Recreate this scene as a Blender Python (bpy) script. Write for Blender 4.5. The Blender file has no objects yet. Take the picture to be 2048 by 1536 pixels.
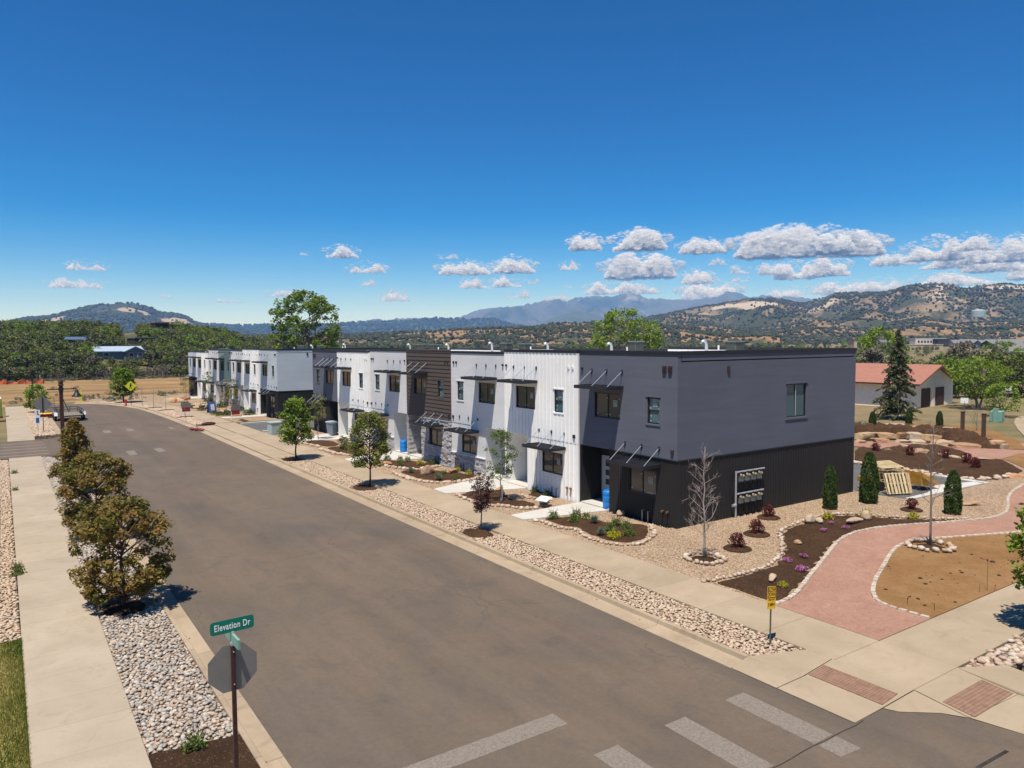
import bpy, math, random
import numpy as np
from mathutils import Vector, Matrix, noise as mnoise
from mathutils.geometry import delaunay_2d_cdt

rnd = random.Random(11)
nrs = np.random.RandomState(5)
SC = bpy.context.scene
COL = SC.collection

# ------------------------------------------------------------------ camera, sky, sun, exposure
cam_data = bpy.data.cameras.new('camera')
cam_data.sensor_width = 36.0
cam_data.lens = 36.0 * 1490.0 / 2048.0
cam_data.clip_start = 0.1
cam_data.clip_end = 90000.0
cam = bpy.data.objects.new('camera', cam_data)
COL.objects.link(cam)
cam.matrix_world = Matrix.Translation((0, 0, 8.0)) @ Matrix([[0.8249026, 0.0381762, -0.5639842], [-0.5652442, 0.0453133, -0.8236782], [-0.0058889, 0.9982431, 0.0589579]]).to_4x4()
SC.camera = cam

SUN_DIR = Vector((0.31, 0.21, -1.0)).normalized()          # the way the light travels
SUN_ELEV = math.asin(-SUN_DIR.z)
SUN_AZ = math.atan2(-SUN_DIR.x, -SUN_DIR.y)
world = bpy.data.worlds.new('World')
SC.world = world
world.use_nodes = True
wt = world.node_tree
for n in list(wt.nodes):
    wt.nodes.remove(n)
w_out = wt.nodes.new('ShaderNodeOutputWorld')
w_bg = wt.nodes.new('ShaderNodeBackground')
w_sky = wt.nodes.new('ShaderNodeTexSky')
w_sky.sky_type = 'NISHITA'
w_sky.sun_disc = False
w_sky.sun_elevation = SUN_ELEV
w_sky.sun_rotation = SUN_AZ
w_sky.altitude = 2000.0
w_sky.air_density = 1.0
w_sky.dust_density = 0.1
w_sky.ozone_density = 2.2
w_gam = wt.nodes.new('ShaderNodeGamma')
w_gam.inputs['Gamma'].default_value = 1.2
w_hsv = wt.nodes.new('ShaderNodeHueSaturation')
w_hsv.inputs['Saturation'].default_value = 1.5
w_bg.inputs['Strength'].default_value = 0.10
wt.links.new(w_sky.outputs[0], w_gam.inputs['Color'])
w_tint = wt.nodes.new('ShaderNodeMix'); w_tint.data_type = 'RGBA'; w_tint.blend_type = 'MULTIPLY'
w_tint.inputs[0].default_value = 1.0; w_tint.inputs[7].default_value = (0.56, 0.54, 0.61, 1.0)
wt.links.new(w_gam.outputs[0], w_hsv.inputs['Color'])
wt.links.new(w_hsv.outputs[0], w_tint.inputs[6])
wt.links.new(w_tint.outputs[2], w_bg.inputs['Color'])
wt.links.new(w_bg.outputs[0], w_out.inputs['Surface'])

sun_data = bpy.data.lights.new('sun', 'SUN')
sun_data.energy = 4.8
sun_data.angle = math.radians(0.53)
sun_data.color = (1.0, 0.95, 0.87)
sun = bpy.data.objects.new('sun', sun_data)
COL.objects.link(sun)
sun.rotation_euler = SUN_DIR.to_track_quat('-Z', 'Y').to_euler()

SC.view_settings.view_transform = 'Standard'
SC.view_settings.look = 'None'
SC.view_settings.gamma = 1.0
SC.view_settings.use_curve_mapping = False
SC.view_settings.exposure = 0.45
SC.cycles.max_bounces = 8
SC.cycles.diffuse_bounces = 6
SC.cycles.glossy_bounces = 3
SC.cycles.transparent_max_bounces = 64
SC.cycles.volume_bounces = 1
SC.cycles.use_denoising = True

# ------------------------------------------------------------------ helpers
def mesh_link(name, me, parent=None, loc=None):
    o = bpy.data.objects.new(name, me)
    COL.objects.link(o)
    if parent is not None:
        o.parent = parent
    if loc is not None:
        o.location = loc
    return o

class MB:
    """collects faces and links them as one mesh object"""
    def __init__(s):
        s.v = []; s.f = []; s.m = []; s.t = []
    def add(s, vs, fs, mat=0, tint=0.5):
        o = len(s.v)
        s.v.extend(tuple(p) for p in vs)
        for f in fs:
            s.f.append(tuple(i + o for i in f)); s.m.append(mat); s.t.append(tint)
        return s
    def box(s, x0, x1, y0, y1, z0, z1, mat=0, tint=0.5):
        return s.add([(x0,y0,z0),(x1,y0,z0),(x1,y1,z0),(x0,y1,z0),(x0,y0,z1),(x1,y0,z1),(x1,y1,z1),(x0,y1,z1)],
                     [(0,3,2,1),(4,5,6,7),(0,1,5,4),(1,2,6,5),(2,3,7,6),(3,0,4,7)], mat, tint)
    def obox(s, c, ax, ay, az, mat=0, tint=0.5):
        c, ax, ay, az = Vector(c), Vector(ax), Vector(ay), Vector(az)
        vs = [c + ax*i + ay*j + az*k for k in (-1,1) for (i,j) in ((-1,-1),(1,-1),(1,1),(-1,1))]
        return s.add(vs, [(0,3,2,1),(4,5,6,7),(0,1,5,4),(1,2,6,5),(2,3,7,6),(3,0,4,7)], mat, tint)
    def bar(s, a, b, w, h=None, mat=0, tint=0.5):
        a, b = Vector(a), Vector(b); h = w if h is None else h
        d = (b - a); L = d.length; d.normalize()
        up = Vector((0,0,1)) if abs(d.z) < 0.95 else Vector((1,0,0))
        x = d.cross(up).normalized(); y = x.cross(d)
        return s.obox((a+b)/2, d*L/2, x*w/2, y*h/2, mat, tint)
    def tube(s, pts, rad, n=8, mat=0, tint=0.5, cap=True):
        pts = [Vector(p) for p in pts]
        if not hasattr(rad, '__len__'): rad = [rad]*len(pts)
        vs = []; fs = []
        for i, p in enumerate(pts):
            d = (pts[min(i+1, len(pts)-1)] - pts[max(i-1, 0)]).normalized()
            up = Vector((0,0,1)) if abs(d.z) < 0.9 else Vector((1,0,0))
            x = d.cross(up).normalized(); y = x.cross(d)
            for k in range(n):
                a = 2*math.pi*k/n
                vs.append(p + x*math.cos(a)*rad[i] + y*math.sin(a)*rad[i])
        for i in range(len(pts)-1):
            for k in range(n):
                fs.append((i*n+k, i*n+(k+1)%n, (i+1)*n+(k+1)%n, (i+1)*n+k))
        if cap:
            fs.append(tuple(range(n-1, -1, -1))); fs.append(tuple((len(pts)-1)*n+k for k in range(n)))
        return s.add(vs, fs, mat, tint)
    def lathe(s, prof, n=16, c=(0,0,0), mat=0, tint=0.5):
        vs = []; fs = []
        for r, z in prof:
            for k in range(n):
                a = 2*math.pi*k/n
                vs.append((c[0]+r*math.cos(a), c[1]+r*math.sin(a), c[2]+z))
        for i in range(len(prof)-1):
            for k in range(n):
                fs.append((i*n+k, i*n+(k+1)%n, (i+1)*n+(k+1)%n, (i+1)*n+k))
        fs.append(tuple(range(n-1,-1,-1))); fs.append(tuple((len(prof)-1)*n+k for k in range(n)))
        return s.add(vs, fs, mat, tint)
    def prism(s, poly, z0, z1, mat=0, tint=0.5):
        n = len(poly)
        a = sum(poly[i][0]*poly[(i+1)%n][1]-poly[(i+1)%n][0]*poly[i][1] for i in range(n))
        if a < 0: poly = poly[::-1]
        vs = [(p[0],p[1],z0) for p in poly]+[(p[0],p[1],z1) for p in poly]
        fs = [tuple(range(n-1,-1,-1)), tuple(range(n,2*n))]+[(i,(i+1)%n,n+(i+1)%n,n+i) for i in range(n)]
        return s.add(vs, fs, mat, tint)
    def extr_y(s, poly, y0, y1, mat=0, tint=0.5):
        n = len(poly)
        vs = [(p[0],y0,p[1]) for p in poly]+[(p[0],y1,p[1]) for p in poly]
        fs = [tuple(range(n)), tuple(range(2*n-1,n-1,-1))]+[(i,n+i,n+(i+1)%n,(i+1)%n) for i in range(n)]
        return s.add(vs, fs, mat, tint)
    def build(s, name, mats, parent=None, loc=None, smooth=False, bevel=0.0):
        me = bpy.data.meshes.new(name)
        me.from_pydata(s.v, [], s.f)
        if not isinstance(mats, (list, tuple)): mats = [mats]
        for m in mats: me.materials.append(m)
        if len(mats) > 1: me.polygons.foreach_set('material_index', s.m)
        at = me.attributes.new('tint', 'FLOAT', 'FACE'); at.data.foreach_set('value', s.t)
        if smooth: me.polygons.foreach_set('use_smooth', [True]*len(s.f))
        me.update()
        o = mesh_link(name, me, parent, loc)
        if bevel:
            b = o.modifiers.new('bevel', 'BEVEL'); b.width = bevel; b.segments = 1; b.limit_method = 'ANGLE'
        return o

def np_mesh(name, V, F, mats, tint=None, smooth=False, midx=None):
    """fast mesh from arrays: V (n,3), F (m,k)"""
    V = np.ascontiguousarray(V, dtype=np.float32); F = np.ascontiguousarray(F, dtype=np.int32)
    me = bpy.data.meshes.new(name)
    k = F.shape[1]
    me.vertices.add(len(V)); me.vertices.foreach_set('co', V.ravel())
    me.loops.add(F.size); me.loops.foreach_set('vertex_index', F.ravel())
    me.polygons.add(len(F)); me.polygons.foreach_set('loop_start', np.arange(len(F), dtype=np.int32)*k)
    if not isinstance(mats, (list, tuple)): mats = [mats]
    for m in mats: me.materials.append(m)
    if midx is not None: me.polygons.foreach_set('material_index', np.asarray(midx, dtype=np.int32))
    if tint is not None:
        at = me.attributes.new('tint', 'FLOAT', 'FACE'); at.data.foreach_set('value', np.asarray(tint, dtype=np.float32))
    me.polygons.foreach_set('use_smooth', np.full(len(F), bool(smooth)))
    me.update(calc_edges=True)
    return me

def thing(name, label, cat, loc=(0,0,0), rotz=0.0, group=None):
    o = bpy.data.objects.new(name, None); COL.objects.link(o)
    o.empty_display_size = 0.2
    o.location = loc; o.rotation_euler = (0,0,rotz)
    o['label'] = label; o['category'] = cat
    if group: o['group'] = group
    return o
def tag(o, label, cat, group=None):
    o['label'] = label; o['category'] = cat
    if group: o['group'] = group
    return o
def kind(o, k):
    o['kind'] = k; return o
def copy_tree(o, parent=None):
    c = o.copy(); COL.objects.link(c)
    if parent is not None: c.parent = parent
    for ch in list(o.children): copy_tree(ch, c)
    return c
def place(o, loc, rotz=0.0, s=1.0, label=None, group=None):
    o.location = loc; o.rotation_euler = (0,0,rotz); o.scale = (s,s,s)
    if label: o['label'] = label
    if group: o['group'] = group
    return o

# ------------------------------------------------------------------ materials
class NT:
    def __init__(s, name):
        s.m = bpy.data.materials.new(name); s.m.use_nodes = True
        s.t = s.m.node_tree; s.t.nodes.clear()
        s.out = s.n('ShaderNodeOutputMaterial')
        s.tc = None
    def n(s, typ, **kw):
        nd = s.t.nodes.new(typ)
        for k, v in kw.items(): setattr(nd, k, v)
        return nd
    def l(s, a, b): s.t.links.new(a, b)
    def coord(s):
        if s.tc is None:
            s.tc = s.n('ShaderNodeNewGeometry').outputs['Position']
        return s.tc
    def mapping(s, scale):
        mp = s.n('ShaderNodeMapping'); s.l(s.coord(), mp.inputs[0]); mp.inputs['Scale'].default_value = scale
        return mp.outputs[0]
    def noise(s, scale, detail=4, rough=0.55, vec=None, dist=0.0):
        nd = s.n('ShaderNodeTexNoise'); s.l(vec if vec is not None else s.coord(), nd.inputs['Vector'])
        nd.inputs['Scale'].default_value = scale; nd.inputs['Detail'].default_value = detail
        nd.inputs['Roughness'].default_value = rough; nd.inputs['Distortion'].default_value = dist
        return nd.outputs['Fac']
    def voro(s, scale, out='Color', vec=None, feat='F1'):
        nd = s.n('ShaderNodeTexVoronoi'); nd.feature = feat
        s.l(vec if vec is not None else s.coord(), nd.inputs['Vector'])
        nd.inputs['Scale'].default_value = scale
        return nd.outputs[out]
    def ramp(s, fac, stops, interp='LINEAR'):
        nd = s.n('ShaderNodeValToRGB'); nd.color_ramp.interpolation = interp
        cr = nd.color_ramp
        while len(cr.elements) < len(stops): cr.elements.new(0.5)
        for e, (p, c) in zip(cr.elements, stops):
            e.position = p; e.color = (c, c, c, 1) if not hasattr(c, '__len__') else (*c, 1)
        s.l(fac, nd.inputs[0]); return nd.outputs[0]
    def mix(s, fac, a, b, mode='MIX'):
        nd = s.n('ShaderNodeMix'); nd.data_type = 'RGBA'; nd.blend_type = mode
        for inp, v in ((nd.inputs[0], fac), (nd.inputs[6], a), (nd.inputs[7], b)):
            if hasattr(v, 'is_linked'): s.l(v, inp)
            elif hasattr(v, '__len__'): inp.default_value = (*v, 1) if len(v) == 3 else v
            else: inp.default_value = v
        return nd.outputs[2]
    def math(s, op, a, b=None, clamp=False):
        nd = s.n('ShaderNodeMath'); nd.operation = op; nd.use_clamp = clamp
        for inp, v in ((nd.inputs[0], a), (nd.inputs[1], b)):
            if v is None: continue
            if hasattr(v, 'is_linked'): s.l(v, inp)
            else: inp.default_value = v
        return nd.outputs[0]
    def attr(s, name='tint'):
        nd = s.n('ShaderNodeAttribute'); nd.attribute_name = name; return nd.outputs['Fac']
    def sep(s):
        nd = s.n('ShaderNodeSeparateXYZ'); s.l(s.coord(), nd.inputs[0]); return nd.outputs
    def orand(s):
        return s.n('ShaderNodeObjectInfo').outputs['Random']
    def bsdf(s, col, rough=0.8, spec=0.3, metal=0.0, bump=None, bump_d=0.02, bump_s=0.5):
        b = s.n('ShaderNodeBsdfPrincipled')
        if hasattr(col, 'is_linked'): s.l(col, b.inputs['Base Color'])
        else: b.inputs['Base Color'].default_value = (*col, 1)
        if hasattr(rough, 'is_linked'): s.l(rough, b.inputs['Roughness'])
        else: b.inputs['Roughness'].default_value = rough
        b.inputs['Specular IOR Level'].default_value = spec
        b.inputs['Metallic'].default_value = metal
        if bump is not None:
            bp = s.n('ShaderNodeBump'); bp.inputs['Distance'].default_value = bump_d; bp.inputs['Strength'].default_value = bump_s
            s.l(bump, bp.inputs['Height']); s.l(bp.outputs[0], b.inputs['Normal'])
        s.l(b.outputs[0], s.out.inputs['Surface'])
        return s.m

def m_plain(name, c, rough=0.6, spec=0.3, metal=0.0, var=0.12, scale=3.0):
    t = NT(name)
    f = t.noise(scale, 5, 0.6)
    k = t.ramp(f, [(0.3, 1-var), (0.7, 1+var)])
    return t.bsdf(t.mix(1.0, c, k, 'MULTIPLY'), rough, spec, metal)

def m_leaf(name, cols, transl=0.35, rough=0.55):
    """leaf material: colour picked per leaf"""
    t = NT(name)
    n = len(cols)
    col = t.ramp(t.attr(), [(i/(max(1, n-1)), c) for i, c in enumerate(cols)])
    b = t.n('ShaderNodeBsdfPrincipled'); t.l(col, b.inputs['Base Color'])
    b.inputs['Roughness'].default_value = rough; b.inputs['Specular IOR Level'].default_value = 0.25
    tr = t.n('ShaderNodeBsdfTranslucent'); t.l(t.mix(1.0, col, (1.0, 1.0, 0.55), 'MULTIPLY'), tr.inputs['Color'])
    mx = t.n('ShaderNodeMixShader'); mx.inputs[0].default_value = transl
    t.l(b.outputs[0], mx.inputs[1]); t.l(tr.outputs[0], mx.inputs[2]); t.l(mx.outputs[0], t.out.inputs['Surface'])
    return t.m

M = {}
def mat_asphalt():
    t = NT('asphalt')
    big = t.noise(0.20, 5, 0.60, t.mapping((1, 0.6, 1)), 0.8)
    mid = t.noise(1.1, 7, 0.72, t.mapping((1.2, 0.7, 1)), 0.7)
    fine = t.noise(55, 3, 0.7); grit = t.noise(7.5, 6, 0.8)
    c = t.ramp(big, [(0.32, (0.100, 0.081, 0.063)), (0.50, (0.122, 0.093, 0.068)), (0.68, (0.138, 0.102, 0.072))])
    c = t.mix(t.ramp(mid, [(0.50, 0.0), (0.68, 0.42)]), c, (0.076, 0.067, 0.059))
    blot = t.noise(0.62, 5, 0.65, None, 0.5)
    c = t.mix(t.ramp(blot, [(0.57, 0.0), (0.72, 0.42)]), c, (0.062, 0.054, 0.048))
    red = t.ramp(t.noise(0.28, 5, 0.6, None, 0.6), [(0.54, 0.0), (0.70, 0.50)])
    c = t.mix(red, c, (0.160, 0.106, 0.078))
    c = t.mix(1.0, c, t.ramp(grit, [(0.25, 0.86), (0.75, 1.14)]), 'MULTIPLY')
    c = t.mix(1.0, c, t.ramp(fine, [(0.25, 0.70), (0.75, 1.30)]), 'MULTIPLY')
    lane = t.noise(0.9, 4, 0.6, t.mapping((1.0, 0.05, 1)), 0.2)
    c = t.mix(1.0, c, t.ramp(lane, [(0.35, 0.91), (0.65, 1.07)]), 'MULTIPLY')
    pale = t.ramp(t.noise(0.6, 6, 0.75, t.mapping((0.9, 0.5, 1)), 1.2), [(0.64, 0.0), (0.78, 0.28)])
    c = t.mix(pale, c, (0.19, 0.160, 0.128))
    wv = t.n('ShaderNodeVectorMath'); wv.operation = 'ADD'; t.l(t.coord(), wv.inputs[0])
    nz = t.n('ShaderNodeTexNoise'); t.l(t.coord(), nz.inputs['Vector']); nz.inputs['Scale'].default_value = 0.9; nz.inputs['Detail'].default_value = 6
    t.l(nz.outputs['Color'], wv.inputs[1])
    cr = t.voro(0.17, 'Distance', wv.outputs[0], 'DISTANCE_TO_EDGE')
    c = t.mix(t.math('MULTIPLY', t.ramp(cr, [(0.0, 0.5), (0.004, 0.0)]), t.ramp(t.noise(0.12, 2), [(0.45, 0.0), (0.6, 1.0)])), c, (0.035, 0.031, 0.028))
    spk = t.voro(2.6, 'Distance'); c = t.mix(t.ramp(spk, [(0.02, 0.8), (0.035, 0.0)]), c, (0.04, 0.035, 0.03))
    return t.bsdf(c, 0.85, 0.25, bump=fine, bump_d=0.006, bump_s=0.5)
def mat_asphalt_new():
    t = NT('asphalt_alley'); fine = t.noise(40, 3, 0.7)
    c = t.ramp(t.noise(0.6, 4), [(0.3, (0.085, 0.083, 0.082)), (0.7, (0.12, 0.116, 0.112))])
    c = t.mix(1.0, c, t.ramp(fine, [(0.25, 0.8), (0.75, 1.2)]), 'MULTIPLY')
    return t.bsdf(c, 0.85, 0.25, bump=fine, bump_d=0.005)
def mat_concrete(name, a, b, stain=(0.21, 0.16, 0.11), stain_amt=0.35, perslab=0.0):
    t = NT(name)
    big = t.noise(0.55, 5, 0.6, None, 0.5); fine = t.noise(38, 3, 0.7)
    c = t.ramp(big, [(0.32, a), (0.68, b)])
    c = t.mix(t.ramp(t.noise(1.9, 6, 0.7, None, 1.0), [(0.54, 0.0), (0.74, stain_amt)]), c, stain)
    c = t.mix(t.ramp(t.noise(0.8, 5, 0.7, t.mapping((0.6, 1.5, 1)), 1.6), [(0.60, 0.0), (0.72, stain_amt*.8)]), c, tuple(x*.62 for x in a))
    if perslab:
        c = t.mix(1.0, c, t.ramp(t.orand(), [(0, 1-perslab), (1, 1+perslab)]), 'MULTIPLY')
    c = t.mix(1.0, c, t.ramp(fine, [(0.2, 0.90), (0.8, 1.08)]), 'MULTIPLY')
    return t.bsdf(c, 0.88, 0.2, bump=fine, bump_d=0.004, bump_s=0.35)
def mat_gravel(name, cols, scale=22.0):
    t = NT(name)
    v = t.voro(scale, 'Color'); sp = t.n('ShaderNodeSeparateColor'); t.l(v, sp.inputs[0])
    d = t.voro(scale, 'Distance')
    c = t.ramp(sp.outputs[0], [(i/(len(cols)-1), x) for i, x in enumerate(cols)])
    c = t.mix(1.0, c, t.ramp(d, [(0.25, 1.0), (0.75, 0.52)]), 'MULTIPLY')
    c = t.mix(1.0, c, t.ramp(t.noise(0.5, 4), [(0.3, 0.88), (0.7, 1.1)]), 'MULTIPLY')
    return t.bsdf(c, 0.85, 0.25, bump=t.ramp(d, [(0.0, 1.0), (0.8, 0.0)]), bump_d=0.03, bump_s=0.9)
def mat_stone(name, cols, var_obj=True, scale=9.0):
    t = NT(name)
    f = t.attr() if not var_obj else t.orand()
    c = t.ramp(f, [(i/(len(cols)-1), x) for i, x in enumerate(cols)])
    nz = t.noise(scale, 6, 0.7)
    c = t.mix(1.0, c, t.ramp(nz, [(0.25, 0.72), (0.75, 1.22)]), 'MULTIPLY')
    return t.bsdf(c, 0.85, 0.25, bump=nz, bump_d=0.02, bump_s=0.6)
def mat_mulch():
    t = NT('bark_mulch')
    vec = t.mapping((1, 1, 1))
    nz = t.noise(26, 5, 0.75, None, 2.2); v = t.voro(34, 'Color'); sp = t.n('ShaderNodeSeparateColor'); t.l(v, sp.inputs[0])
    c = t.ramp(nz, [(0.28, (0.026, 0.014, 0.008)), (0.5, (0.072, 0.038, 0.020)), (0.72, (0.145, 0.080, 0.043))])
    c = t.mix(t.ramp(sp.outputs[1], [(0.90, 0.0), (0.96, 0.55)]), c, (0.24, 0.15, 0.08))
    c = t.mix(1.0, c, t.ramp(t.noise(0.9, 4), [(0.3, 0.75), (0.7, 1.2)]), 'MULTIPLY')
    return t.bsdf(c, 0.95, 0.1, bump=nz, bump_d=0.06, bump_s=1.0)
def mat_soil(name, a, b, c3):
    t = NT(name); fine = t.noise(16, 5, 0.75); med = t.noise(2.2, 6, 0.72, None, 0.8)
    c = t.ramp(t.noise(0.35, 5, 0.6, None, 0.6), [(0.3, a), (0.5, b), (0.7, c3)])
    c = t.mix(1.0, c, t.ramp(med, [(0.3, 0.84), (0.7, 1.12)]), 'MULTIPLY')
    c = t.mix(1.0, c, t.ramp(fine, [(0.25, 0.74), (0.75, 1.22)]), 'MULTIPLY')
    clod = t.voro(5.5, 'Distance'); pick = t.noise(1.2, 3)
    c = t.mix(t.math('MULTIPLY', t.ramp(clod, [(0.10, 0.7), (0.17, 0.0)]), t.ramp(pick, [(0.55, 0.0), (0.62, 1.0)])), c, tuple(x*.35 for x in a))
    return t.bsdf(c, 0.95, 0.1, bump=t.math('ADD', fine, med), bump_d=0.035, bump_s=0.7)
def mat_stucco(name, c, streak=0.10, rough=0.85):
    t = NT(name)
    st = t.noise(1.0, 6, 0.62, t.mapping((0.30, 0.30, 3.4)), 0.7)
    fine = t.noise(30, 3, 0.7); bl = t.noise(0.5, 4)
    k = t.ramp(st, [(0.3, 1-streak), (0.7, 1+streak)])
    col = t.mix(1.0, c, k, 'MULTIPLY')
    col = t.mix(1.0, col, t.ramp(bl, [(0.3, 0.95), (0.7, 1.05)]), 'MULTIPLY')
    return t.bsdf(col, rough, 0.2, bump=t.math('ADD', st, t.math('MULTIPLY', fine, 0.4)), bump_d=0.012, bump_s=0.5)
def mat_paint():
    t = NT('road_paint')
    w = t.noise(14, 8, 0.85, None, 0.4); w2 = t.noise(60, 3, 0.7)
    f = t.ramp(t.math('ADD', t.math('MULTIPLY', w, .8), t.math('MULTIPLY', w2, 0.6)), [(0.64, 0.0), (0.80, 0.92)])
    c = t.mix(f, (0.225, 0.192, 0.158), (0.115, 0.093, 0.075))
    return t.bsdf(c, 0.8, 0.25, bump=w2, bump_d=0.003)

M['asphalt'] = mat_asphalt(); M['asphalt_alley'] = mat_asphalt_new(); M['paint'] = mat_paint()
M['walk'] = mat_concrete('sidewalk_concrete', (0.3, 0.233, 0.156), (0.367, 0.289, 0.201), perslab=0.05)
M['walk_left'] = mat_concrete('sidewalk_concrete_pale', (0.32, 0.262, 0.19), (0.382, 0.316, 0.236), perslab=0.05)
M['kerb'] = mat_concrete('kerb_concrete', (0.295, 0.226, 0.152), (0.369, 0.287, 0.197), (0.164, 0.107, 0.0656), 0.5, 0.05)
M['newconc'] = mat_concrete('new_concrete', (0.44, 0.42, 0.38), (0.51, 0.49, 0.45), (0.40, 0.36, 0.3), 0.2)
M['gravel'] = mat_gravel('tan_gravel', [(0.225, 0.14, 0.0782), (0.388, 0.262, 0.155), (0.45, 0.317, 0.196), (0.525, 0.403, 0.276), (0.375, 0.22, 0.127)], 17)
M['rockbed'] = mat_gravel('rock_underlay', [(0.194, 0.137, 0.0875), (0.367, 0.254, 0.175), (0.518, 0.37, 0.263)], 12)
M['rock_tan'] = mat_stone('river_rock_tan', [(0.387, 0.262, 0.172), (0.473, 0.355, 0.24), (0.538, 0.428, 0.316), (0.387, 0.25, 0.172), (0.506, 0.408, 0.297), (0.43, 0.345, 0.268)], False)
M['rock_grey'] = mat_stone('river_rock_grey', [(0.41, 0.354, 0.288), (0.322, 0.289, 0.246), (0.488, 0.429, 0.356), (0.244, 0.228, 0.212), (0.41, 0.289, 0.195), (0.507, 0.447, 0.373)], False)
M['rock_grey1'] = mat_stone('river_rock_single', [(0.41, 0.354, 0.288), (0.322, 0.289, 0.246), (0.488, 0.429, 0.356), (0.244, 0.228, 0.212), (0.41, 0.289, 0.195), (0.507, 0.447, 0.373)], True)
M['edge_stone'] = mat_stone('edging_stone', [(0.46, 0.35, 0.25), (0.38, 0.29, 0.21), (0.54, 0.45, 0.35), (0.42, 0.28, 0.20), (0.50, 0.43, 0.36)], True)
M['boulder'] = mat_stone('sandstone_boulder', [(0.38, 0.235, 0.125), (0.44, 0.32, 0.21), (0.42, 0.20, 0.088), (0.29, 0.205, 0.135), (0.47, 0.37, 0.26)], True, 3.0)
M['mulch'] = mat_mulch()
M['path'] = mat_soil('red_crusher_fines', (0.296, 0.162, 0.115), (0.328, 0.186, 0.133), (0.352, 0.209, 0.156))
M['soil'] = mat_soil('bare_soil', (0.191, 0.101, 0.0384), (0.233, 0.128, 0.0528), (0.265, 0.154, 0.0704))

# ------------------------------------------------------------------ ground, road, kerbs, pavements
def chaikin(P, n=1, closed=True):
    for _ in range(n):
        Q = []
        m = len(P)
        for i in range(m if closed else m-1):
            a, b = P[i], P[(i+1) % m]
            Q.append((a[0]*.75+b[0]*.25, a[1]*.75+b[1]*.25)); Q.append((a[0]*.25+b[0]*.75, a[1]*.25+b[1]*.75))
        if not closed: Q = [P[0]] + Q + [P[-1]]
        P = Q
    return P
def resample(P, step, closed=False):
    pts = list(P) + ([P[0]] if closed else [])
    out = [pts[0]]; acc = 0.0
    for a, b in zip(pts[:-1], pts[1:]):
        L = math.hypot(b[0]-a[0], b[1]-a[1])
        if L < 1e-6: continue
        t = step-acc
        while t <= L:
            out.append((a[0]+(b[0]-a[0])*t/L, a[1]+(b[1]-a[1])*t/L)); t += step
        acc = L-(t-step)
    return out
def inside(p, poly):
    c = False; x, y = p; j = len(poly)-1
    for i in range(len(poly)):
        xi, yi = poly[i]; xj, yj = poly[j]
        if (yi > y) != (yj > y) and x < (xj-xi)*(y-yi)/(yj-yi)+xi: c = not c
        j = i
    return c
def rough_poly(P, amp, step=0.25):
    Q = resample(P, step, True)
    return [(x+amp*(mnoise.noise((x*2.3, y*2.3, 1.7))), y+amp*(mnoise.noise((x*2.3, y*2.3, 9.1)))) for x, y in Q]
def sheet(name, poly, z0, z1, mat, parent=None):
    o = MB().prism(poly, z0, z1).build(name, mat, parent)
    if parent is None: kind(o, 'structure')
    return o
def mound(name, poly, z0, h, mat, parent=None, grid=0.32):
    """a planting bed's soil: edge on the ground, an uneven raised top"""
    P = rough_poly(poly, 0.05, 0.22)
    def dist(p):
        return min(math.hypot(p[0]-q[0], p[1]-q[1]) for q in P)
    xs = [p[0] for p in P]; ys = [p[1] for p in P]; inn = []
    y = min(ys)
    while y < max(ys):
        x = min(xs)
        while x < max(xs):
            p = (x+rnd.uniform(-.1, .1)*grid, y+rnd.uniform(-.1, .1)*grid)
            if inside(p, P) and dist(p) > .12: inn.append(p)
            x += grid
        y += grid
    n = len(P)
    vs, es, fs = delaunay_2d_cdt([Vector(p) for p in P+inn], [(i, (i+1) % n) for i in range(n)], [], 1, 1e-4)[:3]
    out = []
    for v in vs:
        d = dist(v); out.append((v.x, v.y, z0-.05+min(1, d/.14)*(.05+h*(.6+.8*mnoise.noise((v.x*1.9, v.y*1.9, 3.3)))) ))
    mb = MB(); mb.add(out, fs)
    return mb.build(name, mat, parent)

# ground sheet to the horizon
def axis(core0, core1, far):
    pos = [0.0, 2.0, 5, 9, 15, 24, 36, 52, 75, 105, 150, 210, 300, 430, 620, 900, 1300, 1900, 2800, 4200, 6500, far]
    inner = list(np.linspace(core0, core1, 14))
    return sorted([core0-p for p in pos[1:]] + inner + [core1+p for p in pos[1:]])
gx = axis(-8.5, 45.0, 10700.0); gy = axis(-14.0, 113.0, 10700.0)
def ground_z(x, y):
    if -8.6 < x < 45.1 and -14.1 < y < 113.1: return -0.35
    d = max(-8.5-x, x-45, -14-y, y-113)
    return 0.08 + 0.25*min(1, d/60.0)*mnoise.noise((x*0.021, y*0.021, 0.3))
V = [(x, y, ground_z(x, y)) for y in gy for x in gx]
nx = len(gx)
F = [(j*nx+i, j*nx+i+1, (j+1)*nx+i+1, (j+1)*nx+i) for j in range(len(gy)-1) for i in range(nx-1)]
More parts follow.
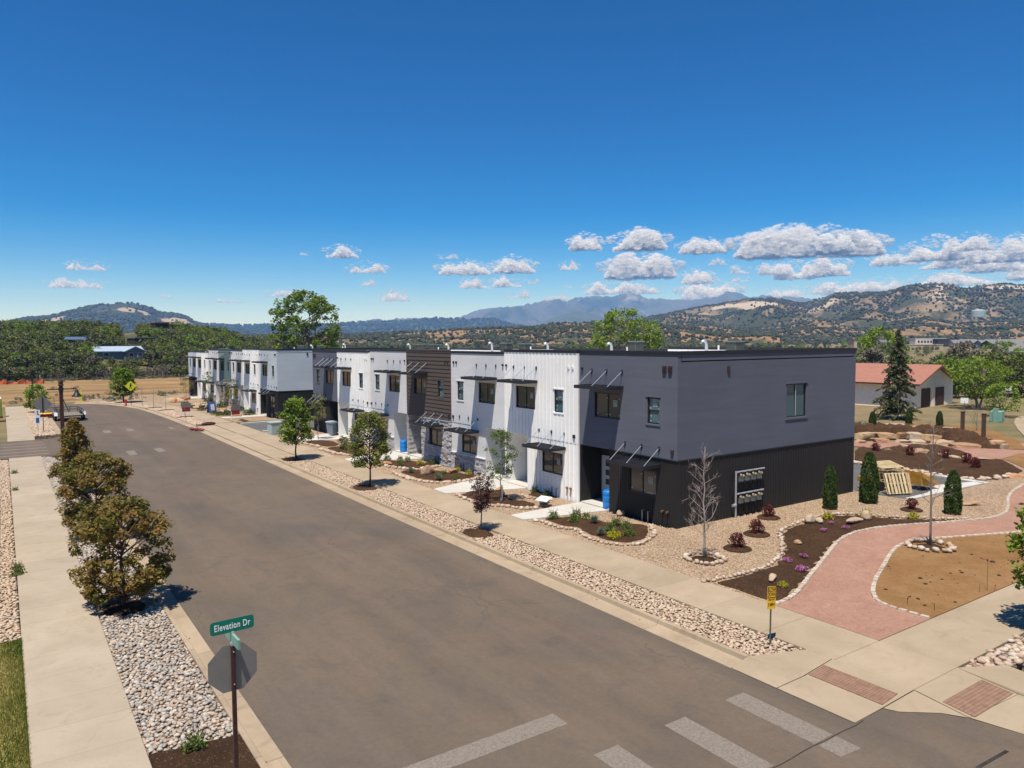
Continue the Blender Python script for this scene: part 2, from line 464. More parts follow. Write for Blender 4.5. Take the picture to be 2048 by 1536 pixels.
def mat_ground():
    t = NT('dry_ground')
    xyz = t.sep()
    n1 = t.noise(0.02, 6, 0.65, None, 0.8); n2 = t.noise(0.3, 6, 0.7); n3 = t.noise(0.004, 5, 0.6, None, 0.6); fine = t.noise(9, 4, 0.75)
    grass = t.ramp(n2, [(0.3, (0.135, 0.115, 0.058)), (0.5, (0.20, 0.155, 0.085)), (0.7, (0.255, 0.185, 0.105))])
    green = t.ramp(n2, [(0.3, (0.075, 0.085, 0.034)), (0.7, (0.135, 0.125, 0.055))])
    c = t.mix(t.ramp(n1, [(0.44, 0.0), (0.60, 0.85)]), grass, green)
    c = t.mix(t.ramp(n3, [(0.50, 0.0), (0.62, 0.7)]), c, (0.25, 0.17, 0.10))
    # cleared dirt field beyond the end of the street
    wob = t.math('MULTIPLY', t.math('SUBTRACT', t.noise(0.045, 5, 0.6), 0.5), 40.0)
    yy = t.math('ADD', xyz[1], wob)
    m = t.math('MULTIPLY', t.math('GREATER_THAN', yy, 113.0), t.math('LESS_THAN', yy, 186.0))
    m = t.math('MULTIPLY', m, t.math('LESS_THAN', t.math('ADD', xyz[0], wob), 62.0))
    dirt = t.ramp(t.noise(0.085, 8, 0.70, t.mapping((0.45, 1.6, 1)), 1.2), [(0.32, (0.13, 0.080, 0.040)), (0.44, (0.20, 0.125, 0.058)), (0.54, (0.275, 0.170, 0.078)), (0.66, (0.36, 0.245, 0.118))])
    dirt = t.mix(t.ramp(t.noise(0.16, 7, 0.75, None, .5), [(0.54, 0.0), (0.66, 0.7)]), dirt, (0.135, 0.125, 0.062))
    c = t.mix(m, c, dirt)
    c = t.mix(1.0, c, t.ramp(fine, [(0.25, 0.75), (0.75, 1.22)]), 'MULTIPLY')
    return t.bsdf(c, 0.95, 0.1, bump=fine, bump_d=0.05, bump_s=0.5)
M['ground'] = mat_ground()
kind(mesh_link('ground', np_mesh('ground', V, F, M['ground'])), 'structure')

KR = [(14.35, 8.4), (14.35, 40.0), (14.35, 62.0), (14.30, 75.0), (14.2, 79.5), (14.05, 85.2), (13.72, 93.5), (13.2, 99.6), (12.4, 103.8), (11.2, 107.9), (9.4, 111.2), (7.0, 112.6)]
road_poly = KR + [(5.0, 112.2), (4.25, 109.0), (4.2, 74.5), (3.2, 73.0), (1.5, 72.6), (-60, 72.6), (-60, 62.0), (2.0, 62.0), (3.6, 61.4), (4.2, 60.0), (4.2, -30), (80, -30), (80, 5.9),
    (24, 6.3), (18.5, 6.4), (17.2, 6.7), (16.7, 7.4), (16.2, 7.9), (15.5, 8.4), (14.6, 8.6)]
road = sheet('road', road_poly, -0.3, 0.0, M['asphalt'])

def bars(quads, name, z=0.004):
    for q in quads:
        MB().prism(q, z-0.003, z).build(name, M['paint'], road)
bars([[(4.45,11.82),(9.46,11.82),(9.46,12.34),(4.45,12.34)]], 'stop_line')
bars([[(x,8.42),(x+0.62,8.42),(x+0.62,10.62),(x,10.62)] for x in (5.3, 7.2, 9.13, 11.05, 12.95)] + [[(12.95,7.86),(13.55,7.80),(13.57,8.34),(12.97,8.34)]], 'crossing_bar')
bars([[(-0.35+0.35*0,63.0+i*1.85),(2.6,63.0+i*1.85),(2.6,63.42+i*1.85),(-0.35,63.42+i*1.85)] for i in range(5)], 'crossing_bar')
bars([[(7.27,60.99),(7.83,61.12),(7.79,58.68),(7.23,58.43)], [(9.15,61.12),(9.66,61.32),(9.72,59.29),(9.2,58.9)], [(5.28,59.05),(5.9,60.66),(5.93,58.3),(5.4,58.42)],
      [(7.28,76.55),(7.93,76.7),(7.83,74.34),(7.25,74.26)], [(9.23,76.93),(9.69,76.97),(9.75,74.68),(9.16,74.76)], [(12.69,75.95),(12.96,76.04),(12.95,74.02),(12.64,73.87)]], 'crossing_bar')
# the dark joint between the street and the cross street, and tar repairs
mb = MB()
xs_ = [9.0+0.35*i for i in range(17)]
P_ = [(x, 8.38+0.05*mnoise.noise((x*1.3, 0, 0))) for x in xs_]
for a, b in zip(P_[:-1], P_[1:]): mb.prism([(a[0],a[1]-.018),(b[0],b[1]-.018),(b[0],b[1]+.006),(a[0],a[1]+.006)], 0.002, 0.005)
mb.build('tar_joint', m_plain('tar', (0.040, 0.034, 0.030), 0.8, .2, 0, .5, 3), road)
mb = MB()
for (a, b) in ([(7.4,82.86),(9.86,83.05)], [(7.2,79.35),(7.89,79.41)], [(14.68,6.2),(15.77,6.14)]):
    mb.bar((a[0],a[1],0.004), (b[0],b[1],0.004), 0.07, 0.004)
mb.build('tar_repair', bpy.data.materials['tar'], road)

def kerb_run(name, P, side, gut, width=0.15, seg=3.0, parent=None):
    """kerb and gutter pan, cast in lengths of about 3 m; side=+1 puts the kerb right of the running direction"""
    Q = resample(P, 0.75); root = parent
    k = int(seg/0.75); i = 0
    while i < len(Q)-1:
        part = Q[i:i+k+1]; i += k
        if len(part) < 2: break
        prof = [(0, 0.006), (gut*0.9, -0.004), (gut, 0.03), (gut+0.03, 0.142), (gut+0.05, 0.15), (gut+width, 0.15), (gut+width, -0.25), (0, -0.25)]
        vs = []; np_ = len(prof)
        for j, p in enumerate(part):
            a = part[max(0, j-1)]; b = part[min(len(part)-1, j+1)]
            dx, dy = b[0]-a[0], b[1]-a[1]; L = math.hypot(dx, dy); nx_, ny_ = dy/L*side, -dx/L*side
            e = 0.006 if j in (0, len(part)-1) else 0
            sx = (dx/L*e if j == 0 else -dx/L*e); sy = (dy/L*e if j == 0 else -dy/L*e)
            for d, z in prof: vs.append((p[0]+nx_*d+sx, p[1]+ny_*d+sy, z))
        fs = []
        for j in range(len(part)-1):
            for m in range(np_): fs.append((j*np_+m, j*np_+(m+1)%np_, (j+1)*np_+(m+1)%np_, (j+1)*np_+m))
        fs.append(tuple(range(np_))); fs.append(tuple(range((len(part)-1)*np_+np_-1, (len(part)-1)*np_-1, -1)))
        MB().add(vs, fs).build('kerb_stone', M['kerb'], root)
def holder(name):
    o = bpy.data.objects.new(name, None); COL.objects.link(o); o['kind'] = 'structure'; return o
kerb = holder('kerb')
kerb_run('k', [(14.35, 11.6), (14.35, 50.6)], 1, 0.55, parent=kerb)
kerb_run('k', [(14.30, 74.5)] + KR[4:], 1, 0.55, parent=kerb)
kerb_run('k', [(4.2, 2.0), (4.2, 59.6)], -1, 0.38, 0.16, parent=kerb)
kerb_run('k', [(4.2, 75.0), (4.2, 110)], -1, 0.38, 0.16, parent=kerb)
kerb_run('k', [(80, 5.9), (24, 5.9), (19.4, 5.93)], 1, 0.3, parent=kerb)
# lowered kerb and gutter across the alley apron and the corner
mb = MB(); mb.box(14.352, 14.95, 50.7, 74.4, -0.25, 0.012); mb.build('gutter_pan', M['kerb'], kerb)

walk = holder('pavement')
slab_cache = {}
def slab(x0, x1, y0, y1, z0=-0.05, z1=0.15, mat=None, name='paving_slab', par=None):
    k = (round(x1-x0, 2), round(y1-y0, 2), z1, (mat or M['walk']).name, name)
    if k not in slab_cache:
        g, c = 0.006, 0.012; w, d = x1-x0, y1-y0
        vs = []
        for z, e in ((z0, g), (z1-c, g), (z1, g+c)):
            vs += [(e, e, z), (w-e, e, z), (w-e, d-e, z), (e, d-e, z)]
        fs = [(8,9,10,11)]
        for r in (0, 4):
            fs += [(r+i, r+(i+1)%4, r+4+(i+1)%4, r+4+i) for i in range(4)]
        me = bpy.data.meshes.new(name); me.from_pydata(vs, [], fs); me.materials.append(mat or M['walk']); slab_cache[k] = me
    return mesh_link(name, slab_cache[k], par or walk, (x0, y0, 0))
slab(16.53, 18.54, 8.33, 10.25)
y = 10.25
while y < 64.7:
    slab(16.53, 18.54, y, y+2.1); y += 2.1
yA = y
x = 18.54
while x < 46:
    slab(x, x+2.1, 8.33, 10.25); x += 2.1
for i in range(12): slab(0.15, 2.02, 60.9-1.4*(i+1), 60.9-1.4*i, mat=M['walk_left'])
for i in range(12, 42): slab(0.15, 2.02, 60.9-1.4*(i+1), 60.9-1.4*i, mat=M['walk_left'])
for i in range(26): slab(0.15, 2.02, 74.0+1.4*i, 75.4+1.4*i, mat=M['walk_left'])
# alley apron: pavement and drive crossing cast as big panels
for yy in (50.75, 54.65, 58.55, 62.45):
    slab(14.96, 16.53, yy, yy+3.9, z1=0.10)
for yy in (66.35, 70.3): slab(14.96, 16.53, yy, yy+3.95 if yy < 70 else 74.4, z1=0.06)
yy = yA
while yy < 74.3:
    slab(16.53, 18.54, yy, yy+2.1, z1=0.13); yy += 2.1
# the far pavement follows the curve
Q = resample([(14.25, yy)] + KR[4:], 2.1)
for a, b in zip(Q[:-1], Q[1:]):
    dx, dy = b[0]-a[0], b[1]-a[1]; L = math.hypot(dx, dy); n_ = (dy/L, -dx/L)
    q = [(p[0]+n_[0]*d+dx/L*e, p[1]+n_[1]*d+dy/L*e) for p, d, e in ((a,2.2,.006),(a,4.2,.006),(b,4.2,-.006),(b,2.2,-.006))]
    MB().prism(q, -0.05, 0.15).build('paving_slab', M['walk'], walk)
# corner ramps
mb = MB()
mb.add([(14.36,10.3,.008),(14.36,8.42,.008),(15.40,8.42,.02),(15.40,10.3,.02),(16.53,8.33,.146),(16.53,10.3,.146)], [(0,1,2,3),(3,2,4,5)])
mb.add([(14.36,10.32,.008),(14.36,11.58,.008),(14.92,11.58,.146),(15.35,10.32,.02),(16.53,10.32,.146),(14.92,11.62,.146),(16.52,11.0,.146)], [(0,3,2,1),(3,4,6,5)])
mb.add([(16.54,8.32,.146),(16.5,7.15,.02),(18.48,7.02,.02),(18.5,8.32,.146)], [(0,1,2,3)])
mb.add([(16.5,7.14,.02),(16.72,6.2,.008),(18.5,5.98,.008),(18.48,7.01,.02)], [(0,1,2,3)])
mb.add([(18.5,7.0,.02),(18.52,5.97,.008),(19.4,5.94,.1),(19.6,7.7,.15),(18.51,8.32,.146)], [(0,1,2,3,4)])
mb.add([(16.52,8.31,.14),(15.42,8.40,.018),(15.55,8.14,.012),(16.22,7.6,.012),(16.48,7.16,.02)], [(0,1,2,3,4)])
mb.box(19.42, 40, 6.36, 7.2, -0.1, 0.146)
mb.build('ramp', M['walk'], walk)
def tactile(label, x0, x1, y0, y1, za, zb, axis_):
    o = thing('tactile_paving', label, 'tactile paving', ((x0+x1)/2, (y0+y1)/2, 0), 0, 'tactile paving plates at the corner')
    mb = MB(); cx, cy = (x0+x1)/2, (y0+y1)/2
    zf = (lambda x, y: za+(zb-za)*((x-x0)/(x1-x0) if axis_ == 0 else (y-y0)/(y1-y0)))
    vs = [(x-cx, y-cy, zf(x, y)+.012) for x, y in ((x0,y0),(x1,y0),(x1,y1),(x0,y1))]
    vs += [(x-cx, y-cy, zf(x, y)-.03) for x, y in ((x0,y0),(x1,y0),(x1,y1),(x0,y1))]
    mb.add(vs, [(0,1,2,3),(0,4,5,1),(1,5,6,2),(2,6,7,3),(3,7,4,0)]); mb.build('plate', M['tactile'], o)
    mb = MB(); nxp, nyp = int((x1-x0)/.075), int((y1-y0)/.075)
    for i in range(nxp):
        for j in range(nyp):
            x = x0+(i+.5)*(x1-x0)/nxp; y = y0+(j+.5)*(y1-y0)/nyp; z = zf(x, y)+.012; r, r2, h = .022, .013, .009
            vs = [(x-cx+a*q, y-cy+b*q, z+c) for q, c in ((r,0),(r2,h)) for a, b in ((-1,-1),(1,-1),(1,1),(-1,1))]
            mb.add(vs, [(4,5,6,7),(0,1,5,4),(1,2,6,5),(2,3,7,6),(3,0,4,7)])
    kind(mb.build('dome', M['tactile_dome'], o), 'stuff')
M['tactile'] = m_plain('tactile_plate', (0.20, 0.115, 0.078), 0.8, 0.2, 0, 0.2, 6)
M['tactile_dome'] = m_plain('tactile_dome', (0.26, 0.165, 0.115), 0.8, 0.2, 0, 0.2, 6)
tactile('long brick red tactile plate in the ramp facing the street crossing', 15.5, 16.13, 8.47, 10.27, 0.033, 0.103, 0)
tactile('wide brick red tactile plate in the ramp nearer the cross street', 16.6, 18.42, 7.08, 7.74, 0.02, 0.084, 1)

# ------------------------------------------------------------------ yards, beds, path
yard_poly = [(18.545, 10.255), (60, 10.255), (60, 22), (44.2, 26.5), (43.3, 18.4), (36.2, 18.6), (35.9, 21.0), (36.2, 21.6), (22.6, 21.6), (22.6, 66.0), (18.56, 65.4)]
sheet('gravel_yard', yard_poly, -0.2, 0.135, M['gravel'])
sheet('gravel_yard', [(18.56, 74.6), (24, 74.6), (24, 122), (8, 122), (9.5, 113.5), (12.5, 112), (15.6, 108), (17.2, 100), (17.9, 92), (18.3, 84)], -0.2, 0.165, M['gravel'])
sheet('alley', [(18.56, 66.05), (60, 68.2), (60, 76), (18.56, 73.0)], -0.2, 0.12, M['asphalt_alley'])
sheet('alley', [(36.2, 18.8), (43.1, 18.75), (43.9, 26.0), (46, 70), (36.2, 70)], -0.2, 0.125, M['asphalt_alley'])
mb = MB(); mb.prism([(36.1, 18.55), (43.3, 18.35), (43.3, 18.8), (40.6, 19.6), (38.3, 18.85), (36.1, 18.82)], -0.1, 0.2)
mb.prism([(43.15, 18.3), (43.6, 18.25), (44.6, 26), (49, 60), (48.3, 60), (43.9, 26)], -0.1, 0.2)
mb.prism([(18.6, 73.0), (60, 76), (60, 76.35), (18.6, 73.35)], -0.1, 0.22); mb.prism([(18.6, 66.02), (20.3, 66.1), (21.6, 66.3), (21.6, 65.95), (20.2, 65.75), (18.6, 65.6)], -0.1, 0.19)
kind(mb.build('kerb', M['newconc']), 'structure')

path_l = [(18.61,13.44),(19.29,13.47),(20.07,13.71),(21.88,14.49),(23.64,15.18),(25.79,16.11),(27.27,16.58),(28.37,16.71),(29.59,16.62),(30.75,16.26),(32.15,15.68),(33.97,14.95),(35.25,14.58),(36.62,14.64),(38.16,15.14),(39.96,15.93),(42.12,16.59),(44.76,17.06),(50.48,17.88)]
path_r = [(21.18,10.3),(21.08,10.95),(21.2,11.81),(21.8,12.3),(22.99,12.92),(24.47,13.49),(26.76,14.41),(28.12,14.74),(29.31,14.57),(30.7,14.06),(33.02,13.07),(33.76,12.81),(35.63,12.11)]
path_l = [(18.545, path_l[0][1])] + path_l[1:]
path_r = [(path_r[0][0], 10.255)] + path_r[1:]
PL = chaikin(path_l, 2, False); PR = chaikin(path_r, 2, False)
sheet('garden_path', [(18.545, 10.255)] + PL + [(62, 24), (62, 15)] + PR[::-1], -0.2, 0.152, M['path'])
sheet('bare_soil', PR + [(60, 14), (60, 10.26)], -0.2, 0.158, M['soil'])
bedM_in = [(18.43,16.02),(19.74,15.83),(20.57,15.85),(21.44,15.88),(22.53,16.23),(23.53,16.73),(24.42,17.4),(25.31,18.18),(25.99,18.6),(27.13,18.89),(28.87,19.17),(30.19,19.12),(31.31,18.31),(31.74,17.27),(32.8,16.33),(34.1,15.01)]
bed_main_poly = [(18.6, bedM_in[0][1])] + chaikin(bedM_in[1:], 2, False) + [p for p in PL[::-1] if p[0] < bedM_in[-1][0]]

stone_meshes = []
def make_stones():
    ico_v, ico_f = ico_data(1)
    for k in range(7):
        r = np.random.RandomState(40+k)
        v = ico_v*np.array([1.0, r.uniform(.62, .9), r.uniform(.45, .65)])
        v = v*(1+0.22*r.standard_normal((len(v), 1)).clip(-1, 1))
        stone_meshes.append(np_mesh('edging_stone', v*0.5, ico_f, M['edge_stone'], smooth=False))
def ico_data(sub=0):
    p = (1+5**.5)/2
    v = [(-1,p,0),(1,p,0),(-1,-p,0),(1,-p,0),(0,-1,p),(0,1,p),(0,-1,-p),(0,1,-p),(p,0,-1),(p,0,1),(-p,0,-1),(-p,0,1)]
    v = [Vector(x).normalized() for x in v]
    f = [(0,11,5),(0,5,1),(0,1,7),(0,7,10),(0,10,11),(1,5,9),(5,11,4),(11,10,2),(10,7,6),(7,1,8),(3,9,4),(3,4,2),(3,2,6),(3,6,8),(3,8,9),(4,9,5),(2,4,11),(6,2,10),(8,6,7),(9,8,1)]
    for _ in range(sub):
        cache = {}; nf = []
        def mid(a, b):
            k = (min(a, b), max(a, b))
            if k not in cache: v.append(((v[a]+v[b])/2).normalized()); cache[k] = len(v)-1
            return cache[k]
        for a, b, c in f:
            x, y, z = mid(a, b), mid(b, c), mid(c, a); nf += [(a,x,z),(b,y,x),(c,z,y),(x,y,z)]
        f = nf
    return np.array([tuple(x) for x in v]), np.array(f)
ico0, ico0f = ico_data(0)
def small_stone_meshes():
    for k in range(7):
        r = np.random.RandomState(40+k)
        v = ico0*np.array([1.0, r.uniform(.65, .95), r.uniform(.5, .7)])
        v = v*(1+0.16*r.standard_normal((len(v), 1)).clip(-1.2, 1.2))
        stone_meshes.append(np_mesh('edging_stone', v*0.5, ico0f, M['edge_stone'], smooth=True))
small_stone_meshes()
def stone_row(P, parent, size=0.24, closed=False, z=0.2, jit=0.05, skip=0.0, name='edging_stone'):
    for (x, y) in resample(P, size*0.92, closed):
        if rnd.random() < skip: continue
        o = mesh_link(name, rnd.choice(stone_meshes), parent, (x+rnd.uniform(-jit, jit), y+rnd.uniform(-jit, jit), z+rnd.uniform(0, .03)))
        s = size*rnd.uniform(.75, 1.3); o.scale = (s, s, s*rnd.uniform(.8, 1.1)); o.rotation_euler = (rnd.uniform(-.3, .3), rnd.uniform(-.3, .3), rnd.uniform(0, 6.28))
beds = []
def bed(poly, z=0.145, h=0.05, edge=None, size=0.24, closed=False, smooth=2, skip=0.0):
    P = chaikin(poly, smooth) if smooth else poly
    r = holder('planting_bed')
    mound('mulch', P, z, h, M['mulch'], r); beds.append(P)
    if edge is not None: stone_row(edge, r, size, closed, z+0.03, skip=skip)
    return r
b1 = [(19.18,26.01),(19.81,26.12),(20.49,25.77),(20.98,25),(21.29,24.22),(21.48,23.41),(22.06,23.12),(22.57,22.62),(21.45,21.32),(20.73,20.91),(20.09,20.71),(19.56,20.83),(19.25,21.53),(19.16,22.15),(19.23,22.91),(19.48,23.45),(19.52,24.05),(19.14,24.57),(19.26,25.41)]
bed(b1, edge=[(18.92,25.79),(18.92,25.12),(18.91,24.36),(19.18,23.79),(19.25,23.25),(18.88,22.58),(18.88,21.91),(18.95,21.27),(19.22,20.81),(19.56,20.56),(20.02,20.44),(20.63,20.76),(21.41,21.11),(22.24,22.21)], size=0.23)
bed([(19.07,32.68),(19.63,33.04),(21.36,32.89),(21.64,32.2),(21.27,31.38),(20.64,30.36),(20.76,29.85),(21.13,28.89),(20.93,28.23),(20.19,28),(19.78,28.61),(19.64,29.23),(18.97,29.92),(18.86,31.09),(18.87,31.94)],
    edge=[(18.87,32.68),(18.71,31.77),(18.63,30.71),(18.71,29.59),(19.19,28.98),(19.45,28.54),(19.73,27.91),(20.26,27.7),(20.92,27.98)], size=0.27)
bed([(21.71,30.61),(22.5,31.1),(23.16,30.47),(22.96,29.55),(22.45,29.05),(21.66,29.62)], edge=[(21.49,30.47),(21.32,29.73),(21.51,29.17),(22.09,28.75)], size=0.24)
bed([(19.37,40.61),(20.51,41.06),(20.86,39.94),(21.56,39.85),(21.76,38.65),(22.23,38.3),(22.42,37.15),(22.97,36.95),(21.75,35.73),(20.74,35.74),(19.86,36.39),(19.25,37.56),(19.21,38.72)],
    edge=[(19.01,40.26),(18.82,39.2),(18.82,38.06),(18.97,37.03),(19.21,36.32),(19.78,35.91),(20.43,35.43),(21.18,35.42),(21.89,35.63),(22.9,36.41)], size=0.33)
bed([(19.93,45.61),(21.17,44.79),(22.37,42.81),(22.96,41.52),(21.93,40.67),(20.87,40.71),(20.15,41.67),(19.9,42.84)],
    edge=[(19.32,44.44),(19.56,43.56),(19.67,42.34),(19.94,41.25),(20.66,40.3),(21.3,40.26),(22.59,40.86)], size=0.34)
bed([(19.21,56.87),(19.81,57.48),(20.96,57.34),(21.27,56.03),(21.25,54.64),(20.9,53.56),(20.07,52.89),(19.37,54.05),(19.14,55.54)], edge=[(18.93,56.38),(18.98,55.32),(19.13,54.23),(19.24,53.19)], size=0.4)
bed([(19.38,52.77),(20.07,52.89),(20.95,53.19),(21.53,51.79),(20.66,48.84),(19.43,48.91),(19.21,50.64)], edge=[(18.89,52.21),(18.91,51.3),(18.91,49.86),(19.1,48.88),(19.35,48.28),(19.94,47.98)], size=0.4)
bed([(19.3,77.51),(20.2,78.01),(20.4,75.51),(19.41,73.94),(18.94,74.95)])
bed([(18.79,85.98),(20.15,89.26),(21.09,90.06),(21.31,87.61),(20.79,82.39),(19.67,81.94),(18.83,82.59)])
bed([(18.75,98.53),(19.7,99.57),(20.59,98.86),(20.09,94.89),(18.94,92.54),(18.33,93.81)])
bed_main = bed(bed_main_poly, z=0.145, h=0.04, edge=chaikin(bedM_in, 1, False), size=0.20, smooth=0, skip=0.05)
# white stone edging on both sides of the red path
pe = holder('path_edging')
def edging(P, size):
    Q = resample(P, size)
    for a, b in zip(Q[:-1], Q[1:]):
        d = Vector((b[0]-a[0], b[1]-a[1], 0)); L = d.length; d.normalize(); n_ = Vector((-d.y, d.x, 0))
        c = Vector((a[0], a[1], 0.155))+d*L/2
        k = rnd.uniform(.42, .5)
        vs = []
        for (h, e) in ((-.06, 1.0), (.035+rnd.uniform(0, .02), .82)):
            for (i, j) in ((-1,-1),(1,-1),(1,1),(-1,1)):
                vs.append(c + d*(i*L*k*e*rnd.uniform(.92, 1.04)) + n_*(j*.075*e*rnd.uniform(.8, 1.2)) + Vector((0, 0, h)))
        MB().add(vs, [(4,5,6,7),(0,1,5,4),(1,2,6,5),(2,3,7,6),(3,0,4,7)]).build('edging_block', M['edge_white'], pe)
M['edge_white'] = mat_stone('white_edging', [(0.44, 0.37, 0.29), (0.50, 0.43, 0.35), (0.40, 0.31, 0.24)], True)
edging([p for p in PL if p[0] < 50], 0.26); edging([p for p in PR if p[0] < 36], 0.30)
# concrete walks to the porches
wl = holder('front_walk')
def walk_poly(P, nm='walk_slab'): MB().prism(P, -0.05, 0.17).build(nm, M['newconc'], wl)
def porch(yw0, yw1, yp0, yp1, xk=21.0):
    walk_poly([(18.545, yw0), (xk-.01, yw0+(yp0-yw0)*.6), (xk-.01, yw1+(yp1-yw1)*.6), (18.545, yw1)])
    walk_poly([(xk+.01, yw0+(yp0-yw0)*.6), (22.79, yp0), (22.79, yp1), (xk+.01, yw1+(yp1-yw1)*.6)])

# the terraced garden beyond the paved yard
far_mulch = [(50.93,30.3),(50.7,28.88),(51.04,27.6),(51.97,26.91),(51.34,25.43),(50.89,24.39),(50.82,23.55),(50.93,22.82),(51.21,22.19),(52.43,21.71),(52.52,21.01),(50.02,19.31),(49.57,18.92),(48.94,18.68),(47.34,18.48),(45.36,18.32),(43.87,19.41),(43.99,20.45),(44.07,22.79),(44.34,24.06),(43.97,24.91),(43.94,26.12)]
bed([p for p in far_mulch], z=0.15, h=0.12, smooth=1)
stone_row([(43.94,26.12),(43.97,24.91),(44.2,23.98),(43.93,22.71),(43.71,21.15),(43.85,20.38),(43.74,19.35),(44.99,18.59),(47.34,18.48)], beds and holder('rock_edge'), .42, False, .2, .12)
PF = [(52.74,31.79),(53.84,31.08),(55.26,29.9),(55.88,27.7),(56.2,26.36),(56.76,24.62),(58.43,22.35),(59.28,21.37),(58.27,21),(56.71,21.68),(56.15,21.86),(52.69,21.52),(51.32,22.23),(51.11,22.9),(53.29,23.52),(54.76,24.83),(55.86,26.61),(53.79,28.16),(52.36,28.69),(51.22,28.49),(50.93,30.3),(51.05,30.76)]
sheet('garden_path', PF, -0.1, 0.16, M['path'])
bed([(52.28,28.65),(54,28.83),(54.47,28.21),(55.66,27.59),(55.82,26.54),(55.16,25.3),(54.06,24.13),(53.4,23.67),(51.4,23.56),(51.07,24.48),(51.42,25.47),(52.16,26.77),(51.52,27.5)], z=.15, h=.15, smooth=1)
bed([(61.07,36.84),(64.2,33.28),(65.71,30.25),(62.84,27.27),(60.02,25.17),(57.96,23.21),(56.76,24.62),(56.65,26.57),(62.1,29.81),(60.77,32.9),(58.02,34.99)], z=.15, h=.55, smooth=1)
sheet('bare_soil', [(60.84,36.23),(63.4,37.11),(66.47,36.48),(69.41,36),(70.21,32.33),(71.39,31.02),(68.56,28.46),(62.98,24.1),(60.28,21.73),(58.18,23.3),(60.12,25.21),(62.94,27.32),(65.83,30.3),(64.32,33.35)], -0.1, 0.14, M['soil'])
sheet('bare_soil', [(52.67,21.49),(56.07,21.83),(56.62,21.65),(58.05,20.92),(51.22,18.43),(50.38,19.24),(52.59,21.04)], -0.1, 0.165, M['soil'])

# dropped ends of the left pavement at the side street
def drop(y0, y1):
    mb = MB(); lo, hi = .012, .15
    mb.add([(.15,y0,-.2),(2.02,y0,-.2),(2.02,y1,-.2),(.15,y1,-.2),(.15,y0,hi),(2.02,y0,hi),(2.02,y1,lo),(.15,y1,lo)], [(0,3,2,1),(4,5,6,7),(0,1,5,4),(1,2,6,5),(2,3,7,6),(3,0,4,7)] if y1 > y0 else [(0,1,2,3),(7,6,5,4),(4,5,1,0),(5,6,2,1),(6,7,3,2),(7,4,0,3)])
    mb.build('ramp', M['walk_left'], walk)
drop(60.91, 61.95); drop(73.99, 72.65)
for y0, lb in ((61.15, 'thin red tactile strip at the near side of the left crossing'), (73.1, 'thin red tactile strip at the far side of the left crossing')):
    zz = .15-(y0-60.91)/1.04*.138+.0 if y0 < 65 else .15-(73.99-y0)/1.34*.138
    o = MB().box(.3, 1.87, y0, y0+.35, zz-.06, zz+.006).build('tactile_paving', M['tactile']); tag(o, lb, 'tactile paving')

# ------------------------------------------------------------------ the two rows of townhouses
porch(26.25, 27.29, 25.43, 27.57); porch(33.2, 34.5, 31.8, 35.95); porch(45.7, 46.9, 44.0, 48.3); porch(57.8, 59.2, 56.5, 60.9)
porch(79.6, 80.7, 79.2, 81.2); porch(86.9, 88.2, 85.4, 89.7); porch(98.6, 100.0, 97.3, 101.5); porch(110.9, 112.2, 109.7, 114.0)

M['blue'] = mat_stucco('slate_blue_stucco', (0.115, 0.123, 0.151), 0.065)
M['white'] = mat_stucco('white_metal_siding', (0.85, 0.835, 0.80), 0.02, 0.55)
M['ltgrey'] = mat_stucco('light_grey_stucco', (0.63, 0.62, 0.61), 0.035)
M['palegreen'] = mat_stucco('pale_grey_green_stucco', (0.47, 0.51, 0.53), 0.05)
M['black'] = mat_stucco('black_ribbed_siding', (0.028, 0.026, 0.025), 0.06, 0.5)
M['brown'] = m_plain('brown_siding', (0.088, 0.065, 0.052), 0.6, 0.25, 0, 0.10, 6)
M['sage'] = m_plain('sage_green_siding', (0.115, 0.165, 0.155), 0.6, 0.25, 0, 0.08, 6)
M['trim'] = m_plain('black_trim', (0.018, 0.017, 0.019), 0.45, 0.35, 0, 0.08)
M['awning'] = m_plain('black_steel', (0.022, 0.021, 0.026), 0.5, 0.35, 0, 0.10)
M['roofwhite'] = m_plain('white_membrane', (0.74, 0.73, 0.72), 0.6, 0.2, 0, 0.05)
M['steel'] = m_plain('galvanised_steel', (0.50, 0.51, 0.53), 0.42, 0.5, 0.6, 0.08, 20)
M['frame'] = m_plain('black_window_frame', (0.016, 0.015, 0.016), 0.4, 0.4, 0, 0.05)
M['sash'] = m_plain('pale_sash', (0.5, 0.5, 0.5), 0.5, 0.3, 0, 0.05)
def mat_glass(name, c):
    t = NT(name)
    f = t.noise(0.7, 2, 0.5)
    col = t.mix(f, c, tuple(x*1.9 for x in c))
    col = t.mix(t.ramp(t.orand(), [(0.55, 0.0), (0.90, 0.5)]), col, (0.15, 0.125, 0.10) if c[0] > c[2] else (0.10, 0.15, 0.16))
    return t.bsdf(col, 0.04, 0.7)
M['glass'] = mat_glass('window_glass', (0.040, 0.035, 0.031))
M['glass_teal'] = mat_glass('window_glass_film', (0.045, 0.085, 0.10))
M['sticker'] = m_plain('sticker_paper', (0.42, 0.44, 0.42), 0.7, 0.2, 0, 0.15, 8)
M['print'] = m_plain('sticker_print', (0.16, 0.19, 0.19), 0.7, 0.2, 0, 0.15, 8)
M['doorpaint'] = m_plain('pale_grey_door', (0.42, 0.42, 0.42), 0.5, 0.3, 0, 0.04)
M['brass'] = m_plain('brass', (0.42, 0.29, 0.17), 0.35, 0.5, 0.8, 0.1)
M['brasscap'] = m_plain('pale_brass', (0.55, 0.45, 0.31), 0.4, 0.5, 0.3, 0.1)
M['copper'] = m_plain('copper_pipe', (0.33, 0.16, 0.11), 0.5, 0.4, 0.4, 0.1)
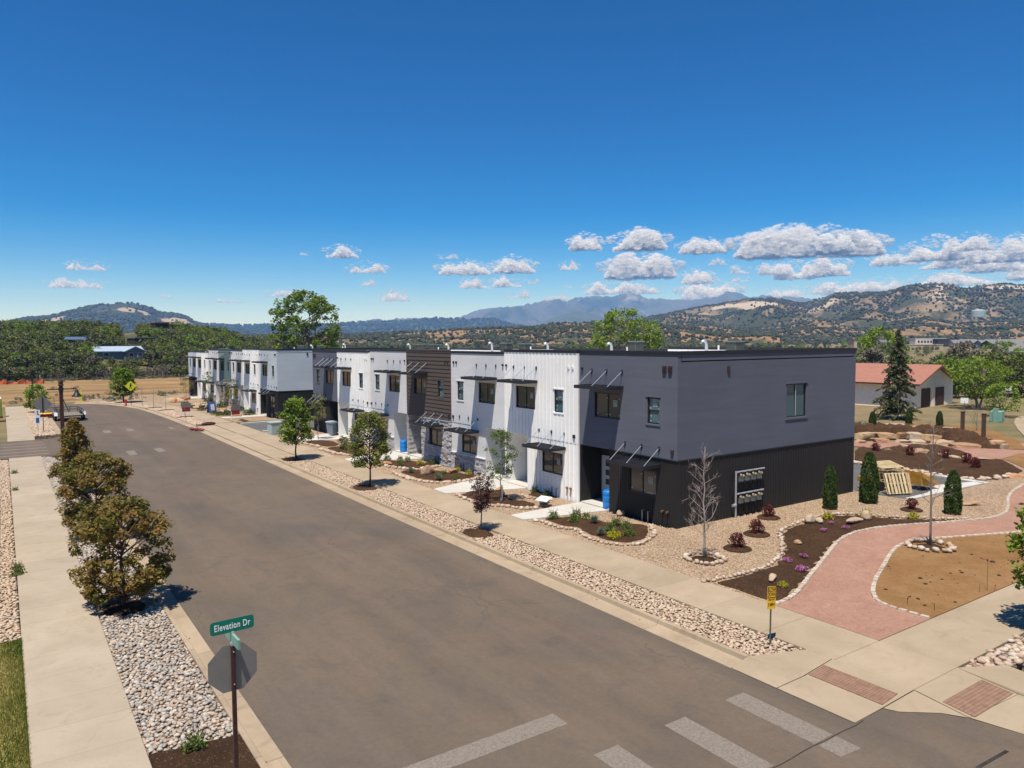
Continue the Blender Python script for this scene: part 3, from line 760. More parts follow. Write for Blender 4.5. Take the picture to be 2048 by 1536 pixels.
M['ventbrown'] = m_plain('brown_vent', (0.055, 0.028, 0.028), 0.6, 0.3, 0, 0.1)
M['ledge'] = mat_stone('grey_ledge_stone', [(0.40, 0.385, 0.38), (0.52, 0.50, 0.49), (0.30, 0.29, 0.30), (0.58, 0.55, 0.52), (0.45, 0.42, 0.39)], True, 7)
M['ledge_t'] = mat_stone('grey_ledge_stone_joined', [(0.40, 0.385, 0.38), (0.52, 0.50, 0.49), (0.30, 0.29, 0.30), (0.58, 0.55, 0.52), (0.45, 0.42, 0.39)], False, 7)
M['ledge_tan'] = mat_stone('tan_ledge_stone_joined', [(0.40, 0.34, 0.27), (0.52, 0.46, 0.38), (0.24, 0.19, 0.14), (0.58, 0.52, 0.44), (0.33, 0.27, 0.21)], False, 7)
M['mortar'] = m_plain('mortar', (0.17, 0.16, 0.15), 0.9, 0.1, 0, 0.2, 9)

X0 = 22.81; ZG = 0.2
def wall_holes(mb, x0, x1, y0, y1, z0, z1, holes, mat=0):
    ys = sorted({y0, y1, *[h[0] for h in holes], *[h[1] for h in holes]}); ys = [y for y in ys if y0 <= y <= y1]
    for a, b in zip(ys[:-1], ys[1:]):
        cut = sorted([(h[2], h[3]) for h in holes if h[0] < (a+b)/2 < h[1]])
        z = z0
        for c0, c1 in cut:
            if c0 > z: mb.box(x0, x1, a, b, z, min(c0, z1), mat)
            z = max(z, c1)
        if z < z1: mb.box(x0, x1, a, b, z, z1, mat)
def wall_holes_x(mb, y0, y1, x0, x1, z0, z1, holes, mat=0):
    xs = sorted({x0, x1, *[h[0] for h in holes], *[h[1] for h in holes]})
    for a, b in zip(xs[:-1], xs[1:]):
        cut = sorted([(h[2], h[3]) for h in holes if h[0] < (a+b)/2 < h[1]]); z = z0
        for c0, c1 in cut:
            if c0 > z: mb.box(a, b, y0, y1, z, c0, mat)
            z = c1
        if z < z1: mb.box(a, b, y0, y1, z, z1, mat)

def window(par, y0, y1, z0, z1, style, near, trim=None, glass='glass', stickers=0):
    f = 0.055; xa, xb = 0.045, 0.13
    mb = MB()
    mb.box(xa, xb, y0, y0+f, z0, z1); mb.box(xa, xb, y1-f, y1, z0, z1)
    mb.box(xa, xb, y0+f, y1-f, z0, z0+f); mb.box(xa, xb, y0+f, y1-f, z1-f, z1)
    ym, zm = (y0+y1)/2, (z0+z1)/2
    if style == 'slider': mb.box(xa+.012, xb, ym-.03, ym+.03, z0+f, z1-f)
    else: mb.box(xa+.012, xb, y0+f, y1-f, zm-.03, zm+.03)
    w = mb.build('window', M['frame'], par)
    if style == 'slider': rects = [(y0+f, ym-.03, z0+f, z1-f, .085), (ym+.03, y1-f, z0+f, z1-f, .10)]
    else: rects = [(y0+f, y1-f, z0+f, zm-.03, .10), (y0+f, y1-f, zm+.03, z1-f, .085)]
    for (a, b, c, d, x) in rects:
        MB().box(x, x+.02, a, b, c, d).build('pane', M[glass], w)
    if trim is not None:
        MB().box(-.035, .04, y0-.09, y1+.09, z1+.005, z1+.07).build('head_trim', trim, w); MB().box(-.035, .04, y0-.07, y1+.07, z0-.07, z0-.005).build('sill', trim, w)
    if stickers:
        for k, (a, b, c, d, x) in enumerate(rects):
            if k == (0 if style == 'slider' else 1):
                s = MB(); cy, cz = a+(b-a)*.45, c+(d-c)*.62
                s.box(x-.006, x-.001, cy-.13, cy+.13, cz-.16, cz+.14, 0)
                s.box(x-.009, x-.0065, cy-.10, cy+.09, cz-.04, cz+.11, 1); s.box(x-.009, x-.0065, cy-.1, cy+.1, cz-.13, cz-.09, 1)
                s.box(x-.012, x-.0095, cy-.05, cy+.03, cz-.02, cz+.06, 0)
                kind(s.build('sticker', [M['sticker'], M['print']], w), 'stuff')
            s = MB()
            for (p, q) in ((.08, .1), (.1, .82), (.88, .12), (.85, .55))[:3 if style == 'slider' else 4]:
                cy, cz = a+(b-a)*p, c+(d-c)*q; s.box(x-.006, x-.001, cy-.028, cy+.028, cz-.03, cz+.03)
            kind(s.build('sticker', M['sticker'], w), 'stuff')
    return w

def awning(par, y0, y1, z, ys, zm, proj=1.03):
    """flat black steel canopy hung from three rods"""
    mb = MB(); t = 0.15
    mb.box(-proj, -proj+.05, y0, y1, z-t, z); mb.box(-proj+.05, 0, y0, y0+.05, z-t, z); mb.box(-proj+.05, 0, y1-.05, y1, z-t, z)
    mb.box(-.05, 0, y0+.05, y1-.05, z-t, z)
    mb.box(-proj+.05, -.05, y0+.05, y1-.05, z-.055, z-.035)
    for i in range(1, 6):
        x = -proj+.05+(proj-.1)*i/6; mb.box(x-.012, x+.012, y0+.05, y1-.05, z-.034, z-.012)
    for y in ys[1:2]: mb.box(-proj+.05, -.05, y-.02, y+.02, z-.12, z-.01)
    a = mb.build('awning', M['awning'], par)
    for y in ys:
        MB().tube([(-.05, y, zm), (-proj+.12, y, z-.02)], .016, 6).build('strut', M['steel'], a)
        m = MB(); m.tube([(-.055, y, zm), (0, y, zm)], .055, 8); m.box(-.02, 0, y-.045, y+.045, zm-.09, zm+.09); m.build('bracket', M['awning'], a)
    return a

stone_boxes = []
def stone_box_meshes():
    for k in range(8):
        r = np.random.RandomState(90+k); j = lambda s=.08: r.uniform(-s, s)
        vs = [(-.5+j(), -.5+j(.04), -.5+j()), (.5+j(.0), -.5+j(.04), -.5+j()), (.5, .5+j(.04), -.5+j()), (-.5+j(), .5+j(.04), -.5+j()),
              (-.5+j(), -.5+j(.04), .5+j()), (.5, -.5+j(.04), .5+j()), (.5, .5+j(.04), .5+j()), (-.5+j(), .5+j(.04), .5+j())]
        me = bpy.data.meshes.new('stone'); me.from_pydata(vs, [], [(0,3,2,1),(4,5,6,7),(0,1,5,4),(1,2,6,5),(2,3,7,6),(3,0,4,7)])
        me.materials.append(M['ledge']); stone_boxes.append(me)
stone_box_meshes()
def stones(par, o, u, n, L, z0, z1, holes=(), single=True, rows=(.075, .15), wid=(.20, .55), mat='ledge_t'):
    """ledge stone facing: courses of uneven pieces on the wall through o along u, facing n"""
    o, u, n = Vector(o), Vector(u), Vector(n)
    z = z0; mb = MB()
    while z < z1-.03:
        h = min(rnd.uniform(*rows), z1-z)
        if z1-(z+h) < .06: h = z1-z
        a = 0.0
        while a < L-.02:
            b = min(L, a+rnd.uniform(*wid))
            if L-b < .12: b = L
            segs = [(a, b)]
            for (ha, hb, hc, hd) in holes:
                if hc < z+h*.6 and hd > z+h*.4:
                    ns = []
                    for (p, q) in segs:
                        if q <= ha or p >= hb: ns.append((p, q))
                        else:
                            if p < ha: ns.append((p, ha))
                            if q > hb: ns.append((hb, q))
                    segs = ns
            for (p, q) in segs:
                if q-p < .04: continue
                dep = rnd.uniform(.03, .095); g = .014
                c = o+u*((p+q)/2)+n*(dep/2)+Vector((0, 0, z+h/2))
                if single:
                    s = mesh_link('stone', rnd.choice(stone_boxes), par, c)
                    rot = Matrix((-n, u, Vector((0,0,1)))).transposed().to_4x4()
                    s.matrix_basis = Matrix.Translation(c) @ rot @ Matrix.Diagonal((dep, q-p-g, h-g, 1))
                else:
                    mb.obox(c, n*(dep/2), u*((q-p-g)/2), Vector((0,0,(h-g)/2)), 0, rnd.random())
            a = b
        z += h
    if not single and mb.v: kind(mb.build('ledge_stone', M[mat], par), 'stuff')

def unit(y0, w, typ, pal, top, label, detail=2, end=None, xo=0.0, far_end=False):
    """one townhouse; u runs from the end away from the porch recess"""
    t = thing('townhouse', label, 'townhouse', (X0+xo, y0, ZG), 0, pal['group'])
    m = lambda a, b: (a, b) if typ == 'L' else (w-b, w-a)      # u range -> local y range
    top -= ZG; zb = 2.78; dep = 12.9
    up, lo = M[pal['up']], M[pal['lo']]
    nar = (*m(*pal.get('nar', (1.02, 1.74))), 4.19, 5.33); wide = (*m(w-2.86, w-1.10), 4.19, 5.36); low = (*m(1.2, 2.9), 1.06, 2.15)
    rec = m(w-2.12, w); rd = 1.33
    st = pal.get('stone')                       # None, 'base' or 'full'
    # walls
    mb = MB(); wall_holes(mb, 0, .2, 0, w, zb, top-.152, [nar, wide])
    mb.box(.2, dep-.2, .16, w, zb, top-.45)
    for h in (nar, wide): pass
    mb.build('upper_wall', up, t)
    la, lb = m(0, w-2.12)
    mb = MB(); wall_holes(mb, .02, .2, la, lb, -.25, zb, [low]); mb.box(.2, dep-.2, la+(.16 if la < .01 else 0), lb, -.25, zb-.001)
    mb.box(rd, dep-.2, rec[0], rec[1], -.25, zb-.001)
    ye = rec[1]-.1 if typ == 'L' else rec[0]
    mb.box(.02, rd, ye, ye+.1, -.25, zb-.001)
    if end is None or not (typ == 'L'): pass
    lw = mb.build('lower_wall', lo, t)
    mb = MB(); mb.box(.0, rd-.01, rec[0]+(.0 if typ == 'L' else .1), rec[1]-(.1 if typ == 'L' else 0), -.2, .015); mb.build('porch_floor', M['newconc'], t)
    # back, roof, parapets
    MB().box(dep-.2, dep, 0, w, zb, top-.152).build('rear_wall', up, t); MB().box(dep-.2, dep, 0, w, -.25, zb-.001).build('rear_lower_wall', lo, t)
    mb = MB(); mb.box(.2, dep-.2, .0, w, top-.449, top-.40); mb.box(.2, .225, .0, w, top-.40, top-.1522); mb.box(dep-.225, dep-.2, 0, w, top-.40, top-.1522)
    if end is not None: mb.box(.225, dep-.225, .15, .175, top-.40, top-.1522)
    if far_end: mb.box(.225, dep-.225, w-.175, w-.15, top-.40, top-.1522)
    mb.build('roof', M['roofwhite'], t)
    mb = MB(); mb.box(-.03, .23, -.0 if end is None else -.03, w, top-.15, top); mb.build('parapet_cap', M['trim'], t); mb = MB(); mb.box(dep-.23, dep+.05, -.0 if end is None else -.03, w, top-.15, top)
    if end is not None: mb.box(.23, dep-.23, -.03, .18, top-.15, top)
    if far_end: mb.box(.23, dep-.23, w-.18, w+.05, top-.15, top); mb.box(.2, dep-.2, w-.15, w, top-.45, top-.152)
    mb.build('parapet_cap', M['trim'], t)
    mb = MB(); mb.box(.03, rd, rec[0], rec[1], zb-.02, zb-.002); mb.build('soffit', up, t)
    if end is not None:                         # the gable end towards -Y
        sw = pal['side_window']
        mb = MB(); wall_holes_x(mb, 0, .15, .2, dep-.2, zb, top-.152, [sw] if sw else []); mb.build('side_wall', up, t)
        if sw:
            wv = MB(); a, b, c, d = sw; f = .06; ya, yb = .04, .12
            wv.box(a, a+f, ya, yb, c, d); wv.box(b-f, b, ya, yb, c, d); wv.box(a+f, b-f, ya, yb, c, c+f); wv.box(a+f, b-f, ya, yb, d-f, d)
            xm = (a+b)/2-.02; wv.box(xm-.03, xm+.03, ya+.01, yb, c+f, d-f)
            wo = wv.build('window', M['frame'], t)
            for p, q in ((a+f, xm-.03), (xm+.03, b-f)): MB().box(p, q, .085, .105, c+f, d-f).build('pane', M['glass_teal'], wo)
            MB().box(xm-.028, xm-.004, .028, .046, c+f, d-f).build('sash', M['sash'], wo)
            MB().box(a-.1, b+.1, -.035, .035, d+.005, d+.08).build('head_trim', up, wo); MB().box(a-.1, b+.1, -.035, .035, c-.1, c-.005).build('sill', up, wo)
        mb = MB(); mb.box(.2, dep-.2, .02, .15, -.25, zb-.001); mb.build('side_lower_wall', lo, t)
        mb = MB(); x = .1
        while x < dep-.05: mb.box(x, x+.022, .004, .02, -.1, zb-.05); x += .19
        kind(mb.build('siding_rib', lo, t), 'stuff')
        mb = MB(); mb.box(-.012, dep, -.018, .0, zb-.05, zb+.005); mb.build('band_trim', M['trim'], t)
        mb = MB(); a = dep*.187; mb.box(3.05, 3.2, -.05, .0, 6.35, 6.62); mb.build('vent', M['ventbrown'], t)
    # facade treatment
    if pal['style'] == 'ribs':
        pitch = .305
        for (za, zc, holes, ya, yb, pn) in ((zb-.02, top-.16, [nar, wide], 0, w, 'upper'), (-.18, zb-.02, [low], la, lb, 'lower')):
            y = ya+.03; mb = MB()
            while y < yb-.03:
                hs = [(h[2]-.1, h[3]+.1) for h in holes if h[0]-.13 < y+.02 < h[1]+.1]; z = za
                for c0, c1 in sorted(hs):
                    mb.box(-.028, 0 if pn == 'upper' else .02, y, y+.05, z, c0); z = c1
                mb.box(-.028, 0 if pn == 'upper' else .02, y, y+.05, z, zc); y += pitch
            kind(mb.build('siding_rib', up, t), 'stuff')
    if pal['lo'] == 'black':
        y = la+.04; mb = MB()
        while y < lb-.02:
            if low[0]-.06 < y+.01 < low[1]+.06: mb.box(.004, .02, y, y+.022, -.2, low[2]-.06); mb.box(.004, .02, y, y+.022, low[3]+.06, zb-.03)
            else: mb.box(.004, .02, y, y+.022, -.2, zb-.03)
            y += .125
        if typ == 'L':
            x = .1
            while x < rd: mb.box(x, x+.022, rec[1]-.116, rec[1]-.1, -.2, zb-.03); x += .125
        kind(mb.build('siding_rib', lo, t), 'stuff')
    if pal['style'] == 'plank':
        z = zb; k = 0; hh = (top-.152-zb)/17.0
        while z < top-.1:
            segs = [(0.0, w)]
            for h in (nar, wide):
                if h[2]-.02 < z+hh*.5 < h[3]+.02:
                    ns = []
                    for p, q in segs:
                        if q <= h[0] or p >= h[1]: ns.append((p, q))
                        else:
                            if p < h[0]: ns.append((p, h[0]))
                            if q > h[1]: ns.append((h[1], q))
                    segs = ns
            for p, q in segs:
                MB().add([(-.008,p,z+hh-.012),(-.034,p,z+.006),(0,p,z+.006),(0,p,z+hh-.012),(-.008,q,z+hh-.012),(-.034,q,z+.006),(0,q,z+.006),(0,q,z+hh-.012)],
                         [(0,1,5,4),(1,2,6,5),(0,4,7,3),(0,3,2,1),(4,5,6,7)]).build('plank', up, t)
            z += hh
    if st:
        zt = zb-.05 if st == 'full' else .92
        sm = pal.get('stone_mat', 'ledge_t'); sg = detail >= 2
        stones(t, (.02, la, -.2), (0,1,0), (-1,0,0), lb-la, 0, zt+.2, [(low[0]-la-.03, low[1]-la+.03, low[2]+.17, low[3]+.23)], sg, mat=sm)
        if typ == 'L':
            stones(t, (rd, rec[1]-.1, 0.0), (-1,0,0), (0,-1,0), rd-.02, 0.02, zt, (), False, mat=sm)
        else:
            stones(t, (.02, lb, 0), (1,0,0), (0,-1,0), 0.01, 0, 0.01, (), False, mat=sm)
        if st == 'full':
            stones(t, (rd, rec[0], 0.02), (0,1,0), (-1,0,0), 1.0 if typ == 'L' else 2.0, 0, zt, (), False, mat=sm)
            stones(t, (.02, rec[1]-.1, 0), (0,1,0), (-1,0,0), .1, 0, zt, (), False, mat=sm, wid=(.3, .4))
            mb = MB(); mb.box(-.10, .0, -.0 if True else 0, w-2.1, zb-.06, zb+.0)
        mb = MB(); mb.box(-.085, .02, la, lb, zt, zt+.05); mb.build('stone_cap', M['ltgrey'] if pal['up'] != 'brown' else M['ledge'], t)
    elif pal['style'] != 'ribs':
        mb = MB(); mb.box(-.02, .0, la, lb, zb-.05, zb+.005); mb.build('band_trim', M['trim'], t)
    # windows, awnings, door, small fittings
    wt_ = up
    k = 1 if detail >= 2 else 0
    window(t, *nar, 'hung', k, wt_, 'glass_teal', k); window(t, *wide, 'slider', k, None, 'glass', k); window(t, *low, 'slider', k, None, 'glass', k)
    ya, yb = wide[0]-.22, wide[1]+.26; ym = (ya+yb)/2
    awning(t, ya, yb, 5.72, (ya+.09, ym, yb-.09), 6.35)
    ya, yb = low[0]-.28, low[1]+.3; ym = (ya+yb)/2
    awning(t, ya, yb, 2.53, (ya+.09, ym, yb-.09), 3.17)
    dy0, dy1 = m(w-1.17, w-.25)
    mb = MB(); mb.box(rd-.05, rd, dy0, dy1, .02, 2.1); mb.box(rd-.07, rd, dy0-.06, dy0, .02, 2.16); mb.box(rd-.07, rd, dy1, dy1+.06, .02, 2.16); mb.box(rd-.07, rd, dy0, dy1, 2.1, 2.16)
    d = mb.build('door', M[pal.get('door', 'doorpaint')], t)
    for i in range(4): MB().box(rd-.062, rd-.051, dy0+.25, dy1-.22, .3+.45*i, .58+.45*i).build('pane', M['glass'], d)
    MB().tube([(rd-.10, dy0+.1, .95), (rd-.10, dy0+.1, 1.25)], .015, 6).build('handle', M['steel'], d)
    for (uu, zz) in ((.30, 6.38), (.62, 6.38)):
        dk = pal['up'] in ('blue',); a, b = m(uu, uu+(.2 if dk else .12)); hv = .3 if dk else .15
        mb = MB(); mb.box(-.06, 0, a, b, zz, zz+hv)
        for i in range(4): mb.box(-.075, -.06, a+.02, b-.02, zz+hv*(.1+.22*i), zz+hv*(.2+.22*i))
        mb.build('vent', M['ventbrown'] if pal['up'] in ('blue', 'brown') else M[pal['up']] if pal['style'] == 'ribs' else M['trim'], t)
    a, b = m(w-.30, w-.20); mb = MB(); mb.box(-.08, 0, a, b, 6.37, 6.48); mb.build('vent', M['trim'], t)
    a, b = m(.18, .32); mb = MB(); mb.box(-.07, 0, a, b, 3.04, 3.20); mb.build('wall_light', M['ventbrown'] if pal['up'] == 'blue' else M['trim'], t)
    for uu in (.5, .78):
        a, b = m(uu, uu+.02); c = 'brass' if pal['lo'] == 'black' else 'copper'
        hb = MB().tube([(.0, a, .55), (-.09, a, .55)], .055, 8).build('hose_bib', M[c], t); MB().tube([(-.05, a, .50), (-.06, a, .15)], .022, 6).build('riser', M['trim'] if c == 'brass' else M[c], hb)
    a, b = m(1.55, 1.57)
    for q in (0, .35):
        mb = MB(); mb.tube([(-.12, a+q, -.1), (-.12, a+q, .40), (0, a+q, .40)], .02, 6); mb.build('pipe', M['trim'] if pal['lo'] != 'black' else M['steel'], t)
    return t

g1 = 'townhouses of the near row'; g2 = 'townhouses of the far row'
P_blue = dict(up='blue', lo='black', style='plain', group=g1, side_window=(7.27, 8.77, 4.10, 5.68), door='doorpaint')
P_white = dict(up='white', lo='white', style='ribs', group=g1, nar=(1.14, 1.86))
P_grey = dict(up='ltgrey', lo='ltgrey', style='plain', stone='base', group=g1, nar=(.74, 1.46))
P_brown = dict(up='brown', lo='mortar', style='plank', stone='full', group=g1, nar=(.95, 1.69))
ua = unit(21.3, 6.30, 'L', P_blue, 7.50, 'slate blue end townhouse on the street corner with black ribbed lower walls', 2, end=1)
ub = unit(27.6, 6.32, 'L', P_white, 7.50, 'white ribbed townhouse right next to the slate blue corner house', 2, xo=-.10)
uc = unit(33.92, 6.03, 'R', P_grey, 7.36, 'light grey townhouse with a stone base between the white corner neighbour and the brown one', 2)
ud = unit(39.95, 6.10, 'L', P_brown, 7.36, 'brown plank townhouse with a full ground storey of grey stone', 2)
P_grey1 = dict(P_grey, nar=(.95, 1.68))
ue = unit(46.05, 6.15, 'R', P_grey1, 7.40, 'light grey stone-based townhouse beyond the brown plank one, behind the second street tree', 1)
uf = unit(52.2, 6.4, 'L', P_white, 7.26, 'white ribbed townhouse near the alley, beside the slate blue one with bins in its porch', 1, xo=-.10)
P_blue2 = dict(P_blue, side_window=None)
ug = unit(58.6, 6.1, 'R', P_blue2, 7.26, 'slate blue townhouse at the alley end of the near row, grey bins in its porch', 1, far_end=True)
P_pg = dict(up='palegreen', lo='black', style='plain', group=g2, side_window=None)
P_w2 = dict(P_white, group=g2); P_g2 = dict(P_grey, group=g2, stone_mat='ledge_tan')
P_sage = dict(P_brown, up='sage', group=g2, stone_mat='ledge_tan')
unit(75.1, 6.2, 'L', P_pg, 7.26, 'pale grey-green townhouse with black lower walls facing the alley', 1, end=1)
unit(81.3, 6.3, 'L', P_w2, 7.26, 'white townhouse beside the pale grey-green one at the alley', 1, xo=-.10)
unit(87.6, 5.7, 'R', P_g2, 7.08, 'light grey townhouse on the near side of the sage green one', 1)
unit(93.3, 6.1, 'L', P_sage, 7.08, 'sage green plank townhouse in the middle of the far row', 1)
unit(99.4, 6.0, 'R', P_g2, 7.08, 'light grey townhouse on the far side of the sage green one', 1)
unit(105.4, 6.6, 'L', P_w2, 6.70, 'white townhouse last but one at the dirt field end of the far row', 1, xo=-.10)
unit(112.0, 6.1, 'R', dict(P_pg), 6.70, 'pale grey-green townhouse at the dirt field end of the far row', 1, far_end=True)

M['ac'] = m_plain('grey_condenser', (0.165, 0.185, 0.17), 0.5, 0.4, 0.2, 0.1)
# gas manifold on the corner house's end wall
gm = MB()
def gy_(x, z): return (x, -.14, z)
gm.tube([(3.55-.0, -.14, -.1), (3.55, -.14, 2.0)], .045, 8); gm.tube([gy_(3.55, 1.95), gy_(5.5, 1.95)], .04, 8); gm.tube([gy_(3.55, .98), gy_(5.45, .98)], .04, 8)
gm.tube([(3.55, -.14, .5), (3.35, -.14, .5)], .07, 8)
mani = gm.build('gas_manifold', M['steel'], ua)
for i in range(4):
    x = 3.85+.42*i
    for zz, hh in ((1.95, .75), (.98, .9)):
        mb = MB(); mb.tube([(x, -.16, zz), (x, -.16, zz-.16)], .05, 8); mb.tube([(x, -.16, zz-.16), (x, -.16, zz-hh)], .028, 6); mb.tube([(x+.16, -.12, zz-.05), (x+.16, -.12, zz-hh)], .02, 6)
        mb.tube([(x-.06, -.16, zz-.12), (x+.07, -.19, zz-.12)], .035, 8)
        mb.build('gas_valve', M['trim'], mani)
        mb = MB(); mb.box(x-.09, x+.12, -.22, -.08, zz-.42, zz-.20); mb.build('meter', M['ac'], mani)
        mb = MB(); mb.tube([(x-.06, -.20, zz-.13), (x-.06, -.25, zz-.13)], .058, 8); mb.tube([(x+.11, -.20, zz-.17), (x+.11, -.25, zz-.17)], .05, 8); mb.build('brass_cap', M['brasscap'], mani)

# plant on the roofs
M['ac_dark'] = m_plain('dark_grille', (0.05, 0.055, 0.052), 0.6, 0.3, 0, 0.1)
def ac_unit(x, y, z, label):
    o = thing('air_conditioner', label, 'air conditioner', (x, y, z), rnd.uniform(-.1, .1), 'roof condensers'); o.scale = (.86, .86, .86)
    mb = MB(); mb.box(-.42, .42, -.42, .42, 0, .08); mb.box(-.38, .38, -.38, .38, .08, .86); mb.box(-.44, .44, -.44, .44, .86, .92); mb.build('cabinet', M['ac'], o)
    mb = MB()
    for i in range(9):
        p = -.34+.085*i
        mb.box(p-.012, p+.03, -.405, -.385, .12, .82); mb.box(-.405, -.385, p-.012, p+.03, .12, .82)
    mb.build('louvre', M['ac_dark'], o)
    MB().lathe([(.34, .922), (.34, .95), (.30, .96)], 14).build('fan_grille', M['ac_dark'], o)
def gooseneck(x, y, z, label):
    o = thing('vent_pipe', label, 'vent pipe', (x, y, z), 0, 'roof vent pipes')
    mb = MB(); mb.tube([(0,0,0), (0,0,.62), (-.03,.03,.74), (-.12,.08,.80), (-.24,.13,.76), (-.28,.15,.66)], .085, 8)
    mb.lathe([(.16, 0), (.15, .04), (.09, .1)], 10); mb.build('pipe', M['steel'], o, smooth=True)
def stackpipe(x, y, z, label):
    o = MB().tube([(0,0,0), (0,0,.55)], .05, 8).build('plumbing_vent', M['roofwhite'], None, (x, y, z)); tag(o, label, 'plumbing vent', 'white roof stacks')
# (x on the roof, pixel-free: read off the plan) row, kind, label
roof_stuff = [('ac', 32.3, 26.1, 7.1, 'largest roof condenser, above the slate blue corner house'),
 ('goose', 32.3, 28.05, 7.1, 'bent steel vent left of the largest roof condenser'), ('stack', 32.3, 27.2, 7.1, 'white stack between the bent vent and the largest condenser'),
 ('ac', 32.3, 33.6, 7.1, 'roof condenser with a white stack, above the white corner neighbour'), ('goose', 31.9, 35.4, 6.96, 'bent steel vent just left of the condenser with a white stack'),
 ('stack', 32.3, 34.4, 6.96, 'white stack beside the condenser over the white corner neighbour'), ('goose', 32.3, 42.6, 6.96, 'bent steel vent alone right of two condensers over the brown house'),
 ('ac', 32.3, 45.4, 6.96, 'roof condenser right of a pair, with a white stack'), ('ac', 32.3, 47.9, 7.0, 'roof condenser left of a pair, with a dark side'),
 ('goose', 32.3, 49.96, 7.0, 'bent steel vent left of the pair of roof condensers'), ('stack', 32.3, 44.7, 6.96, 'white stack at the right end of the pair of condensers'),
 ('goose', 32.3, 56.97, 6.86, 'bent steel vent above the white house near the alley'), ('ac', 32.3, 59.5, 6.86, 'roof condenser with a white stack near the alley'), ('stack', 32.3, 58.8, 6.86, 'white stack by the roof condenser near the alley'),
 ('ac', 32.3, 62.4, 6.86, 'roof condenser at the alley end of the near row'), ('goose', 32.3, 64.4, 6.86, 'bent steel vent at the alley end of the near row'),
 ('stack', 30.3, 76.4, 6.86, 'white stack above the pale grey-green house by the alley'), ('goose', 31.3, 78.2, 6.86, 'bent steel vent above the pale grey-green house by the alley'), ('ac', 32.3, 80.2, 6.86, 'roof condenser above the pale grey-green house by the alley'),
 ('ac', 32.3, 88.6, 6.68, 'roof condenser nearer the alley on the far row'), ('goose', 32.3, 91.5, 6.68, 'bent steel vent between the two condensers of the far row'), ('ac', 32.3, 95.8, 6.68, 'roof condenser farther along the far row'), ('stack', 32.3, 98.6, 6.68, 'white stack on the far row')]
for k_, x, y, z, lb in roof_stuff:
    {'ac': ac_unit, 'goose': gooseneck, 'stack': stackpipe}[k_](x, y, z, lb)

# ------------------------------------------------------------------ river rock, lawn, plants
rock_t = []
for k in range(8):
    r = np.random.RandomState(200+k)
    v = ico0*np.array([1.0, r.uniform(.6, .9), r.uniform(.42, .62)])*0.5
    rock_t.append(v*(1+0.12*r.standard_normal((12, 1)).clip(-1.2, 1.2)))
def rocks_mesh(name, P, S, z, mat, smooth=True):
    n = len(P); V = np.zeros((n, 12, 3)); rs = np.random.RandomState(n)
    a = rs.uniform(0, 6.283, n); tx = rs.uniform(-.35, .35, n); kk = rs.randint(0, 8, n)
    for i in range(8):
        m = kk == i; V[m] = rock_t[i][None]
    ca, sa = np.cos(a)[:, None], np.sin(a)[:, None]
    V[:, :, 2] += V[:, :, 0]*tx[:, None]
    x = V[:, :, 0]*ca-V[:, :, 1]*sa; y = V[:, :, 0]*sa+V[:, :, 1]*ca
    V[:, :, 0] = x; V[:, :, 1] = y
    V *= S[:, None, None]
    V[:, :, 0] += P[:, 0:1]; V[:, :, 1] += P[:, 1:2]; V[:, :, 2] += z[:, None]
    F = (ico0f[None]+(np.arange(n)*12)[:, None, None]).reshape(-1, 3)
    return np_mesh(name, V.reshape(-1, 3), F, mat, np.repeat(rs.random_sample(n), 20), smooth)
def strew(poly, pitch, jit=0.45, holes=()):
    xs = [p[0] for p in poly]; ys = [p[1] for p in poly]; out = []
    y = min(ys); r = 0
    while y < max(ys):
        x = min(xs)+(pitch*.5 if r % 2 else 0)
        while x < max(xs):
            p = (x+rnd.uniform(-jit, jit)*pitch, y+rnd.uniform(-jit, jit)*pitch)
            if inside(p, poly) and not any((p[0]-h[0])**2+(p[1]-h[1])**2 < h[2]**2 for h in holes): out.append(p)
            x += pitch
        y += pitch*.86; r += 1
    return np.array(out)
def rock_verge(poly, pitch, size, mat, z=0.10, holes=(), singles=0, keep=None, name='rock_verge'):
    root = sheet(name, poly, -0.25, z-0.03, M['rockbed'])
    P = strew(poly, pitch, holes=holes)
    if keep is not None: P = P[[keep(p) for p in P]]
    rs = np.random.RandomState(len(P)); S = pitch*rs.uniform(size[0], size[1], len(P)); Z = np.full(len(P), z)+rs.uniform(-.012, .02, len(P))
    if singles:
        d = np.hypot(P[:, 0], P[:, 1])
        vis = d.copy(); o_ = np.argsort(vis)[:singles]
        ms = [rocks_mesh('river_stone', np.zeros((1, 2)), np.ones(1), np.zeros(1), M['rock_grey1']) for _ in range(1)]
        base = [np_mesh('river_stone', t_, ico0f, M['rock_grey1'] if mat == 'rock_grey' else M['edge_stone'], smooth=True) for t_ in rock_t]
        for i in o_:
            s = mesh_link('river_stone', rnd.choice(base), root, (P[i, 0], P[i, 1], Z[i]))
            s.scale = (S[i],)*3; s.rotation_euler = (rnd.uniform(-.3, .3), rnd.uniform(-.3, .3), rnd.uniform(0, 6.28))
        m = np.ones(len(P), bool); m[o_] = False; P, S, Z = P[m], S[m], Z[m]
    if len(P):
        kind(mesh_link('river_stones', rocks_mesh('river_stones', P, S, Z, M[mat]), root), 'stuff')
    return root
street_trees = [(15.97, 48.8), (16.22, 37.36), (16.16, 25.9)]
discs = [(15.85, 49.3, .95), (15.95, 37.3, .92), (15.9, 25.7, .85)]
rock_verge([(15.06, 11.62), (16.52, 11.05), (16.52, 50.6), (15.06, 50.6)], .098, (.75, 1.55), 'rock_tan', holes=discs)
rock_verge([(2.03, 15.35), (3.66, 15.1), (3.66, 59.5), (2.03, 60.8)], .098, (.75, 1.6), 'rock_grey', holes=[(2.75, 24.6, .8), (2.9, 36.3, .8)], singles=300)
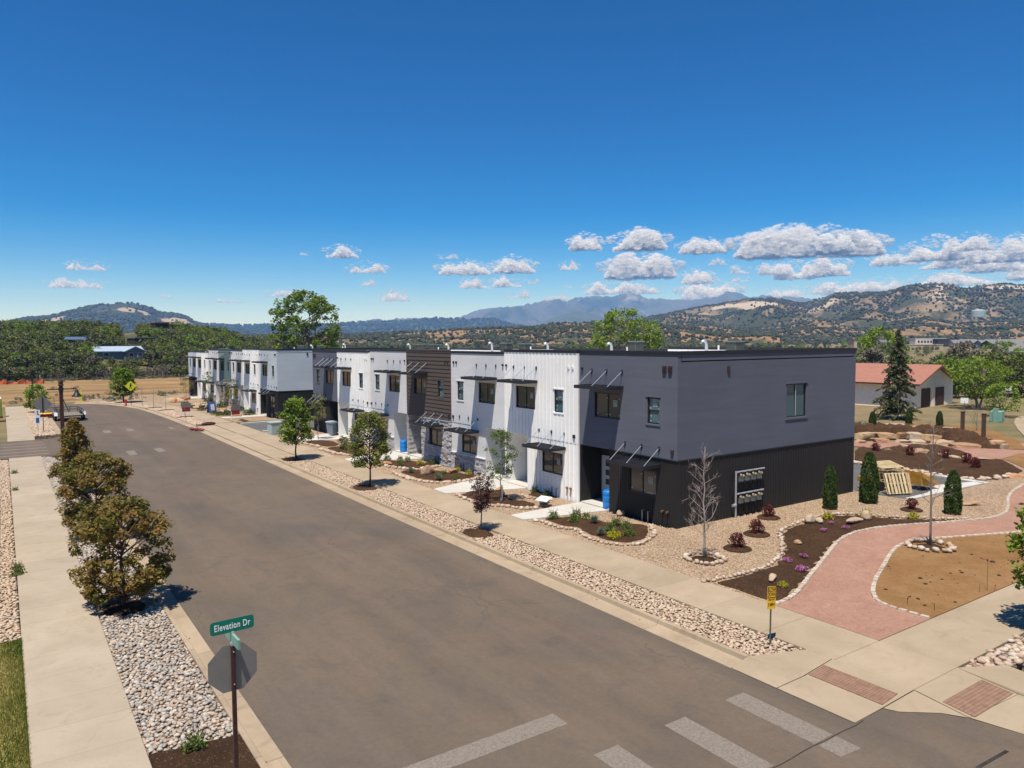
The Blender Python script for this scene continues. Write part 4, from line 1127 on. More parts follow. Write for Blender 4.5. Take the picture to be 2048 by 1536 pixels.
sheet('mulch_strip', [(2.03, 12.9), (3.66, 12.6), (3.66, 15.1), (2.03, 15.35)], -0.2, 0.13, M['mulch'])
rock_verge([(2.03, 8.0), (3.66, 8.0), (3.66, 12.6), (2.03, 12.9)], .11, (.95, 1.4), 'rock_grey', z=.115)
rock_verge([(-1.3, 23.45), (.13, 23.45), (.13, 60.6), (-1.3, 60.6)], .115, (.95, 1.4), 'rock_tan')
rock_verge([(18.62, 8.31), (40, 8.31), (40, 7.22), (22, 7.22), (19.66, 7.72)], .2, (.95, 1.35), 'rock_tan', z=.13, singles=90)
Q = resample([(14.25, 75.5)] + KR[4:], 1.5)
off = lambda d: [(a[0]+(b[1]-a[1])/max(1e-6, math.hypot(b[0]-a[0], b[1]-a[1]))*d, a[1]-(b[0]-a[0])/max(1e-6, math.hypot(b[0]-a[0], b[1]-a[1]))*d) for a, b in zip(Q[:-1], Q[1:])]
rock_verge(off(.72)+off(2.18)[::-1], .19, (.95, 1.4), 'rock_tan')
rock_verge([(2.03, 74.4), (3.66, 74.6), (3.66, 108), (2.03, 108)], .19, (.95, 1.4), 'rock_tan')
for i, (x, y, r_) in enumerate(discs):
    h = holder('tree_ring'); mound('mulch', [(x+r_*(.72 if math.cos(a) > 0 else .84)*math.cos(a)*.9, y+r_*1.1*math.sin(a)) for a in np.linspace(0, 6.1, 14)], .10, .07, M['mulch'], h)
for (x, y) in ((2.75, 24.6), (2.85, 36.3)):
    h = holder('tree_ring'); mound('mulch', [(x+.68*math.cos(a), y+.85*math.sin(a)) for a in np.linspace(0, 6.1, 14)], .09, .06, M['mulch'], h)
# stones that strayed onto the pavements and into the gutters
P = np.array([(rnd.choice((2.0-abs(rnd.gauss(0, .05)), 3.72+abs(rnd.gauss(0, .10)))), rnd.uniform(11, 58)) for _ in range(70)] + [(rnd.choice((16.55+abs(rnd.gauss(0, .08)), 14.98-abs(rnd.gauss(0, .12)))), rnd.uniform(11.8, 50)) for _ in range(80)] + [(18.5-abs(rnd.gauss(0, .10)), rnd.uniform(10.5, 60)) for _ in range(90)])
kind(mesh_link('stray_pebbles', rocks_mesh('stray_pebbles', P, np.random.RandomState(4).uniform(.02, .06, len(P)), np.where(P[:, 0] < 3.66, .155, np.where(P[:, 0] < 3.82, .155, np.where(P[:, 0] < 15, .02, .155))), M['rock_tan'])), 'stuff')
# loose gravel stones give the yard real relief
P = strew([(18.6, 10.35), (40, 10.35), (40, 21.1), (22.7, 21.1), (22.7, 40), (18.6, 40)], .14)
covers = beds + [[(18.56, 10.27)]+PL+[(62, 24), (62, 15)]+PR[::-1], PR+[(60, 14), (60, 10.28)], [(35.5, 18.3), (48, 18), (48, 30), (35.5, 22)],
    [(18.5, 26.1), (22.9, 25.3), (22.9, 27.7), (18.5, 27.4)], [(18.5, 33.1), (22.9, 31.7), (22.9, 36), (18.5, 34.6)]]
P = np.array([p for p in P if not any(inside(p, c) for c in covers) and p[0] < 36])
kind(mesh_link('loose_gravel', rocks_mesh('loose_gravel', P, np.random.RandomState(3).uniform(.04, .085, len(P)), np.full(len(P), .142), M['rock_tan'])), 'stuff')

# clods and dead tufts scattered on the bare soil
P = np.array([p for p in [(rnd.uniform(20.5, 31), rnd.uniform(10.4, 14.8)) for _ in range(400)] if inside(p, PR+[(60, 14), (60, 10.26)])][:70])
M['clod'] = m_plain('dark_clod', (0.055, 0.034, 0.018), .95, .05, 0, .3, 9)
kind(mesh_link('soil_clods', rocks_mesh('soil_clods', P, np.random.RandomState(6).gamma(2.0, .035, len(P)).clip(.03, .2), np.full(len(P), .165), M['clod'])), 'stuff')

# leaves
def unit_rows(rs, n):
    v = rs.standard_normal((n, 3)); return v/np.linalg.norm(v, axis=1, keepdims=True)
def leaves(C_, size, rs, tint, up=0.35, aspect=0.6, flat=None):
    """diamond leaves at the points C_"""
    n = len(C_); a = unit_rows(rs, n); nn = unit_rows(rs, n)
    nn[:, 2] = np.abs(nn[:, 2])+up
    if flat is not None: a = flat+0.55*a
    a -= nn*np.sum(a*nn, 1, keepdims=True)/np.sum(nn*nn, 1, keepdims=True)
    a /= np.linalg.norm(a, axis=1, keepdims=True)+1e-9
    b = np.cross(nn, a); b /= np.linalg.norm(b, axis=1, keepdims=True)+1e-9
    s = size*rs.uniform(.7, 1.3, (n, 1)); w = s*aspect
    V = np.stack([C_-a*s*.5, C_+b*w*.5, C_+a*s*.5, C_-b*w*.5], 1).reshape(-1, 3)
    F = np.arange(n*4).reshape(-1, 4)
    return V, F, tint
def crown_mesh(name, clumps, per, sig, size, mat, seed, tsp=0.22, up=.35, aspect=.62, zbias=0.0):
    rs = np.random.RandomState(seed); cl = np.array([c[:3] for c in clumps]); sg = np.array([c[3] if len(c) > 3 else 1.0 for c in clumps])
    n = len(cl)*per; idx = np.repeat(np.arange(len(cl)), per)
    d = unit_rows(rs, n)*(rs.uniform(0, 1, (n, 1))**.45)
    C_ = cl[idx]+d*sig*sg[idx][:, None]*np.array([1, 1, .8])
    base = rs.uniform(.15, .85, len(cl))
    t = np.clip(base[idx]+rs.normal(0, tsp, n)+zbias*d[:, 2], 0, 1)
    V, F, t = leaves(C_, size, rs, t, up, aspect)
    return np_mesh(name, V, F, mat, t)
def bark(name, c): return m_plain(name, c, 0.9, 0.1, 0, .25, 14)
M['bark'] = bark('brown_bark', (0.10, 0.062, 0.045)); M['bark_red'] = bark('red_brown_bark', (0.085, 0.04, 0.035)); M['bark_pale'] = bark('pale_bark', (0.33, 0.27, 0.24)); M['bark_grey'] = bark('grey_bark', (0.20, 0.17, 0.145))
M['leaf_maple'] = m_leaf('maple_leaf', [(0.0454, 0.0927, 0.0125), (0.106, 0.178, 0.0175), (0.181, 0.264, 0.0275), (0.234, 0.307, 0.0375)])
M['leaf_olive'] = m_leaf('olive_leaf', [(0.0675, 0.103, 0.021), (0.144, 0.172, 0.03), (0.211, 0.224, 0.045), (0.279, 0.231, 0.06)])
M['leaf_rust'] = m_leaf('rusty_leaf', [(0.085, 0.095, 0.018), (0.155, 0.145, 0.03), (0.225, 0.180, 0.045), (0.275, 0.18, 0.052), (0.25, 0.125, 0.042)], .42)
M['leaf_plum'] = m_leaf('plum_leaf', [(0.0405, 0.0158, 0.0175), (0.0743, 0.0238, 0.025), (0.121, 0.0449, 0.045)], 0.25)
M['leaf_burg'] = m_leaf('burgundy_leaf', [(0.0675, 0.0132, 0.015), (0.135, 0.0264, 0.0275), (0.216, 0.0528, 0.0438)], 0.3)
M['leaf_arb'] = m_leaf('arborvitae_leaf', [(0.0216, 0.0449, 0.01), (0.0486, 0.0871, 0.015), (0.101, 0.132, 0.0275)], 0.2)
M['leaf_yel'] = m_leaf('yellow_leaf', [(0.16, 0.20, 0.02), (0.42, 0.40, 0.02), (0.62, 0.50, 0.02)], 0.3)
M['leaf_mag'] = m_leaf('magenta_flower', [(0.10, 0.10, 0.04), (0.42, 0.10, 0.32), (0.55, 0.22, 0.45)], 0.3)
M['leaf_blue'] = m_leaf('blue_grass_leaf', [(0.0945, 0.145, 0.106), (0.162, 0.224, 0.163), (0.23, 0.29, 0.213)], 0.2)
M['leaf_small'] = m_leaf('small_green_leaf', [(0.0473, 0.0924, 0.015), (0.108, 0.172, 0.025), (0.176, 0.224, 0.05)])
M['leaf_spruce'] = m_leaf('spruce_needles', [(0.054, 0.0682, 0.0289), (0.114, 0.13, 0.0578), (0.192, 0.193, 0.0935)], 0.2)
M['leaf_lime'] = m_leaf('lime_leaf', [(0.081, 0.145, 0.0187), (0.176, 0.264, 0.025), (0.27, 0.343, 0.0438)])
M['leaf_cotton'] = m_leaf('cottonwood_leaf', [(0.0587, 0.102, 0.015), (0.146, 0.221, 0.03), (0.245, 0.314, 0.0526)])
M['grass'] = m_leaf('lawn_blade', [(0.10, 0.15, 0.02), (0.22, 0.22, 0.045), (0.36, 0.29, 0.10)], 0.3)

def make_tree(name, label, cat, loc, H, hb, R, mats, seed, n_cl=90, per=38, leaf=.11, sig=.28, prof='oval', group=None, lean=(0, 0), trunk_r=.05, ry=1.0, multi=1, up=.35):
    """trunk with limbs (part) and a crown of leaf clumps (part)"""
    rs = np.random.RandomState(seed); t = thing(name, label, cat, loc, rs.uniform(0, 6.28) if lean == (0, 0) else 0, group)
    clumps = []
    while len(clumps) < n_cl:
        u = rs.uniform(0, 1); z = hb+(H-hb)*u
        if prof == 'oval': r = R*math.sqrt(max(0, 1-((u-.42)/.62)**2))
        elif prof == 'cone': r = R*(1-u)**.75*min(1, .35+u*3.5)
        elif prof == 'round': r = R*math.sqrt(max(0.02, 1-(2*u-1)**2))
        elif prof == 'vase': r = R*(.35+.75*u)*math.sqrt(max(.05, 1-max(0, (u-.6)/.42)**2))
        a = rs.uniform(0, 6.283); q = rs.uniform(.25, 1)**.5
        q *= 1+.22*mnoise.noise((math.cos(a)*1.7+seed, math.sin(a)*1.7, u*3))
        clumps.append((r*q*math.cos(a)+lean[0]*u, r*q*math.sin(a)*ry+lean[1]*u, z, rs.uniform(.7, 1.25)))
    mb = MB()
    for s in range(multi):
        ox = 0 if multi == 1 else R*.22*math.cos(6.28*s/multi); oy = 0 if multi == 1 else R*.22*math.sin(6.28*s/multi)
        pts = []; rad = []
        for i in range(7):
            u = i/6; pts.append((lean[0]*u*u+ox*u*2+.03*rs.standard_normal()*(u > 0), lean[1]*u*u+oy*u*2+.03*rs.standard_normal()*(u > 0), -.05+u*(hb+(H-hb)*.82))); rad.append(trunk_r*(1.25 if i == 0 else 1)*(1-.85*u)/(1 if multi == 1 else 1.4))
        mb.tube(pts, rad, 8)
        for c in clumps[s::multi*2]:
            zz = max(hb*.8, c[2]-.55*math.hypot(c[0], c[1])-.1)
            u = min(.95, (zz+.05)/(hb+(H-hb)*.82)); k = int(u*6); f = u*6-k
            p0 = Vector(pts[k]).lerp(Vector(pts[min(6, k+1)]), f); p2 = Vector(c[:3]); p1 = p0.lerp(p2, .5)+Vector((0, 0, .06))
            mb.tube([p0, p1, p2], [trunk_r*.34*(1-u*.5), trunk_r*.22, trunk_r*.08], 5)
    mb.build('trunk', mats[1], t, smooth=True)
    mesh_link('crown', crown_mesh('crown', clumps, per, sig, leaf, mats[0], seed+1, up=up), t)
    return t
gR = 'young street trees in the rock verge by the townhouses'
make_tree('maple_tree', 'bright green young tree in the verge at the alley apron', 'tree', (15.97, 48.8, .1), 4.1, 1.25, 1.05, (M['leaf_maple'], M['bark_red']), 31, 130, 42, .15, .30, 'oval', gR, trunk_r=.06)
make_tree('maple_tree', 'olive green young tree in the verge in front of the light grey and brown houses', 'tree', (16.22, 37.36, .1), 3.95, 1.2, 1.0, (M['leaf_olive'], M['bark']), 32, 135, 42, .13, .28, 'oval', gR, trunk_r=.058)
make_tree('plum_tree', 'small purple-leaved tree in the verge opposite the white corner neighbour', 'tree', (16.16, 25.9, .1), 2.3, .85, .62, (M['leaf_plum'], M['bark_grey']), 33, 85, 30, .075, .17, 'vase', gR, trunk_r=.036)
make_tree('young_tree', 'thin light green sapling with a white trunk guard in the bed before the white house', 'tree', (19.89, 30.01, .2), 3.4, 1.15, .78, (M['leaf_small'], M['bark_grey']), 34, 85, 34, .08, .18, 'oval', None, trunk_r=.03)
tg = MB().tube([(19.89, 30.01, .18), (19.89, 30.01, .95)], .055, 8).build('trunk_guard', M['roofwhite']); tag(tg, 'white guard round the sapling trunk before the white house', 'trunk guard')
make_tree('young_tree', 'slim grey-green sapling before the slate blue house by the alley', 'tree', (20.64,57.58) + (.2,), 3.6, 1.5, .62, (M['leaf_olive'], M['bark_grey']), 35, 42, 22, .10, .2, 'oval', None, trunk_r=.03)
make_tree('young_tree', 'small dark leafed tree before the light grey house of the far row', 'tree', (21.81,89.51) + (.2,), 3.6, 1.2, .75, (M['leaf_olive'], M['bark_grey']), 36, 45, 20, .13, .25, 'oval', 'young trees in the far row beds', trunk_r=.035)
make_tree('young_tree', 'small thin tree before the white house at the field end of the far row', 'tree', (21.41,99.13) + (.2,), 4.0, 1.4, .7, (M['leaf_small'], M['bark_grey']), 37, 34, 18, .13, .25, 'oval', 'young trees in the far row beds', trunk_r=.035)
make_tree('young_tree', 'brownish twiggy tree beside the last grey-green house of the far row', 'tree', (20.59,108.73) + (.2,), 2.8, .8, .8, (M['leaf_olive'], M['bark_grey']), 38, 34, 16, .13, .25, 'oval', 'young trees in the far row beds', trunk_r=.03)
gL = 'rusty-leaved trees along the left pavement'
make_tree('rusty_tree', 'rusty green bushy tree nearest the camera in the left rock verge', 'tree', (2.72, 24.7, .1), 3.2, .30, 1.36, (M['leaf_rust'], M['bark']), 41, 130, 78, .115, .25, 'oval', gL, trunk_r=.07)
make_tree('rusty_tree', 'rusty tree in the middle of the three on the left pavement', 'tree', (2.95, 34.2, .1), 3.35, .55, 1.3, (M['leaf_rust'], M['bark']), 42, 125, 76, .12, .255, 'oval', gL, trunk_r=.07)
make_tree('rusty_tree', 'rusty tree farthest along the left pavement, below the brown lamp post', 'tree', (2.95, 44.6, .1), 3.75, .6, 1.45, (M['leaf_rust'], M['bark']), 43, 120, 72, .135, .28, 'cone', gL, trunk_r=.07)
# the tree whose crown reaches in at the right edge
make_tree('maple_tree', 'green tree at the right edge with its shadow on the cross pavement', 'tree', (22.75, 7.75, .1), 3.7, 1.1, 1.15, (M['leaf_maple'], M['bark']), 44, 150, 44, .12, .27, 'oval', None, trunk_r=.06)
make_tree('maple_tree', 'dense oval green tree at the end of the street beside the crossing sign', 'tree', (12.95, 108.6, .12), 4.4, 1.0, 1.45, (M['leaf_maple'], M['bark']), 45, 150, 36, .22, .38, 'oval', None, trunk_r=.10)
make_tree('young_tree', 'yellow-green tree behind the grey diamond sign at the far left', 'tree', (3.1,100.19) + (.12,), 3.1, .5, 1.25, (M['leaf_lime'], M['bark_grey']), 46, 90, 30, .2, .36, 'oval', None, trunk_r=.05)

# bare trees
def bare_tree(label, loc, H, seed, mat, R, hb=1.0, trunk=.035, n_main=26, group=None, cat='bare tree', name='bare_tree'):
    rs = np.random.RandomState(seed); t = thing(name, label, cat, loc, 0, group); mb = MB()
    pts = [(0.04*rs.standard_normal()*i/8, .04*rs.standard_normal()*i/8, -.05+H*i/8) for i in range(9)]
    mb.tube(pts, [trunk*(1-.9*i/8)+.004 for i in range(9)], 7); mb.build('trunk', mat, t, smooth=True)
    br = MB()
    def grow(p, d, L, r, lev):
        q = [Vector(p)]; d = Vector(d).normalized()
        for i in range(3):
            d = (d+Vector(rs.normal(0, .16, 3))+Vector((0, 0, .10))).normalized(); q.append(q[-1]+d*L/3)
        br.tube(q, [r, r*.8, r*.6, r*.35], 4, cap=False)
        if lev:
            for k in range(rs.randint(3, 6)):
                f = rs.uniform(.25, .98); j = min(2, int(f*3)); a = q[j].lerp(q[j+1], f*3-j)
                e = (d+Vector(rs.normal(0, .55, 3))).normalized(); grow(a, e, L*rs.uniform(.32, .58), r*.55, lev-1)
    for i in range(n_main):
        u = hb/H+(1-hb/H)*(i/n_main)*.93; k = int(u*8); p = Vector(pts[k]).lerp(Vector(pts[k+1]), u*8-k)
        a = i*2.4+rs.uniform(-.4, .4); L = R*(1.15-.75*(u-hb/H)/(1-hb/H))*rs.uniform(.75, 1.2)
        grow(p, (math.cos(a), math.sin(a), .75), L, trunk*.38*(1-u*.6), 2)
    br.build('branches', mat, t, smooth=True)
    return t
bare_tree('bare pale young tree in a stone ring before the slate blue end wall', (20.42, 17.75, .2), 4.05, 51, M['bark_pale'], .85, .75, .042, 28)
bare_tree('tall thin nearly leafless tree in a stone ring on the bare soil', (28.44, 13.87, .2), 4.85, 52, M['bark_grey'], .7, 1.5, .045, 20)
ring_h = holder('tree_ring'); mound('mulch', [(20.42+.5*math.cos(a), 17.75+.5*math.sin(a)) for a in np.linspace(0, 6.1, 14)], .18, .05, M['mulch'], ring_h)
stone_row([(20.42+.66*math.cos(a), 17.75+.66*math.sin(a)) for a in np.linspace(0, 6.28, 24)], ring_h, .22, False, .2)
ring_h = holder('tree_ring'); mound('mulch', [(28.44+.55*math.cos(a), 13.87+.55*math.sin(a)) for a in np.linspace(0, 6.1, 14)], .20, .05, M['mulch'], ring_h)
stone_row([(28.44+.74*math.cos(a), 13.87+.74*math.sin(a)) for a in np.linspace(0, 6.28, 24)], ring_h, .26, False, .23)
gs = 'bare staked saplings in the far verge'
for i, (u, lb) in enumerate([((15.66, 83.56), 'bare staked sapling nearest the townhouses in the far verge'), ((15.43, 93.27), 'bare staked sapling second from the townhouses in the far verge'),
        ((14.82, 97.52), 'bare staked sapling third from the townhouses in the far verge'), ((14.26, 102.5), 'bare staked sapling nearest the crossing sign in the far verge')]):
    bare_tree(lb, (u[0], u[1], .1), 2.6, 60+i, M['bark_grey'], .35, 1.4, .028, 8, gs, 'sapling', 'sapling')
    if i < 3:
        o = MB().tube([(-.9, -.25, .06), (-.3, .02, .09), (.3, .05, .09), (.9, -.1, .06)], .05, 5).build('mulch_berm', M['bark'], None, (u[0], u[1], .1))
        tag(o, 'low brown ring of soil round the %s bare sapling in the far verge' % ('first', 'second', 'third')[i], 'soil ring', 'soil rings round the saplings')

# arborvitae and shrubs: one mesh per kind, copied
def arb_mesh(seed, H=2.0, R=.42, n=6000):
    rs = np.random.RandomState(seed); u = rs.uniform(0, 1, n)**1.15; a = rs.uniform(0, 6.283, n)
    r = R*np.sqrt(np.clip(1-(np.abs(u-.28)/.74)**1.9, 0.01, 1))*rs.uniform(.55, 1, n)**.5*(1+.1*np.sin(a*5+u*9+seed))
    C_ = np.stack([r*np.cos(a), r*np.sin(a), .05+H*u], 1)
    out = np.stack([np.cos(a)*.5, np.sin(a)*.5, np.full(n, 1.0)], 1)
    V, F, t = leaves(C_, .10, rs, np.clip(rs.normal(.45, .25, n)+.15*np.sin(a*5+u*9+seed), 0, 1), -.3, .5, flat=out)
    return np_mesh('foliage', V, F, M['leaf_arb'], t)
arbs = [arb_mesh(70+i) for i in range(3)]
arb_stem = MB(); arb_stem.tube([(0,0,-.05), (0,0,1.5)], [.05, .015], 6); arb_stem.lathe([(.38, -.02), (.30, .05), (.06, .08)], 12, mat=1)
arb_stem_me = None
def arborvitae(loc, h, label, k, wide=1.0):
    global arb_stem_me
    o = thing('arborvitae', label, 'arborvitae', loc, 0, 'columnar evergreens on the gravel')
    c = mesh_link('foliage', arbs[k % 3], o); c.scale = (h/2*wide, h/2*wide, h/2); c.rotation_euler = (0, 0, k)
    if arb_stem_me is None: s = arb_stem.build('stem', [M['bark'], M['mulch']], o); arb_stem_me = s.data
    else: s = mesh_link('stem', arb_stem_me, o)
    s.scale = (wide, wide, h/2)
arborvitae((31.27, 19.76, .19), 1.9, 'columnar evergreen on the gravel close to the black end wall', 0, .80)
arborvitae((33.92, 19.42, .19), 2.3, 'columnar evergreen at the edge of the paved yard, left of the pallets', 1, .86)
arborvitae((34.75, 16.01, .19), 1.85, 'columnar evergreen on the gravel right of the pallets', 2, .92)
arborvitae((63.48,36.17) + (.2,), 1.25, 'small far evergreen on the terrace nearest the townhouse', 0, 1.2)
arborvitae((67.92,35.27) + (.2,), 1.35, 'small far evergreen on the terrace below the spruce', 1, 1.0)
arborvitae((68.46,32.86) + (.2,), 1.25, 'small far evergreen on the terrace right of the spruce', 2, 1.1)

def shrub_mesh(seed, mat, R, H, n, size, style):
    rs = np.random.RandomState(seed)
    if style == 'vase':
        a = rs.uniform(0, 6.283, n); u = rs.uniform(.1, 1, n); r = R*(.42+.62*np.sin(np.pi*np.clip(u*.92, 0, 1)))*rs.uniform(.2, 1, n)**.5*(1+.38*np.sin(a*3+seed+u*5)+.2*np.sin(a*7+seed))
        C_ = np.stack([r*np.cos(a), r*np.sin(a), H*u*(1-.15*r/R)], 1); fl = np.stack([np.cos(a)*.4, np.sin(a)*.4, np.ones(n)], 1)
        V, F, t = leaves(C_, size, rs, np.clip(rs.normal(.5, .3, n), 0, 1), 0, .55, fl)
    elif style == 'dome':
        d = unit_rows(rs, n); d[:, 2] = np.abs(d[:, 2]); q = rs.uniform(.35, 1, (n, 1))**.5
        C_ = d*q*np.array([R, R, H])*(1+.2*np.sin(d[:, 0:1]*7+seed)); V, F, t = leaves(C_, size, rs, np.clip(rs.normal(.5, .3, n), 0, 1), .3, .65)
    else:                                      # tuft of narrow blades
        a = rs.uniform(0, 6.283, n); tilt = rs.uniform(.1, 1.0, n); L = H*rs.uniform(.7, 1.2, n)
        d = np.stack([np.cos(a)*np.sin(tilt), np.sin(a)*np.sin(tilt), np.cos(tilt)], 1); s = np.stack([-np.sin(a), np.cos(a), 0*a], 1)*size
        b = np.stack([np.cos(a), np.sin(a), 0*a], 1)*R*.2*rs.uniform(0, 1, (n, 1)); e = b+d*L[:, None]; e[:, 2] -= .25*L*np.sin(tilt)**2; mdl = b+d*(L*.55)[:, None]
        V = np.stack([b-s, mdl-s*.8, e, mdl+s*.8], 1).reshape(-1, 3); F = np.arange(n*4).reshape(-1, 4); t = np.clip(rs.normal(.5, .3, n), 0, 1)
    return np_mesh('foliage', V, F, mat, t)
twig = MB()
for i in range(9):
    a = i*2.4; twig.tube([(0, 0, -.03), (.08*math.cos(a), .08*math.sin(a), .15), (.2*math.cos(a), .2*math.sin(a), .36)], [.01, .008, .004], 4)
twig_o = None
SH = {'burg': [shrub_mesh(80+i, M['leaf_burg'], .24, .56, 700, .075, 'vase') for i in range(3)],
      'yellow': [shrub_mesh(84+i, M['leaf_yel'], .26, .30, 380, .06, 'dome') for i in range(2)],
      'magenta': [shrub_mesh(87+i, M['leaf_mag'], .17, .10, 220, .045, 'dome') for i in range(2)],
      'blue': [shrub_mesh(90+i, M['leaf_blue'], .2, .34, 260, .008, 'tuft') for i in range(2)],
      'green': [shrub_mesh(93+i, M['leaf_small'], .24, .26, 300, .06, 'dome') for i in range(3)],
      'dark': [shrub_mesh(97+i, M['leaf_arb'], .42, .45, 420, .09, 'dome') for i in range(2)]}
ring_me = None
def plant(nm, kd, loc, s, label, cat, group, k=0, ring=False):
    global twig_o, ring_me
    o = thing(nm, label, cat, loc, rnd.uniform(0, 6.28), group); o.scale = (s, s, s)
    mesh_link('foliage', SH[kd][k % len(SH[kd])], o)
    if kd in ('burg', 'yellow', 'dark', 'green'):
        if twig_o is None: tw = twig.build('stem', M['bark'], o); twig_o = tw.data
        else: mesh_link('stem', twig_o, o)
    if ring:
        if ring_me is None:
            m = MB(); m.lathe([(.50, -.02), (.42, .03), (.1, .045), (.02, .05)], 16); r = m.build('mulch_ring', M['mulch'], o); ring_me = r.data
        else: mesh_link('mulch_ring', ring_me, o)
gb = 'burgundy barberry shrubs'
for i, ((u, v), s, lb) in enumerate(zip([(22.45,17.92),(24.76,18.83),(27.5,20.3),(33.96,17.42),(49.45,27.93),(49.57,25.62),(49.91,23.55),(49.2,21.91),(47.71,20.76)], (1.05, 1.05, 1, .95, 1.1, 1.15, 1.2, 1.2, 1.2),
   ('burgundy shrub on the gravel nearest the bare pale tree', 'burgundy shrub on the gravel, middle of the three near the end wall', 'burgundy shrub on the gravel closest to the gas meters',
    'burgundy shrub on the gravel between the pallets and the red path', 'burgundy shrub in the far mulch nearest the townhouse', 'burgundy shrub in the far mulch behind the pallets',
    'burgundy shrub in the far mulch right of the thin tree', 'left one of two close burgundy shrubs in the far mulch', 'right one of two close burgundy shrubs in the far mulch'))):
    plant('barberry_shrub', 'burg', (u, v, .19), s, lb, 'shrub', gb, i, i < 4)
for i, ((u, v), lb) in enumerate(zip([(29.34,18.65),(31.11,17.93),(32.33,16.49),(20.07,14.24)], ('yellow flowering bush on the edge of the curved mulch bed nearest the end wall', 'yellow flowering bush behind the long pale boulder in the mulch bed',
    'yellow flowering bush below the burgundy shrub by the pallets', 'small yellow plant in the mulch behind the yellow speed sign'))):
    plant('yellow_bush', 'yellow', (u, v, .19), .95 if i < 3 else .6, lb, 'bush', 'yellow bushes', i)
for i, ((u, v), lb) in enumerate(zip([(21.98,14.89),(22.49,15.79),(23.43,15.78),(28.39,17.21),(27.28,17.51),(28.65,18.05)], ('largest magenta flower clump in the mulch bed, nearest the red path', 'magenta flower clump left of the two small boulders in the mulch bed',
    'magenta flower clump behind the largest one in the mulch bed', 'pink flower clump in the mulch below the long pale boulder', 'pale pink flower clump in the mulch left of the long boulder', 'small pink flower clump beside the yellow bush nearest the end wall'))):
    plant('flower_clump', 'magenta', (u, v, .21), (1.35, 1.1, .95, 1.0, .9, .8)[i], lb, 'flowers', 'pink flower clumps', i)
plantlist = [('blue', [(20.6,23.94),(19.57,22.33)], 'blue-grey grass tuft in the mulch bed before the corner house'),
 ('green', [(19.72,25.66),(20.06,24.68),(20.82,24.73),(20.76,25.33),(21.14,23.16),(21.12,22.54)], 'small green plant in the mulch bed before the corner house'),
 ('yellow', [(19.81,21.82),(19.63,21.61)], 'small yellow-green plant in the mulch bed before the corner house'),
 ('green', [(20.36,22.6),(20.43,21.6)], 'leafy green plant near the front of the corner house bed'),
 ('green', [(22.41,30.73),(22.48,29.78)], 'green plant against the white corner neighbour'),
 ('yellow', [(22.35,38.49),(22.2,36.98)], 'bright yellow-green bush at the foot of the light grey stone base'),
 ('blue', [(19.79,39.55),(19.97,36.53)], 'blue-green tuft in the oval bed before the brown house'),
 ('green', [(20.66,44.76),(21.36,44.24),(21.48,43.41),(20.4,42.33),(22.4,42.25),(22.49,41.71),(20.86,36.06),(21.06,37.81)], 'small green plant in the beds before the brown house'),
 ('yellow', (21.53,41.73), 'yellow flowering plant in the rear bed before the brown house'),
 ('dark', [(21.62,54.87),(20.39,51.22)], 'olive bush beside the beds of the house beyond the brown one'),
 ('dark', [(19.58,82.41),(18.75,90.1),(21.67,81.46),(21.95,86.11)], 'dark green shrub in the beds of the far row'),
 ('dark', [(18.25,96.48),(21.65,100.51),(21.44,92.71)], 'low shrub near the porches of the far row'),
 ('green', [(18.33,93.53),(18.7,84.43),(18.74,82.41)], 'small plant among the reddish rocks of the far row')]
for kd, pts, lb in plantlist:
    pts = pts if isinstance(pts, list) else [pts]
    g_ = lb; order = sorted(range(len(pts)), key=lambda q: math.atan2(pts[q][0], pts[q][1]))
    nth = ['leftmost', 'second from left', 'third from left', 'fourth from left', 'fifth from left', 'sixth from left', 'seventh from left', 'rightmost']
    for i, (u, v) in enumerate(pts):
        k_ = order.index(i); lb = g_ if len(pts) == 1 else g_ + ', ' + ('rightmost' if k_ == len(pts)-1 else nth[k_])
        plant({'blue': 'grass_tuft', 'green': 'small_plant', 'yellow': 'yellow_bush', 'dark': 'shrub'}[kd], kd, (u, v, .2), rnd.uniform(.85, 1.15)*(1.5 if v > 60 else 1), lb, {'blue': 'grass tuft', 'green': 'plant', 'yellow': 'bush', 'dark': 'shrub'}[kd], g_.replace(' plant', ' plants', 1), i)
plant('small_plant', 'green', (2.81,15.1) + (.14,), 1.0, 'round green plant in the mulch beside the street name post', 'plant', None, 1)
for i, ((u, v), lb) in enumerate(zip([(0.39,53.71),(0.34,47.46),(0.19,30.08),(0.19,30.91)], ('weed at the left pavement edge farthest along', 'weed at the left pavement edge beside the dark border', 'larger weed leaning onto the left pavement', 'weed just behind the larger one on the left pavement edge'))):
    plant('weed', 'green', (u, v, .1), (.9, .8, 1.0, .8)[i], lb, 'weed', 'weeds along the left pavement', i)
# lawn at the lower left
kind(sheet('lawn', [(-9, 2), (.135, 2), (.135, 23.4), (-9, 23.4)], -0.2, 0.10, m_plain('lawn_soil', (0.20, 0.17, 0.055), 0.95, 0.1, 0, .45, 1.3)), 'structure')
rs = np.random.RandomState(8); n = 26000
bx = .17-rs.uniform(0, 1, n)**1.5*1.6; by = rs.uniform(12, 23.45, n); hgt = rs.uniform(.05, .11, n); ang = rs.uniform(0, 6.28, n); tl = rs.uniform(0, .05, n)
b = np.stack([bx, by, np.full(n, .095)], 1); sd = np.stack([np.cos(ang), np.sin(ang), 0*ang], 1)*.008; tip = b+np.stack([np.sin(ang)*tl, np.cos(ang)*tl, hgt], 1)
V = np.stack([b-sd, b+sd, tip], 1).reshape(-1, 3)
patch = np.array([mnoise.noise((x*.9, y*.55, 4.0)) for x, y in zip(bx, by)])
